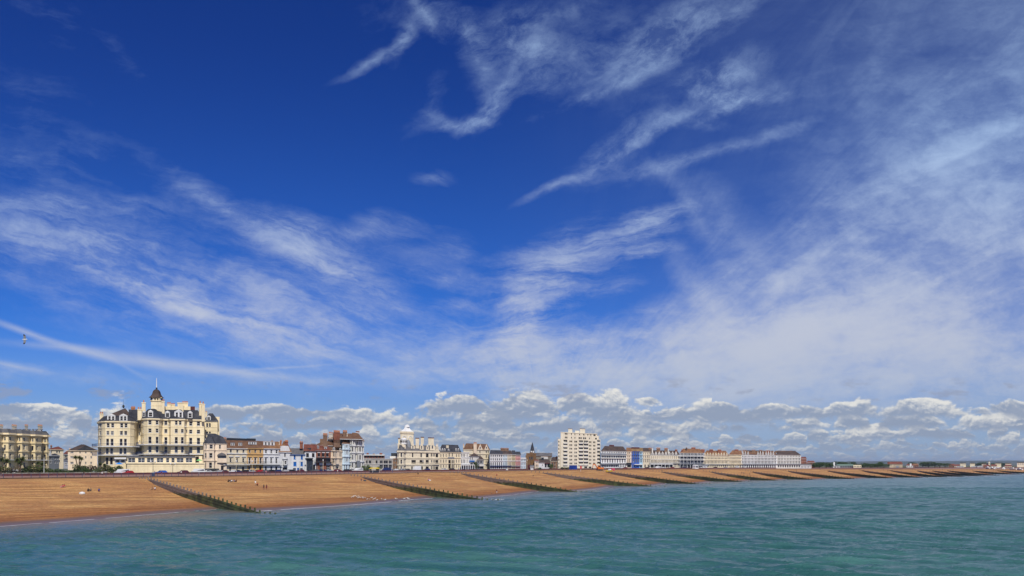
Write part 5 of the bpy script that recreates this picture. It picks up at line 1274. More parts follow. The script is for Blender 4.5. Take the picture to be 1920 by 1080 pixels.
# --- stone garden wall on the left
sw = MB(); prev = None
for k in range(40):
    q = along_crest(-80 + k * 8.2, PR + 3.0)
    if pxof(q) > 226: break
    cur = q
    if prev is not None: sw.bar((prev.x, prev.y, 8.35), (cur.x, cur.y, 8.35), .5, flint, 1.5)
    prev = cur
tag(sw.build('stone_wall'), 'grey stone garden wall behind the promenade at the left, below the shrubs', 'wall')

# --- foliage
def leafmat(name, c1, c2, c3):
    m, b = new_mat(name); p = pos(); n = nz(p, 0.9, 3, 0.6); n2 = nz(p, 6.0, 2, 0.6)
    c = cmix(smooth(n, 0.38, 0.62), c1, c2); c = cmix(smooth(n2, 0.55, 0.75, 0, .7), c, c3); setin(b, 'Base Color', c); b.inputs['Roughness'].default_value = 0.7; b.inputs['Specular IOR Level'].default_value = 0.2; MATS[name] = m; return m
leafd = leafmat('dark_leaves', (0.020, 0.038, 0.012), (0.040, 0.070, 0.018), (0.08, 0.11, 0.03)); leafg = leafmat('green_leaves', (0.035, 0.075, 0.014), (0.075, 0.13, 0.022), (0.14, 0.19, 0.05))
leafo = leafmat('olive_leaves', (0.075, 0.075, 0.030), (0.14, 0.12, 0.050), (0.24, 0.19, 0.09)); leafr = leafmat('purple_leaves', (0.040, 0.020, 0.020), (0.085, 0.045, 0.035), (0.12, 0.09, 0.05))
bark = M('bark', (0.12, 0.085, 0.06), 0.95, 0.3, 3)
def crown(seed, rx, ry, rz, n, leaf, mats, z0=0.0, lumps=7):
    r = random.Random(seed); b = MB(); cs = [(r.uniform(-.6, .6) * rx, r.uniform(-.6, .6) * ry, z0 + rz * r.uniform(.55, 1.35), r.uniform(.35, .6)) for _ in range(lumps)]
    for i in range(n):
        cx, cy, cz_, s = cs[r.randrange(lumps)]; th, ph = r.uniform(0, 6.28), math.acos(r.uniform(-1, 1)); q = r.uniform(.55, 1.0) ** .5 * (1 + .25 * r.random() * (r.random() < .15))
        p = Vector((cx + rx*s*q*math.sin(ph)*math.cos(th), cy + ry*s*q*math.sin(ph)*math.sin(th), max(.05, cz_ + rz*s*q*math.cos(ph))))
        nrm = Vector((r.gauss(0, 1), r.gauss(0, 1), r.gauss(0, 1) + .5)).normalized(); t = nrm.orthogonal().normalized(); s2 = nrm.cross(t); l = leaf * r.uniform(.6, 1.3); a = r.uniform(0, 6.28)
        t, s2 = (t * math.cos(a) + s2 * math.sin(a)) * l, (s2 * math.cos(a) - t * math.sin(a)) * l * .6
        b.quad(p - t, p - s2 * .8, p + t, p + s2 * .8, mats[0] if r.random() < .75 else mats[1])
    return b
def trunk_mb(r, hgt, rad, limbs, spread):
    b = MB(); b.lathe(0, 0, [(rad * 1.3, -.3), (rad, .3), (rad * .7, hgt * .55), (rad * .3, hgt)], bark, 7)
    for k in range(limbs):
        th = k * 6.28 / limbs + r.uniform(-.4, .4); z_ = hgt * r.uniform(.35, .7); b.bar((0, 0, z_), (math.cos(th) * spread, math.sin(th) * spread, z_ + hgt * .4), rad * .6, bark)
    return b
PROTO = {}
def plant(kind, seed, size, loc, label, cat, name, rz=0.0, group=None):
    """size = (width, height) metres"""
    key = (kind, seed)
    if key not in PROTO:
        r = random.Random(seed)
        mats = {'shrub': (leafg, leafd), 'dark': (leafd, leafg), 'olive': (leafo, leafg), 'purple': (leafr, leafd), 'tree': (leafg, leafd), 'green': (leafg, leafo)}[kind]
        if kind == 'tree': fm, tm = crown(seed, .5, .5, .42, 1500, .035, mats, .12, 9), trunk_mb(r, .5, .03, 4, .2)
        else: fm, tm = crown(seed, .5, .5, .5, 950, .045, mats, -.05, 7), trunk_mb(r, .45, .02, 3, .15)
        PROTO[key] = (fm.mesh('foliage'), tm.mesh('trunk'))
    fm, tm = PROTO[key]; t = thing(name, label, cat, loc, rz, group)
    a = link('crown' if kind == 'tree' else 'foliage', fm, t, (0, 0, 0)); c = link('trunk' if kind == 'tree' else 'stem', tm, t, (0, 0, 0))
    for o in (a, c): o.scale = (size[0], size[0], size[1])
    return t
GG = 'shrubs in the seafront garden'
shr = [ # px, top y, width px, kind, seed, label
 (4, 866, 30, 'olive', 1, 'straw coloured bush at the left edge of the photo, under the tall terrace'), (22, 870, 22, 'purple', 2, 'purple brown shrub below the leftmost cabbage palm'), (48, 872, 24, 'dark', 3, 'dark shrub under the tall cabbage palm, right of the white car'),
 (38, 880, 22, 'dark', 12, 'low dark round shrub just above the stone wall, in front of the tall cabbage palm'), (62, 866, 28, 'olive', 4, 'olive shrub in front of the terrace, left of its last bay'), (74, 872, 22, 'shrub', 5, 'green shrub below the last bay of the terrace'), (88, 874, 24, 'green', 6, 'bright green shrub at the corner of the terrace'),
 (100, 878, 26, 'purple', 7, 'reddish brown mound of leaves before the side street'), (118, 876, 26, 'shrub', 8, 'green mound in front of the side street'), (131, 878, 22, 'dark', 9, 'dark mound left of the triple headed palm'), (148, 864, 22, 'dark', 10, 'tall dark purple bush under the triple headed palm'),
 (160, 874, 16, 'shrub', 11, 'narrow green bush right of the triple headed palm'), (170, 868, 24, 'purple', 1, 'bushy brown shrub in front of the pale pink block'), (182, 875, 20, 'green', 2, 'fresh green bush below the left corner of the grand hotel'), (194, 868, 22, 'olive', 3, 'straw tipped bush in front of the left wing of the grand hotel'),
 (206, 869, 22, 'dark', 4, 'dark bush beside the blue parasol'), (216, 876, 20, 'olive', 5, 'low straw bush left of the hotel sun lounge base'), (226, 868, 18, 'dark', 6, 'dark bush against the corner of the hotel sun lounge')]
for (px, yt, w, kd, sd, lb) in shr:
    q = road_at(px, PR + R.uniform(7, 12)); hgt = zat(yt, q.y) - q.z; plant(kd, sd, (w * q.y / F * 1.15, hgt * 1.0), q, lb, 'shrub', 'shrub', R.uniform(0, 6), GG)
def palm(px, tops, label, off=9):
    q = road_at(px, PR + off); t = thing('cabbage_palm', label, 'palm', q, group='cabbage palms in the garden')
    for (x, y, rad) in tops:
        X = (x - px) * q.y / F; zc = zat(y, q.y) - q.z; r_ = rad * q.y / F; b = MB(); b.bar((X * .2, 0, -.3), (X * .4, 0, zc * .5), .32, bark); b.bar((X * .4, 0, zc * .5), (X, 0, zc), .24, bark); b.build('trunk', t, origin=(0, 0, 0))
        b = MB(); rr = random.Random(int(x * 7))
        for k in range(240):
            th, ph = rr.uniform(0, 6.28), math.acos(rr.uniform(-.75, 1)); d = Vector((math.sin(ph)*math.cos(th), math.sin(ph)*math.sin(th), math.cos(ph))); s = d.orthogonal().normalized() * .07
            L = r_ * rr.uniform(.75, 1.15); b.tri(Vector((X, 0, zc)) - s, Vector((X, 0, zc)) + s, Vector((X, 0, zc - .12 * L)) + d * L, leafo if rr.random() < .55 else leafg)
        b.build('crown', t, origin=(0, 0, 0))
palm(37, [(33, 863, 7), (42, 861, 7.5), (38, 868, 6)], 'tall cabbage palm in front of the cream terrace')
palm(8, [(4, 862, 7), (14, 864, 7)], 'straw coloured cabbage palm at the left edge'); palm(148, [(141.5, 857.5, 5), (149, 858, 5.5), (153, 860, 4.5)], 'cabbage palm with three heads in front of the pale pink block', 14)
palm(190, [(188, 870, 4), (196, 872, 4)], 'short cabbage palm at the left wing of the grand hotel'); palm(75, [(72, 868, 5), (80, 870, 5)], 'small cabbage palm before the last bay of the terrace', 13)
for (px, yt, w, kd, sd, lb) in ((672, 873, 14, 'dark', 3, 'dark bush right of the tall white corner house'), (684, 870, 16, 'shrub', 5, 'green bush in front of the low concrete block, left of the flagpoles'), (694, 868, 14, 'shrub', 8, 'tall green bush just left of the cream flagpoles'), (709, 871, 12, 'green', 9, 'small palm like bush right of the flagpoles'),
    (893, 862, 10, 'dark', 3, 'dark green bush beside the columns of the cream mansard hotel'), (1056, 874, 12, 'dark', 2, 'low dark shrub at the left foot of the tower block'), (1064, 875, 12, 'shrub', 4, 'low green shrub left of the blue container'), (1034, 866, 9, 'shrub', 6, 'thin green tree left of the tower block'), (1010, 875, 12, 'dark', 7, 'dark shrub in front of the low white building')):
    q = gp(px, DB(px) - 3.5); hgt = zat(yt, q.y) - q.z; plant(kd, sd, (w * q.y / F, hgt), q, lb, 'shrub', 'shrub', R.uniform(0, 6), 'shrubs in front of the houses')
# right hand trees
TRS = [(1524, 868, 15, 830), (1536, 866.5, 18, 840), (1549, 867, 17, 850), (1558, 869, 12, 860), (1572, 865, 16, 1000), (1580, 866.5, 12, 1010), (1594, 865, 15, 1020), (1606, 869.5, 12, 900), (1620, 870, 16, 890), (1632, 869.5, 16, 895), (1645, 869, 16, 900), (1657, 870, 14, 905), (1650, 866, 11, 1060), (1626, 867.8, 12, 1100),
       (1710, 866.8, 13, 1250), (1730, 866.2, 15, 1200), (1741, 865.6, 17, 1190), (1753, 866.8, 13, 1200), (1762, 868.2, 13, 1210), (1772, 868.6, 12, 1220), (1833, 867.5, 13, 1500), (1842, 866.4, 10, 1620), (1880, 867.8, 11, 1560), (1865, 868, 9, 1700)]
tlab = ['round dark tree next to the red brick villa', 'largest dark tree right of the brick villa', 'dark tree left of the white clock tower house', 'small tree touching the white clock tower', 'dark tree above the green roofed hall', 'flat dark tree just right of the one above the green hall', 'domed dark tree over the right end of the green hall',
    'bushy tree at the left end of the hedge line before the fort house', 'second bushy tree of the line before the fort house', 'middle bushy tree of the line before the fort house', 'full bushy tree of the line near the fort house', 'bushy tree touching the left wall of the fort house', 'distant domed tree above the hedge line left of the fort house', 'distant low tree above the middle of the hedge line',
    'dark tree right of the white chimney house', 'left tree of the dark wood right of the fort house', 'tallest tree of the dark wood right of the fort house', 'tree right of the tallest one in the dark wood', 'low tree near the right end of the dark wood', 'last low tree of the dark wood, before the red roofs', 'dark tree between two pale flat blocks at the right', 'distant tree peeping over the flat blocks', 'dark tree between the far right blocks', 'tiny distant tree right of the third flat block']
for (px, yt, w, d), lb in zip(TRS, tlab):
    q = gp(px, d); hgt = max(4, zat(yt, d) - q.z); plant('tree', int(px) % 5 + 20, (w * d / F * 1.65, hgt * 1.15), q, lb, 'tree', 'tree', px, 'trees beyond the terraces')

# --- distant buildings on the right
def dist(name, label, cat, px0, px1, ye, m, d, roof=None, yr=None, n=0, rows_=(), dep=10, flat=None, group='distant buildings at the right'):
    g = zat(879, d); b = Bld(name, label, cat, Z1, px0, px1, 879, d, d + (px1 - px0) * d / F * .25, group); b.zb = ground(b.root.location.x, d); b.root.location.z = b.zb
    b.trim = m; b.block([(px0, None), (px1, None)], ye, dep, m, flat=flat)
    for (y0, y1) in rows_: b.even(px0 + .3, px1 - .3, n, y0, y1, .5, 'w', sill=False)
    b.flush()
    if roof: b.hip(yr, roof, (px1 - px0) * d / F * .12)
    return b
b = dist('clock_tower_house', 'white house with a slim white tower right of the first trees', 'house', 1558, 1574, 874, white, 850, slate2, 872.5, 3, [(875, 876.8)]); b.slab(1562.5, 866.5, 1565.5, 876, 1, 2, white, 'tower')
dist('hall', 'long low hall with a pale green roof', 'hall', 1566, 1602, 873.2, greyp, 870, M('green_roof_sheet', (0.16, 0.24, 0.18), .7), 870.2, 8, [(874.2, 876.5)], dep=14)
dist('kiosk_building', 'low cream building at the right end of the green roofed hall', 'building', 1600, 1615, 871.8, cream2, 865, None, None, 5, [(873.5, 876)])
b = dist('fort_house', 'pale stone house with an arched door and a red tiled roof, standing alone', 'house', 1668, 1692, 870.2, M('pale_stone', (0.50, 0.41, 0.29), .9, .3), 905, rtile, 865.6, 0, [], dep=12); b.slab(1680, 873.5, 1685.5, 879, -.15, .4, greyp, 'door'); b.slab(1664, 866, 1669, 873, 3, 8, rtile, 'side_roof')
dist('white_house', 'small white house with a tall white chimney right of the fort house', 'house', 1700, 1712, 873, white, 1150, rtile, 870, 3, [(874, 876)]).slab(1706, 869, 1709, 875, -.5, 2, white, 'chimney')
dist('red_roof_house', 'red roofed low house left of the dark wood', 'house', 1711, 1722, 872.5, brickm, 1180, otile, 869.3, 3, [(874, 876)])
dist('green_shed', 'dark low shed in front of the dark wood', 'shed', 1716, 1740, 876.2, darkp, 1000, slate2, 875.3)
for k, (a, c, ye, m, lb) in enumerate(((1779, 1790, 873, rtile, 'red roofed house left of the first flat block'), (1789, 1800, 874, magn, 'pink house with a red roof below the first flat block'), (1843, 1856, 874.6, brick2, 'brown roofed house under the third flat block'), (1858, 1869, 874, magn, 'red roofed house between the third and fourth flat blocks'), (1884, 1897, 874.5, cream2, 'brown roofed house under the fifth flat block'))):
    dist('red_roof_house', lb, 'house', a, c, ye, m if m is not rtile else brickm, 1300, rtile, ye - 3.2, 3, [(ye + 1, ye + 2.4)])
for k, (a, c, ye, m, lb) in enumerate(((1800, 1811, 867.4, cream2, 'first pale flat roofed block of flats with a dark top floor'), (1819, 1828, 867.6, cream2, 'second pale flat roofed block, standing alone before the dark tree'), (1841, 1853, 868.8, magn, 'third flat roofed block, pinkish, beside a slim pale tower'), (1866, 1877, 867.6, cream2, 'fourth flat roofed block, pale yellow'), (1885, 1896, 868, magn, 'fifth flat roofed block, pinkish'), (1907, 1926, 866.6, magn, 'last flat roofed block, cut by the right edge of the photo'))):
    b = dist('flat_block', lb, 'apartment building', a, c, ye + .8, m, 1400, None, None, 5, [(ye + 1.4, ye + 2.6), (ye + 3.6, ye + 4.8)], dep=16); b.slab(a - .4, ye - .2, c + .4, ye + .9, -.8, 17, dtile, 'roof')
dist('slim_tower', 'slim pale tower beside the third flat block', 'tower', 1853.5, 1856.5, 865.8, cream2, 1390, None, None, 1, [(868, 869.5)])
for (a, c, ye, lb) in ((1794, 1807, 874.2, 'white flat shed in front of the red roofed houses'), (1821, 1832, 874.6, 'white low shed below the second flat block'), (1832, 1843, 874.0, 'pale blue low shed left of the white boats'), (1814, 1828, 877.2, 'yellow cream low beach building')):
    dist('shed', lb, 'shed', a, c, ye, (white, icy, cream)[0 if 'white' in lb else 1 if 'blue' in lb else 2], 1150, lead, ye - .5, 4, [(ye + .8, ye + 1.8)])
# white boats and tents drawn up at the right
def boat_mesh(hullm, topm):
    b = MB(); L, W, Hh = 6.0, 2.2, 1.3; st = [(-3, .75, .25), (-1.5, 1.0, .1), (0.5, 1.0, .1), (2, .7, .2), (3, .05, .6)]
    for (x0, w0, z0), (x1, w1, z1) in zip(st, st[1:]):
        for s in (-1, 1): b.quad((x0, s*w0*W/2*.5, z0), (x1, s*w1*W/2*.5, z1), (x1, s*w1*W/2, Hh + x1*.06), (x0, s*w0*W/2, Hh + x0*.06), hullm)
        b.quad((x0, -w0*W/2, Hh + x0*.06 - .1), (x0, w0*W/2, Hh + x0*.06 - .1), (x1, w1*W/2, Hh + x1*.06 - .1), (x1, -w1*W/2, Hh + x1*.06 - .1), topm)
        b.quad((x0, -w0*W/4, z0), (x1, -w1*W/4, z1), (x1, w1*W/4, z1), (x0, w0*W/4, z0), hullm)
    b.quad((-3, -.41, .25), (-3, .41, .25), (-3, .82, Hh - .18), (-3, -.82, Hh - .18), hullm)
    c = MB(); c.prism([(-.6, -.7), (1.2, -.55), (1.2, .55), (-.6, .7)], Hh - .1, Hh + .75, topm, poly2=[(-.5, -.6), (.7, -.45), (.7, .45), (-.5, .6)]); return b.mesh('hull'), c.mesh('cabin')
def boat(px, py, label, hullm, topm, sc=1.0, rz=None, d=None, group=None):
    q = gp(px, d) if d else at(px, py); t = thing('boat', label, 'boat', q, coast_ang(px) if rz is None else rz, group); h_, c_ = boat_mesh(hullm, topm); a = link('hull', h_, t); c = link('cabin', c_, t); a.scale = c.scale = (sc,) * 3; return t
for px, lb in ((1852, 'white boat with its bow left of the red roofs at the right'), (1860, 'white boat drawn up under the fourth flat block'), (1866, 'white boat right of the one under the fourth flat block'), (1872, 'white boat drawn up beside the low tents at the right'), (1882, 'lone white boat before the fifth flat block'), (1899, 'larger white boat left of the right edge'), (1912, 'white boat nearest the right edge')):
    boat(px, 877, lb, white, white, 1.7, R.uniform(0, 3), 1130, 'white boats on the beach top')
# hills
hm_, b_ = new_mat('far_hills'); n = nz(pos(), 0.004, 5, .6); setin(b_, 'Base Color', cmix(smooth(n, .4, .6), (0.045, 0.075, 0.05), (0.09, 0.11, 0.07))); b_.inputs['Roughness'].default_value = .95
hv, hf = [], []
for i in range(90):
    x = -2500 + i * 110; hh = 22 + 22 * mnoise.noise(Vector((x * .0011, 3.3, 0))) + 8 * mnoise.noise(Vector((x * .004, 9, 0)))
    hh = max(6, hh + (8 if 3300 < x < 4600 else 0)) 
    for k, (yy, f_) in enumerate(((6200, 0), (6600, .7), (7000, 1), (8200, .9), (9500, 0))): hv.append((x, yy + 200 * mnoise.noise(Vector((x * .002, k, 0))), 5 + hh * f_))
    if i:
        for k in range(4): a = (i - 1) * 5 + k; hf.append((a, a + 5, a + 6, a + 1))
struct(raw_obj('hills', hv, hf, hm_))

# --- vehicles
carglass = mglass('car_glass', (0.02, 0.022, 0.026), .05)
def car_parts(kind):
    L, W = (4.3, 1.8); b = MB(); g = MB(); P_ = M('car_paint', (0.5, 0.5, 0.5), .3, .03, 1, 0, .6)
    if kind == 'van': L = 5.2; prof = [(-2.6, .35), (-2.6, 1.9), (-2.45, 2.05), (1.2, 2.05), (1.85, 1.2), (2.55, 1.05), (2.62, .35)]; gl = [(-2.3, 1.25, 1.05, 1.8)]
    elif kind == 'lorry': prof = [(-2.6, .5), (-2.6, 2.9), (1.3, 2.9), (1.35, 2.3), (2.3, 2.2), (2.6, 1.2), (2.62, .4)]; gl = [(1.45, 1.3, 2.2, 2.0)]
    else: prof = [(-2.15, .3), (-2.15, .8), (-1.95, .98), (-1.55, 1.4), (-1.2, 1.48), (.2, 1.48), (.95, .98), (1.9, .82), (2.15, .6), (2.15, .3)]; gl = [(-1.55, 1.0, .75, 1.4)]
    n = len(prof); w = W / 2
    for (x0, z0), (x1, z1) in zip(prof, prof[1:] + prof[:1]):
        i0, i1 = (.82 if z0 > 1.2 else 1) * w, (.82 if z1 > 1.2 else 1) * w
        b.quad((x0, -i0, z0), (x0, i0, z0), (x1, i1, z1), (x1, -i1, z1), P_)
    for s in (-1, 1):
        i = len(b.v); b.v += [(x, s * (.82 if z > 1.2 else 1) * w, z) for x, z in prof]; b.f.append(tuple(range(i, i + n)) if s < 0 else tuple(range(i + n - 1, i - 1, -1))); b.m.append(0)
        for (x0, z0, x1, z1) in gl:
            g.quad((x0, s * (w * .97 + .01), z0), (x1, s * (w * .97 + .01), z0), (x1 - (.5 if kind != 'van' else .1), s * (w * .84 + .015), z1), (x0 + .25, s * (w * .84 + .015), z1), carglass)
    x0, z0, x1, z1 = gl[0]
    if kind == 'car': g.quad((.92, -.7, 1.02), (.92, .7, 1.02), (.26, .66, 1.44), (.26, -.66, 1.44), carglass); g.quad((-1.93, -.7, 1.02), (-1.93, .7, 1.02), (-1.6, .66, 1.38), (-1.6, -.66, 1.38), carglass)
    wm = MB()
    for k in range(10):
        t0, t1 = 6.283 * k / 10, 6.283 * (k + 1) / 10; c0, s0, c1, s1 = math.cos(t0) * .33, math.sin(t0) * .33, math.cos(t1) * .33, math.sin(t1) * .33
        wm.quad((c0, -.11, s0), (c1, -.11, s1), (c1, .11, s1), (c0, .11, s0), rubber)
        for s in (-.11, .11): wm.tri((0, s, 0), (c0, s, s0), (c1, s, s1), rubber)
    return b.mesh('body'), g.mesh('side_windows'), wm.mesh('wheel'), (1.35 if kind == 'car' else 1.7)
CM = {k: car_parts(k) for k in ('car', 'van', 'lorry')}
CARC = {'white': (.75, .75, .74), 'silver': (.42, .43, .45), 'black': (.015, .015, .018), 'dark blue': (.015, .03, .12), 'bright blue': (.02, .12, .5), 'dark red': (.16, .012, .02), 'red': (.4, .02, .02), 'grey': (.12, .125, .13), 'maroon': (.10, .02, .03)}
def paint(c):
    k = c.replace(' ', '_') + '_car_paint'
    return M(k, CARC[c], .3, .03, 1, 0, .6)
def car(px, colour, label, kind='car', off=None, small=False):
    q = road_at(px, PR + (4.6 if off is None else off)); t = thing('parked_' + kind, label, kind, q, coast_ang(px) + (math.pi if R.random() < .5 else 0), 'vehicles parked along the seafront road')
    bm_, gm_, wm_, wx = CM[kind]; o = link('body', bm_, t, (0, 0, 0)); o.material_slots[0].link = 'OBJECT'; o.material_slots[0].material = paint(colour); link('side_windows', gm_, t, (0, 0, 0))
    if not small:
        for x in (-wx, wx):
            for y in (-.82, .82): link('wheel', wm_, t, (x, y, .33))
    return t
CARS = [(229, 'white', 'van', 'white van at the left corner of the hotel sun lounge'), (302, 'bright blue', 'car', 'bright blue car in front of the hotel sun lounge'), (343, 'maroon', 'car', 'dark maroon car in front of the hotel sun lounge'), (371, 'white', 'van', 'white people carrier near the right end of the hotel base wall'),
 (391, 'white', 'car', 'white car in front of the cream mansard house beside the hotel'), (409, 'silver', 'car', 'silver car before the arched door of the cream house'), (422, 'maroon', 'car', 'maroon car at the left end of the cream terraced house'), (434, 'white', 'car', 'white car before the cream terraced house'), (446, 'dark blue', 'car', 'dark blue car before the cream terraced house'), (458, 'black', 'car', 'black car before the cream terraced house'),
 (472, 'silver', 'car', 'silver car before the ochre yellow house'), (484, 'red', 'car', 'red car before the ochre yellow house'), (495, 'grey', 'car', 'grey car between the ochre and white terraced houses'), (507, 'black', 'car', 'black car before the white house with the boxy dormer'), (519, 'dark blue', 'car', 'dark blue car before the arched door of the white house'), (533, 'silver', 'car', 'silver car before the narrow gabled house'),
 (547, 'black', 'car', 'black car before the cottage with blue windows'), (562, 'maroon', 'car', 'maroon car before the cottage with blue windows'), (590, 'grey', 'car', 'grey car before the black glazed bay'), (606, 'dark blue', 'car', 'dark blue car before the red brick house'), (618, 'silver', 'car', 'silver car before the red brick house'), (634, 'dark red', 'car', 'dark red car before the narrow cream house'),
 (652, 'black', 'car', 'black car before the ice blue house'), (672, 'white', 'van', 'white van before the tall white corner house'), (725, 'dark blue', 'van', 'dark blue van before the low concrete block'), (740, 'white', 'car', 'white car before the brown brick house'), (755, 'silver', 'car', 'silver car before the domed hotel tower'), (765, 'grey', 'car', 'grey car before the ornate hotel tower'),
 (782, 'white', 'lorry', 'big white lorry before the ornate hotel'), (800, 'dark blue', 'car', 'dark blue car before the ornate hotel'), (833, 'white', 'car', 'white car near the right end of the ornate hotel'), (848, 'black', 'car', 'black car before the cream mansard hotel'), (868, 'dark blue', 'car', 'dark blue car before the long veranda'), (890, 'silver', 'car', 'silver car before the inn with the blue awning'),
 (902, 'grey', 'car', 'grey car before the dark bar front'), (923, 'maroon', 'car', 'maroon car before the wide white terrace house'), (944, 'white', 'car', 'white car before the pale blue terrace house'), (966, 'silver', 'car', 'silver car before the straw yellow house'), (984, 'dark red', 'car', 'dark red car before the small pale blue house'), (998, 'black', 'car', 'black car before the church'), (1018, 'grey', 'car', 'grey car before the low white building'),
 (1042, 'dark blue', 'car', 'dark blue car left of the tower block'), (1098, 'grey', 'car', 'grey car before the tower block'), (1108, 'white', 'car', 'white car before the tower block, left of the excavator'), (1160, 'silver', 'car', 'silver car before the veranda hotel'), (1172, 'dark red', 'car', 'dark red car before the veranda hotel'), (1193, 'bright blue', 'car', 'bright blue car under the royal blue house'), (1212, 'black', 'car', 'black car right of the royal blue house'),
 (1233, 'white', 'van', 'white van before the long gabled terrace'), (1245, 'white', 'car', 'white car right of the white van at the gabled terrace'), (1260, 'dark red', 'car', 'dark red car at the right end of the long gabled terrace'), (1284, 'dark blue', 'car', 'dark blue car before the slate blue verandas'), (1316, 'white', 'car', 'white car right of the kiosk'), (1322, 'white', 'van', 'white van left of the pale yellow terrace'), (1341, 'black', 'car', 'black car before the pale yellow terrace'),
 (1360, 'silver', 'car', 'silver car before the pale yellow terrace'), (1382, 'white', 'van', 'white van before the straw cream terrace'), (1398, 'white', 'van', 'white van at the left of the long white terrace'), (1412, 'grey', 'car', 'grey car before the long white terrace'), (1428, 'white', 'lorry', 'white lorry before the long white terrace'), (1446, 'silver', 'car', 'silver car at the right end of the long white terrace'), (1466, 'white', 'car', 'white car before the ivory end terrace'), (1482, 'white', 'van', 'white van before the ivory end terrace'), (1498, 'silver', 'car', 'silver car at the end of the ivory terrace')]
for (px, c, k, lb) in CARS: car(px, c, lb, k)
car(30, 'white', 'white car behind the shrubs under the tall terrace', 'van', 18); car(186, 'white', 'white van behind the shrubs left of the grand hotel', 'van', 19); car(239, 'red', 'small red car beside the white van at the sun lounge corner', 'car', 3.8)

# --- lamps, poles, signs
lampm = M('lamp_post_cream', (0.62, 0.55, 0.38), .6); lglass = M('lamp_glass', (0.75, 0.75, 0.72), .3)
def lamp(px, label, hgt=4.6, m=darkp, double=False, off=PR + 1.4):
    q = road_at(px, off); t = thing('street_lamp', label, 'street lamp', q, coast_ang(px), 'street lamps along the promenade'); b = MB()
    b.lathe(0, 0, [(.16, -.2), (.16, .5), (.09, .7), (.07, hgt)], m, 7); b.build('pole', t, origin=(0, 0, 0)); xs = (-.9, .9) if double else (0,)
    if double: b = MB(); b.bar((-.95, 0, hgt - .1), (.95, 0, hgt - .1), .08, m); b.bar((-.7, 0, hgt - .1), (0, 0, hgt - .7), .05, m); b.bar((.7, 0, hgt - .1), (0, 0, hgt - .7), .05, m); b.build('arm', t, origin=(0, 0, 0))
    for x in xs: b = MB(); b.lathe(x, 0, [(.06, hgt - .05), (.24, hgt + .15), (.27, hgt + .5), (.1, hgt + .7), (.02, hgt + .85)], lglass, 8); b.build('lantern', t, origin=(0, 0, 0))
for px, lb, hh, dbl in ((287, 'dark double headed lamp at the top of the nearest groyne', 4.4, True), (324, 'dark double headed lamp before the hotel sun lounge', 3.6, True), (443, 'cream lamp post before the cream terraced house', 4.6, False), (473, 'cream lamp post before the ochre yellow house', 4.6, False), (562, 'slim lamp post before the blue windowed cottage', 4.6, False),
    (606, 'lamp post in front of the red brick house', 5.2, False), (793, 'lamp post in front of the ornate hotel', 5, False), (930, 'white lamp post before the wide white terrace house', 5, False), (989, 'white lamp post before the red church door', 6, False), (1033, 'white lamp post left of the tower block', 6, False), (1187, 'lamp post before the royal blue house', 5, False),
    (1270, 'lamp post between the gabled terrace and the dark verandas', 5, False), (1365, 'lamp post before the pale yellow terrace', 5, False), (1458, 'lamp post between the last two white terraces', 5, False)):
    lamp(px, lb, hh, darkp if dbl else lampm, dbl)
def pole(px, y0, label, m, off=PR + 3, name='flagpole', r=.09):
    q = road_at(px, off); hgt = zat(y0, q.y) - q.z; b = MB(); b.lathe(0, 0, [(r * 1.6, -.2), (r, .6), (r * .6, hgt)], m, 7); b.lathe(0, 0, [(.02, hgt), (.12, hgt + .1), (.02, hgt + .22)], m, 7)
    tag(b.build(name, None, origin=(0, 0, 0)), label, 'pole').location = q
pole(697.5, 866, 'left cream flagpole before the low concrete block', lampm); pole(704.3, 863, 'right cream flagpole before the low concrete block', lampm)
pole(82.5, 860, 'white pole before the last bay of the left terrace', white); pole(240, 858, 'thin pole beside the corner of the sun lounge', greyp, r=.04)
def simplebox(name, label, cat, px, py, w, h, d, m, rz=None, extra=None, off=None):
    q = at(px, py) if off is None else road_at(px, off); t = thing(name, label, cat, q, coast_ang(px) if rz is None else rz); b = MB(); b.box(-w/2, -d/2, 0, w/2, d/2, h, m); return t, b
# blue site container, with ribs
t, b = simplebox('site_container', 'blue site container in front of the tower block', 'container', 1074.5, 880.9, 7.2, 3.0, 2.4, M('container_blue', (0.015, 0.05, 0.28), .5), off=15)
for k in range(15): b.box(-3.5 + k * .5, -1.27, .15, -3.3 + k * .5, -1.2, 2.85, MATS['container_blue'])
b.build('box', t, origin=(0, 0, 0)); b = MB(); b.box(-3.6, -1.28, -.1, 3.6, 1.28, 0.0, darkp); b.build('base_frame', t, origin=(0, 0, 0))
# excavator
exm = M('excavator_orange', (0.62, 0.17, 0.02), .5); q = at(1124, 882.4); t = thing('excavator', 'orange tracked excavator at the top of the beach before the tower block', 'excavator', q, coast_ang(1124) * .4)
for s in (-1, 1):
    b = MB(); n = 14; pr_ = [(math.cos(a) * .45 + (1.5 if math.cos(a) > 0 else -1.5), .45 + math.sin(a) * .45) for a in [6.283 * k / n for k in range(n)]]
    i = len(b.v); b.v += [(x, s * 1.2 - .3, z_) for x, z_ in pr_] + [(x, s * 1.2 + .3, z_) for x, z_ in pr_]; k0 = b.mi(rubber)
    for k in range(n): k2 = (k + 1) % n; b.f.append((i + k, i + k2, i + n + k2, i + n + k)); b.m.append(k0)
    b.f.append(tuple(range(i, i + n))); b.m.append(k0); b.f.append(tuple(range(i + 2*n - 1, i + n - 1, -1))); b.m.append(k0); b.build('track', t, origin=(0, 0, 0))
b = MB(); b.prism([(-1.6, -1.3), (2.6, -1.3), (2.9, -.8), (2.9, .8), (2.6, 1.3), (-1.6, 1.3)], 1.0, 2.2, exm); b.box(-.2, -.5, .85, .6, .5, 1.0, darkp); b.build('body', t, origin=(0, 0, 0))
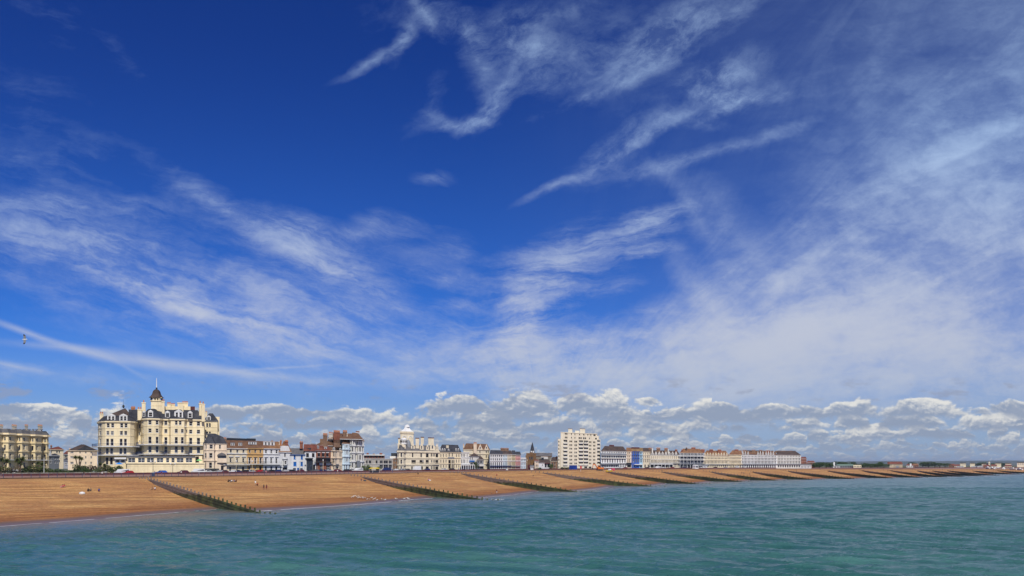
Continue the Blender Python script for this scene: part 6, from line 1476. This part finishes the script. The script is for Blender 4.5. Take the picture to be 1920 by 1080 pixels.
b = MB(); b.prism([(-1.5, -1.3), (.1, -1.3), (.1, -.1), (-1.5, -.1)], 2.2, 3.7, exm, poly2=[(-1.2, -1.25), (.05, -1.25), (.05, -.15), (-1.2, -.15)]); b.build('cab', t, origin=(0, 0, 0)); b = MB(); b.quad((-1.25, -1.33, 2.5), (-.1, -1.33, 2.5), (-.1, -1.29, 3.5), (-1.15, -1.29, 3.5), carglass); b.build('cab_window', t, origin=(0, 0, 0))
b = MB()
for a_, c_ in (((-1.5, .3, 2.0), (-3.2, .3, 4.3)), ((-3.2, .3, 4.3), (-4.6, .3, 4.5)), ): b.bar(a_, c_, .55, exm)
b.build('boom', t, origin=(0, 0, 0)); b = MB(); b.bar((-4.6, .3, 4.6), (-5.0, .3, 1.9), .4, exm); b.build('dipper_arm', t, origin=(0, 0, 0)); b = MB(); b.prism([(-5.5, -.3), (-4.6, -.3), (-4.6, .9), (-5.5, .9)], .9, 1.9, darkp, poly2=[(-5.2, -.3), (-4.8, -.3), (-4.8, .9), (-5.2, .9)]); b.build('bucket', t, origin=(0, 0, 0))
pinkm = M('crimson_cover', (0.5, 0.015, 0.10), .6); yel = M('yellow_boat_paint', (0.75, 0.55, 0.05), .5)
boat(1143, 885.2, 'yellow boat with a white bow at the head of a groyne', yel, white, 1.05)
t, b = simplebox('storage_box', 'crimson storage box behind the yellow boat', 'box', 1149, 882.2, 2.8, 1.5, 1.6, pinkm); b.prism([(-1.45, -.85), (1.45, -.85), (1.45, .85), (-1.45, .85)], 1.5, 1.75, pinkm, poly2=[(-1.45, -.1), (1.45, -.1), (1.45, .1), (-1.45, .1)]); b.build('box', t, origin=(0, 0, 0)); b = MB(); b.box(-1.3, -.84, .9, 1.3, -.81, .98, white); b.build('latch_strip', t, origin=(0, 0, 0))
# beach signs
def sign(px, py, label, hh, w, m, mp_=white):
    q = at(px, py); t = thing('beach_sign', label, 'sign', q, coast_ang(px)); b = MB(); b.bar((0, 0, -.3), (0, 0, hh), .14, mp_); b.build('post', t, origin=(0, 0, 0)); b = MB(); b.box(-w/2, -.12, hh - w * .9, w/2, -.05, hh, m); b.build('panel', t, origin=(0, 0, 0))
sign(1089, 884, 'red sign board on a white post before the tower block', 3.6, 2.0, redp); sign(815.5, 884.8, 'red post box like sign before the ornate hotel', 2.2, .9, redp, redp); sign(1050.3, 891.5, 'dark marker post at the side of a groyne left of the tower block', 3.1, .9, darkp, darkp)
sign(1406, 890.8, 'small dark marker beside the sixth groyne', 1.8, .6, darkp, darkp); sign(1493, 883.8, 'slim dark marker post below the ivory terrace', 2.6, .5, darkp, darkp); sign(1241, 887.5, 'dark marker at the head of the sixth groyne', 2.4, .6, darkp, darkp)
t, b = simplebox('kiosk', 'white kiosk on the promenade before the slate blue verandas', 'kiosk', 1304, 879.8, 4.4, 2.6, 3, white, off=16); b.build('wall', t, origin=(0, 0, 0)); b = MB(); b.prism([(-2.5, -1.8), (2.5, -1.8), (2.5, 1.8), (-2.5, 1.8)], 2.6, 3.2, white, poly2=[(-1.5, -.5), (1.5, -.5), (1.5, .5), (-1.5, .5)]); b.build('roof', t, origin=(0, 0, 0)); b = MB(); b.box(-1.6, -1.54, 1.0, 1.6, -1.51, 2.1, glassb); b.build('hatch', t, origin=(0, 0, 0))
def parasol(px, d, zt_, label, m, r=1.6):
    x = (px - 960) / F * d; zg = zat(zt_, d); b = MB(); zb_ = min(ground(x, d), zg - 2.3) ; t = thing('parasol', label, 'parasol', (x, d, zb_)); hh = zg - zb_
    b.lathe(0, 0, [(.04, 0), (.04, hh)], white, 5); b.build('pole', t, origin=(0, 0, 0)); b = MB(); b.lathe(0, 0, [(r, hh - .6), (r * .5, hh - .2), (.03, hh + .05)], m, 8); b.build('canopy', t, origin=(0, 0, 0))
parasol(223.5, 306, 867.5, 'blue parasol beside the bushes at the hotel', M('parasol_blue', (.02, .25, .7), .7)); parasol(373.5, 313, 861, 'green parasol on the terrace at the right end of the sun lounge', M('parasol_green', (.2, .6, .2), .7), 1.3)
t, b = simplebox('market_stall', 'yellow topped stall under the cream flagpoles', 'stall', 702, 886.2, 4.5, .9, 1.5, darkp); b.build('counter', t, origin=(0, 0, 0)); b = MB(); b.prism([(-2.6, -1.2), (2.6, -1.2), (2.6, 1.2), (-2.6, 1.2)], 1.9, 2.4, yel, poly2=[(-2.4, -.1), (2.4, -.1), (2.4, .1), (-2.4, .1)]); b.build('canopy', t, origin=(0, 0, 0)); b = MB()
for x in (-2.4, 2.4):
    for y in (-1.1, 1.1): b.bar((x, y, 0), (x, y, 1.95), .08, white)
b.build('frame', t, origin=(0, 0, 0))

t, b = simplebox('beach_bin', 'blue grey bin cabinet at the top of the nearest groyne', 'bin', 287, 892, .9, 1.2, .6, M('bin_blue', (0.05, 0.07, 0.14), .6), off=2.2); b.build('box', t, origin=(0, 0, 0)); b = MB(); b.prism([(-.5, -.35), (.5, -.35), (.5, .35), (-.5, .35)], 1.2, 1.4, greyp, poly2=[(-.45, -.1), (.45, -.1), (.45, .1), (-.45, .1)]); b.build('lid', t, origin=(0, 0, 0))
# --- people (one continuous skinned body each, built once per pose)
def body(pose):
    J = {}
    if pose == 'stand': J = dict(pel=(0,0,.93), ch=(0,0,1.32), nk=(0,0,1.5), hd=(0,-.02,1.63), tp=(0,0,1.74), kl=(.1,.02,.5), fl=(.12,.04,.07), tl=(.12,-.14,.04), kr=(-.12,-.05,.5), fr=(-.14,-.02,.07), tr=(-.14,-.2,.04), sl=(.19,0,1.42), el=(.26,.02,1.13), hl=(.25,-.08,.88), sr=(-.19,0,1.42), er=(-.27,.02,1.13), hr=(-.26,-.06,.88), hpl=(.1,0,.88), hpr=(-.1,0,.88))
    elif pose == 'walk': J = dict(pel=(0,0,.92), ch=(0,-.03,1.32), nk=(0,-.05,1.5), hd=(0,-.08,1.62), tp=(0,-.07,1.73), kl=(.1,-.2,.52), fl=(.1,-.26,.1), tl=(.1,-.44,.08), kr=(-.1,.06,.5), fr=(-.1,.36,.14), tr=(-.1,.26,.04), sl=(.19,-.02,1.42), el=(.26,.16,1.16), hl=(.24,.12,.92), sr=(-.19,-.02,1.42), er=(-.27,-.12,1.15), hr=(-.24,-.3,.98), hpl=(.1,0,.88), hpr=(-.1,0,.88))
    else: J = dict(pel=(0,.1,.16), ch=(0,.2,.56), nk=(0,.16,.74), hd=(0,.12,.87), tp=(0,.13,.98), kl=(.13,-.34,.5), fl=(.14,-.56,.08), tl=(.14,-.72,.05), kr=(-.12,-.36,.46), fr=(-.14,-.6,.08), tr=(-.14,-.76,.05), sl=(.19,.19,.66), el=(.25,.02,.44), hl=(.14,-.26,.5), sr=(-.19,.19,.66), er=(-.3,.36,.4), hr=(-.3,.46,.06), hpl=(.1,.02,.15), hpr=(-.1,.02,.15))
    rad = dict(pel=.15, ch=.17, nk=.06, hd=.105, tp=.07, kl=.07, fl=.045, tl=.035, kr=.07, fr=.045, tr=.035, sl=.07, el=.047, hl=.035, sr=.07, er=.047, hr=.035, hpl=.1, hpr=.1)
    E_ = [('pel','ch'),('ch','nk'),('nk','hd'),('hd','tp'),('pel','hpl'),('hpl','kl'),('kl','fl'),('fl','tl'),('pel','hpr'),('hpr','kr'),('kr','fr'),('fr','tr'),('ch','sl'),('sl','el'),('el','hl'),('ch','sr'),('sr','er'),('er','hr')]
    ks = list(J); me = bpy.data.meshes.new('sk'); me.from_pydata([J[k] for k in ks], [(ks.index(a), ks.index(b_)) for a, b_ in E_], []); o = bpy.data.objects.new('sk', me); COL.objects.link(o)
    md = o.modifiers.new('s', 'SKIN'); sv_ = me.skin_vertices[0].data
    for i, k in enumerate(ks): sv_[i].radius = (rad[k], rad[k] * (.72 if k in ('ch', 'pel') else 1)); sv_[i].use_root = (k == 'pel')
    md.use_smooth_shade = True; sb = o.modifiers.new('u', 'SUBSURF'); sb.levels = sb.render_levels = 1
    dg = bpy.context.evaluated_depsgraph_get(); dg.update(); m2 = bpy.data.meshes.new_from_object(o.evaluated_get(dg)); bpy.data.objects.remove(o); m2.name = 'body'
    m2.materials.clear()
    for m_ in (skinm, white, navy): m2.materials.append(m_)
    hip = J['pel']; 
    for p in m2.polygons:
        c = p.center; head = c.z > J['nk'][2] - .02
        if head: k = 0
        else:
            if pose == 'sit': k = 1 if (c.y > -.02 and c.z > .2 and abs(c.x) < .24) else (2 if c.z > .12 and c.y < .15 or c.z < .2 and c.y > -.1 else 0)
            else: k = 1 if c.z > .9 and abs(c.x) < .25 else (2 if c.z > .42 and abs(c.x) < .22 else 0)
        p.material_index = k
    h = MB(); hx, hy, hz = J['hd']; h.lathe(hx, hy + .03, [(.115, hz - .02), (.125, hz + .05), (.09, hz + .12), (.01, hz + .15)], hairm, 9); hm2 = h.mesh('hair')
    f_ = MB(); f_.bar((hx, hy - .10, hz + .005), (hx, hy - .125, hz - .02), .025, skinm)
    for s in (-.035, .035): f_.bar((hx + s, hy - .095, hz + .02), (hx + s, hy - .108, hz + .02), .018, darkp)
    f_.bar((hx - .025, hy - .095, hz - .05), (hx + .025, hy - .095, hz - .05), .012, redp); return m2, hm2, f_.mesh('face')
BOD = {k: body(k) for k in ('stand', 'walk', 'sit')}
CL = {'red': (.45, .03, .03), 'white': (.75, .75, .73), 'black': (.015, .015, .018), 'pink': (.6, .25, .3), 'blue': (.04, .10, .35), 'grey': (.2, .2, .22), 'maroon': (.13, .02, .03), 'tan': (.45, .3, .18)}
def cloth(c): return M(c + '_cloth', CL[c], .9, .08, 3)
def person(px, py, pose, shirt, trs, label, rz=0.0, sc=1.0, loc=None, group='people on the beach and promenade'):
    q = at(px, py) if loc is None else loc; t = thing('person', label, 'person', q, rz, group); b_, h_, f_ = BOD[pose]; o = link('body', b_, t, (0, 0, 0)); a = link('hair', h_, t, (0, 0, 0)); c = link('face', f_, t, (0, 0, 0))
    for i, m_ in ((1, cloth(shirt)), (2, cloth(trs))): o.material_slots[i].link = 'OBJECT'; o.material_slots[i].material = m_
    for x in (o, a, c): x.scale = (sc,) * 3
    return t
PPL = [(284.5, 919, 'sit', 'maroon', 'tan', 'left one of the pair sitting just left of the nearest groyne'), (290.5, 918.8, 'sit', 'white', 'maroon', 'right one of the pair sitting just left of the nearest groyne'), (117, 914.5, 'sit', 'red', 'pink', 'left one of two people in red sitting on the shingle'), (120.7, 914, 'sit', 'red', 'tan', 'right one of two people in red sitting on the shingle'), (165.5, 921.8, 'sit', 'black', 'black', 'person in black sitting left in the dark pair on the beach'), (169.3, 921.2, 'sit', 'grey', 'black', 'person with a grey top right in the dark pair on the beach'), (185.6, 921.8, 'sit', 'blue', 'maroon', 'lone person in dark blue sitting right of the dark pair'),
 (428.5, 904, 'sit', 'black', 'black', 'leftmost person in black of the group sitting on the upper beach'), (431.5, 904.4, 'sit', 'black', 'grey', 'second person of the group on the upper beach'), (434.5, 904.2, 'sit', 'white', 'black', 'person in white in the middle of the seated group'), (438.5, 904.2, 'sit', 'blue', 'tan', 'person in blue in the seated group'), (442.6, 904, 'sit', 'maroon', 'black', 'rightmost person of the seated group, in maroon'),
 (478.8, 910.5, 'stand', 'white', 'tan', 'person in white standing on the shingle'), (482.6, 910.5, 'sit', 'red', 'black', 'person in red sitting next to the standing one in white'), (494.6, 918.5, 'walk', 'black', 'maroon', 'person in black walking on the shingle'), (499.8, 918.5, 'walk', 'maroon', 'maroon', 'person all in maroon walking right of the one in black'),
 (677.5, 901.5, 'sit', 'maroon', 'grey', 'person with a maroon top sitting against the second groyne'), (783.8, 889.6, 'sit', 'black', 'black', 'person in black sitting high on the beach before the ornate hotel'), (803.5, 901.3, 'sit', 'pink', 'blue', 'person in pink sitting beside a white bundle'), (921.5, 925.3, 'sit', 'tan', 'black', 'child crouching at the water edge'), (931.5, 925.5, 'stand', 'maroon', 'white', 'person in a maroon top and white shorts standing at the water edge'),
 (931.5, 892, 'sit', 'red', 'black', 'person sunbathing high on the beach right of the third groyne'), (999.8, 893.6, 'sit', 'black', 'tan', 'lone dark figure sitting before the fourth groyne'), (1078, 898.6, 'sit', 'white', 'grey', 'person in white sitting against the fourth groyne'), (1343, 888.2, 'sit', 'black', 'black', 'tiny dark figure at the head of the seventh groyne'), (1391, 888.6, 'stand', 'black', 'black', 'left one of two tiny dark figures on the far beach'), (1394.5, 889, 'stand', 'grey', 'black', 'right one of two tiny dark figures on the far beach'), (1553, 886.2, 'stand', 'maroon', 'black', 'tiny figure beside the tenth groyne'), (1664.5, 884.3, 'stand', 'black', 'black', 'tiny figure below the fort house')]
for k, (px, py, ps, s_, t_, lb) in enumerate(PPL): person(px, py, ps, s_, t_, lb, R.uniform(-.8, .8), .62 if 'child' in lb else 1.0)
PROM = [(2, 'black', 'person in black at the left edge of the photo on the promenade'), (157.5, 'black', 'person in black walking on the promenade below the triple headed palm'), (191.5, 'white', 'person in white walking on the promenade left of the grand hotel'), (290, 'blue', 'person in blue standing by the double headed lamp'), (340, 'white', 'person in white walking before the hotel sun lounge'), (303, 'maroon', 'person in maroon walking past the bright blue car'), (499, 'pink', 'person in pink on the promenade before the white house'), (633, 'white', 'person in white on the promenade before the narrow cream house'), (714.5, 'white', 'person in white on the promenade right of the flagpoles'), (736, 'grey', 'person in grey before the low concrete block'), (979, 'white', 'person in white before the small pale blue house'), (860, 'blue', 'person in blue before the cream mansard hotel'), (1132, 'red', 'person in red near the excavator')]
for px, c, lb in PROM: person(0, 0, 'walk', c, R.choice(['black', 'blue', 'grey']), lb, coast_ang(px) + (1.57 if R.random() < .5 else -1.57), 1.0, loc=road_at(px, R.uniform(3, 14)))
# white bundle and a dinghy-like white thing by the groynes
def bundle(px, py, label, w=1.0, m=white, name='bag'):
    q = at(px, py); b = MB(); r = random.Random(int(px)); b.lathe(0, 0, [(w * .5, 0), (w * .55, w * .18), (w * .4, w * .36), (w * .12, w * .46), (.01, w * .47)], m, 9); o = tag(b.build(name, None, origin=(0, 0, 0), smooth_=True), label, name.replace('_', ' ')); o.location = q; return o
bundle(806, 901.3, 'white bundle beside the person in pink', .9); bundle(684, 902, 'dark bag leaning on the second groyne', 1.2, M('bag_grey', (.06, .07, .08))); bundle(154, 926.5, 'white towel heap on the near beach', 1.4, white, 'towel'); bundle(941.5, 907.2, 'grey white heap at the foot of the third groyne', 1.6, icy, 'towel'); bundle(1056, 896, 'small white bag beside the fourth groyne', .9)

# --- gulls
def gull_mesh():
    b = MB()
    st = [(-.30, .02, .20), (-.18, .07, .20), (0, .10, .20), (.14, .09, .23), (.2, .05, .28), (.25, .055, .33), (.30, .04, .335), (.33, .012, .33)]
    for (x0, r0, z0), (x1, r1, z1) in zip(st, st[1:]):
        for k in range(8):
            a0, a1 = 6.283 * k / 8, 6.283 * (k + 1) / 8; b.quad((x0, r0*math.cos(a0), z0 + r0*math.sin(a0)), (x0, r0*math.cos(a1), z0 + r0*math.sin(a1)), (x1, r1*math.cos(a1), z1 + r1*math.sin(a1)), (x1, r1*math.cos(a0), z1 + r1*math.sin(a0)), featherw)
    w = MB()
    for s in (-1, 1): w.quad((.12, s*.10, .27), (-.1, s*.115, .27), (-.36, s*.03, .22), (.02, s*.11, .17), featherg)
    bk = MB(); bk.bar((.32, 0, .33), (.38, 0, .32), .025, yel)
    for s in (-.03, .03): bk.bar((0, s, 0), (0, s, .12), .015, yel)
    return b.mesh('body'), w.mesh('folded_wings'), bk.mesh('beak_and_legs')
GM = gull_mesh()
def gull(px, py, label, rz, sc=1.25, onwater=False, z=None):
    q = at(px, py); 
    if z is not None: q = q.copy(); q.z = z
    t = thing('seagull', label, 'seagull', q, rz, 'gulls resting along the water edge')
    for nme, me in zip(('body', 'folded_wings', 'beak_and_legs'), GM): o = link(nme, me, t, (0, 0, -.1 if onwater else 0)); o.scale = (sc,) * 3
GL = [(230, 648), (268, 640), (268, 626), (300, 614), (340, 634), (372, 622), (403, 634), (430, 654), (375, 657), (487, 668), (487, 645), (535, 659), (580, 690), (680, 655), (755, 668), (797, 706), (640, 690), (720, 688)]
for (x, y) in GL: gull(640 + x / 12, 880 + y / 12, 'white gull standing in the flock on the wet shingle left of the second groyne', R.uniform(0, 6.28))
for (x, y, lb) in ((910, 692, 'large white gull at the foam line, left of a pair of gulls'), (975, 706, 'white gull just right of the large one at the foam line'), (1235, 682, 'lone white gull on wet sand between the flock and the second groyne'), (1410, 682, 'white gull left of the close pair on the wet sand'), (1500, 672, 'upper one of the close pair of gulls near the second groyne'), (1515, 684, 'lower one of the close pair of gulls near the second groyne')): gull(640 + x / 12, 880 + y / 12, lb, R.uniform(0, 6.28), 1.6)
for (x, y) in [(665, 612), (720, 618), (790, 610), (830, 604), (865, 614), (915, 610), (945, 612), (985, 610), (1030, 614), (1145, 606), (1000, 622), (760, 622)]: gull(880 + x / 16, 900 + y / 16, 'white gull floating in the raft of gulls right of the second groyne', R.uniform(0, 6.28), 1.5, True)
for (x, y, lb) in ((1305, 615, 'left gull of the small outlying group on the water'), (1335, 600, 'upper gull of the small outlying group on the water'), (1375, 618, 'right gull of the small outlying group on the water'), (335, 620, 'white gull on the water in front of the last posts of the second groyne')): gull(880 + x / 16, 900 + y / 16, lb, R.uniform(0, 6.28), 1.5, True)
# flying gull
q = P3(46.3, 636.3, 128); t = thing('flying_gull', 'gull gliding with spread dark wings high at the left', 'seagull', q)
b = MB(); st = [(-.42, .01, .0), (-.30, .05, 0), (-.1, .085, 0), (.12, .09, 0), (.24, .06, .01), (.31, .06, .02), (.38, .035, .015), (.44, .008, .0)]
for (x0, r0, z0), (x1, r1, z1) in zip(st, st[1:]):
    for k in range(8): a0, a1 = 6.283*k/8, 6.283*(k+1)/8; b.quad((x0, r0*math.cos(a0), z0+r0*math.sin(a0)), (x0, r0*math.cos(a1), z0+r0*math.sin(a1)), (x1, r1*math.cos(a1), z1+r1*math.sin(a1)), (x1, r1*math.cos(a0), z1+r1*math.sin(a0)), featherw)
b.build('body', t, origin=(0, 0, 0)); b = MB(); b.quad((-.4, -.03, 0), (-.4, .03, 0), (-.58, .12, .02), (-.58, -.12, .02), featherw); b.build('tail', t, origin=(0, 0, 0)); b = MB(); b.bar((.42, 0, .01), (.5, 0, -.01), .03, yel); b.build('beak', t, origin=(0, 0, 0))
for s in (-1, 1):
    b = MB(); W_ = [(0, .20, -.18), (.28, .26, -.14), (.5, .20, -.14), (.66, .08, -.16), (.74, -.04, -.10)]
    for (y0, a0, c0), (y1, a1, c1) in zip(W_, W_[1:]):
        m_ = feathd if y0 > .4 else featherg
        f0, f1 = .06 + .1 * y0, .06 + .1 * y1
        b.quad((a0, -f0, s*y0 + s*.06), (a1, -f1, s*y1 + s*.06), (c1, -f1, s*y1 + s*.06), (c0, -f0, s*y0 + s*.06), m_)
        b.quad((a0, -f0 + .02, s*y0 + s*.06), (a1, -f1 + .02, s*y1 + s*.06), (c1, -f1 + .02, s*y1 + s*.06), (c0, -f0 + .02, s*y0 + s*.06), m_)
    b.build('wing', t, origin=(0, 0, 0))

# ---------------------------------------------------------------- sea air
hz_m = bpy.data.materials.new('haze_air'); hz_m.use_nodes = True; n_ = hz_m.node_tree; n_.nodes.clear()
o_ = n_.nodes.new('ShaderNodeOutputMaterial'); v_ = n_.nodes.new('ShaderNodeVolumePrincipled'); n_.links.new(v_.outputs[0], o_.inputs['Volume'])
v_.inputs['Color'].default_value = (0.72, 0.82, 1.0, 1); v_.inputs['Density'].default_value = 0.00007; v_.inputs['Anisotropy'].default_value = 0.2
hb = MB(); hb.box(-2900, -600, -4, 8800, 11500, 66, hz_m); ho = hb.build('haze'); ho['kind'] = 'stuff'; ho['label'] = 'thin sea air that pales the far shore'
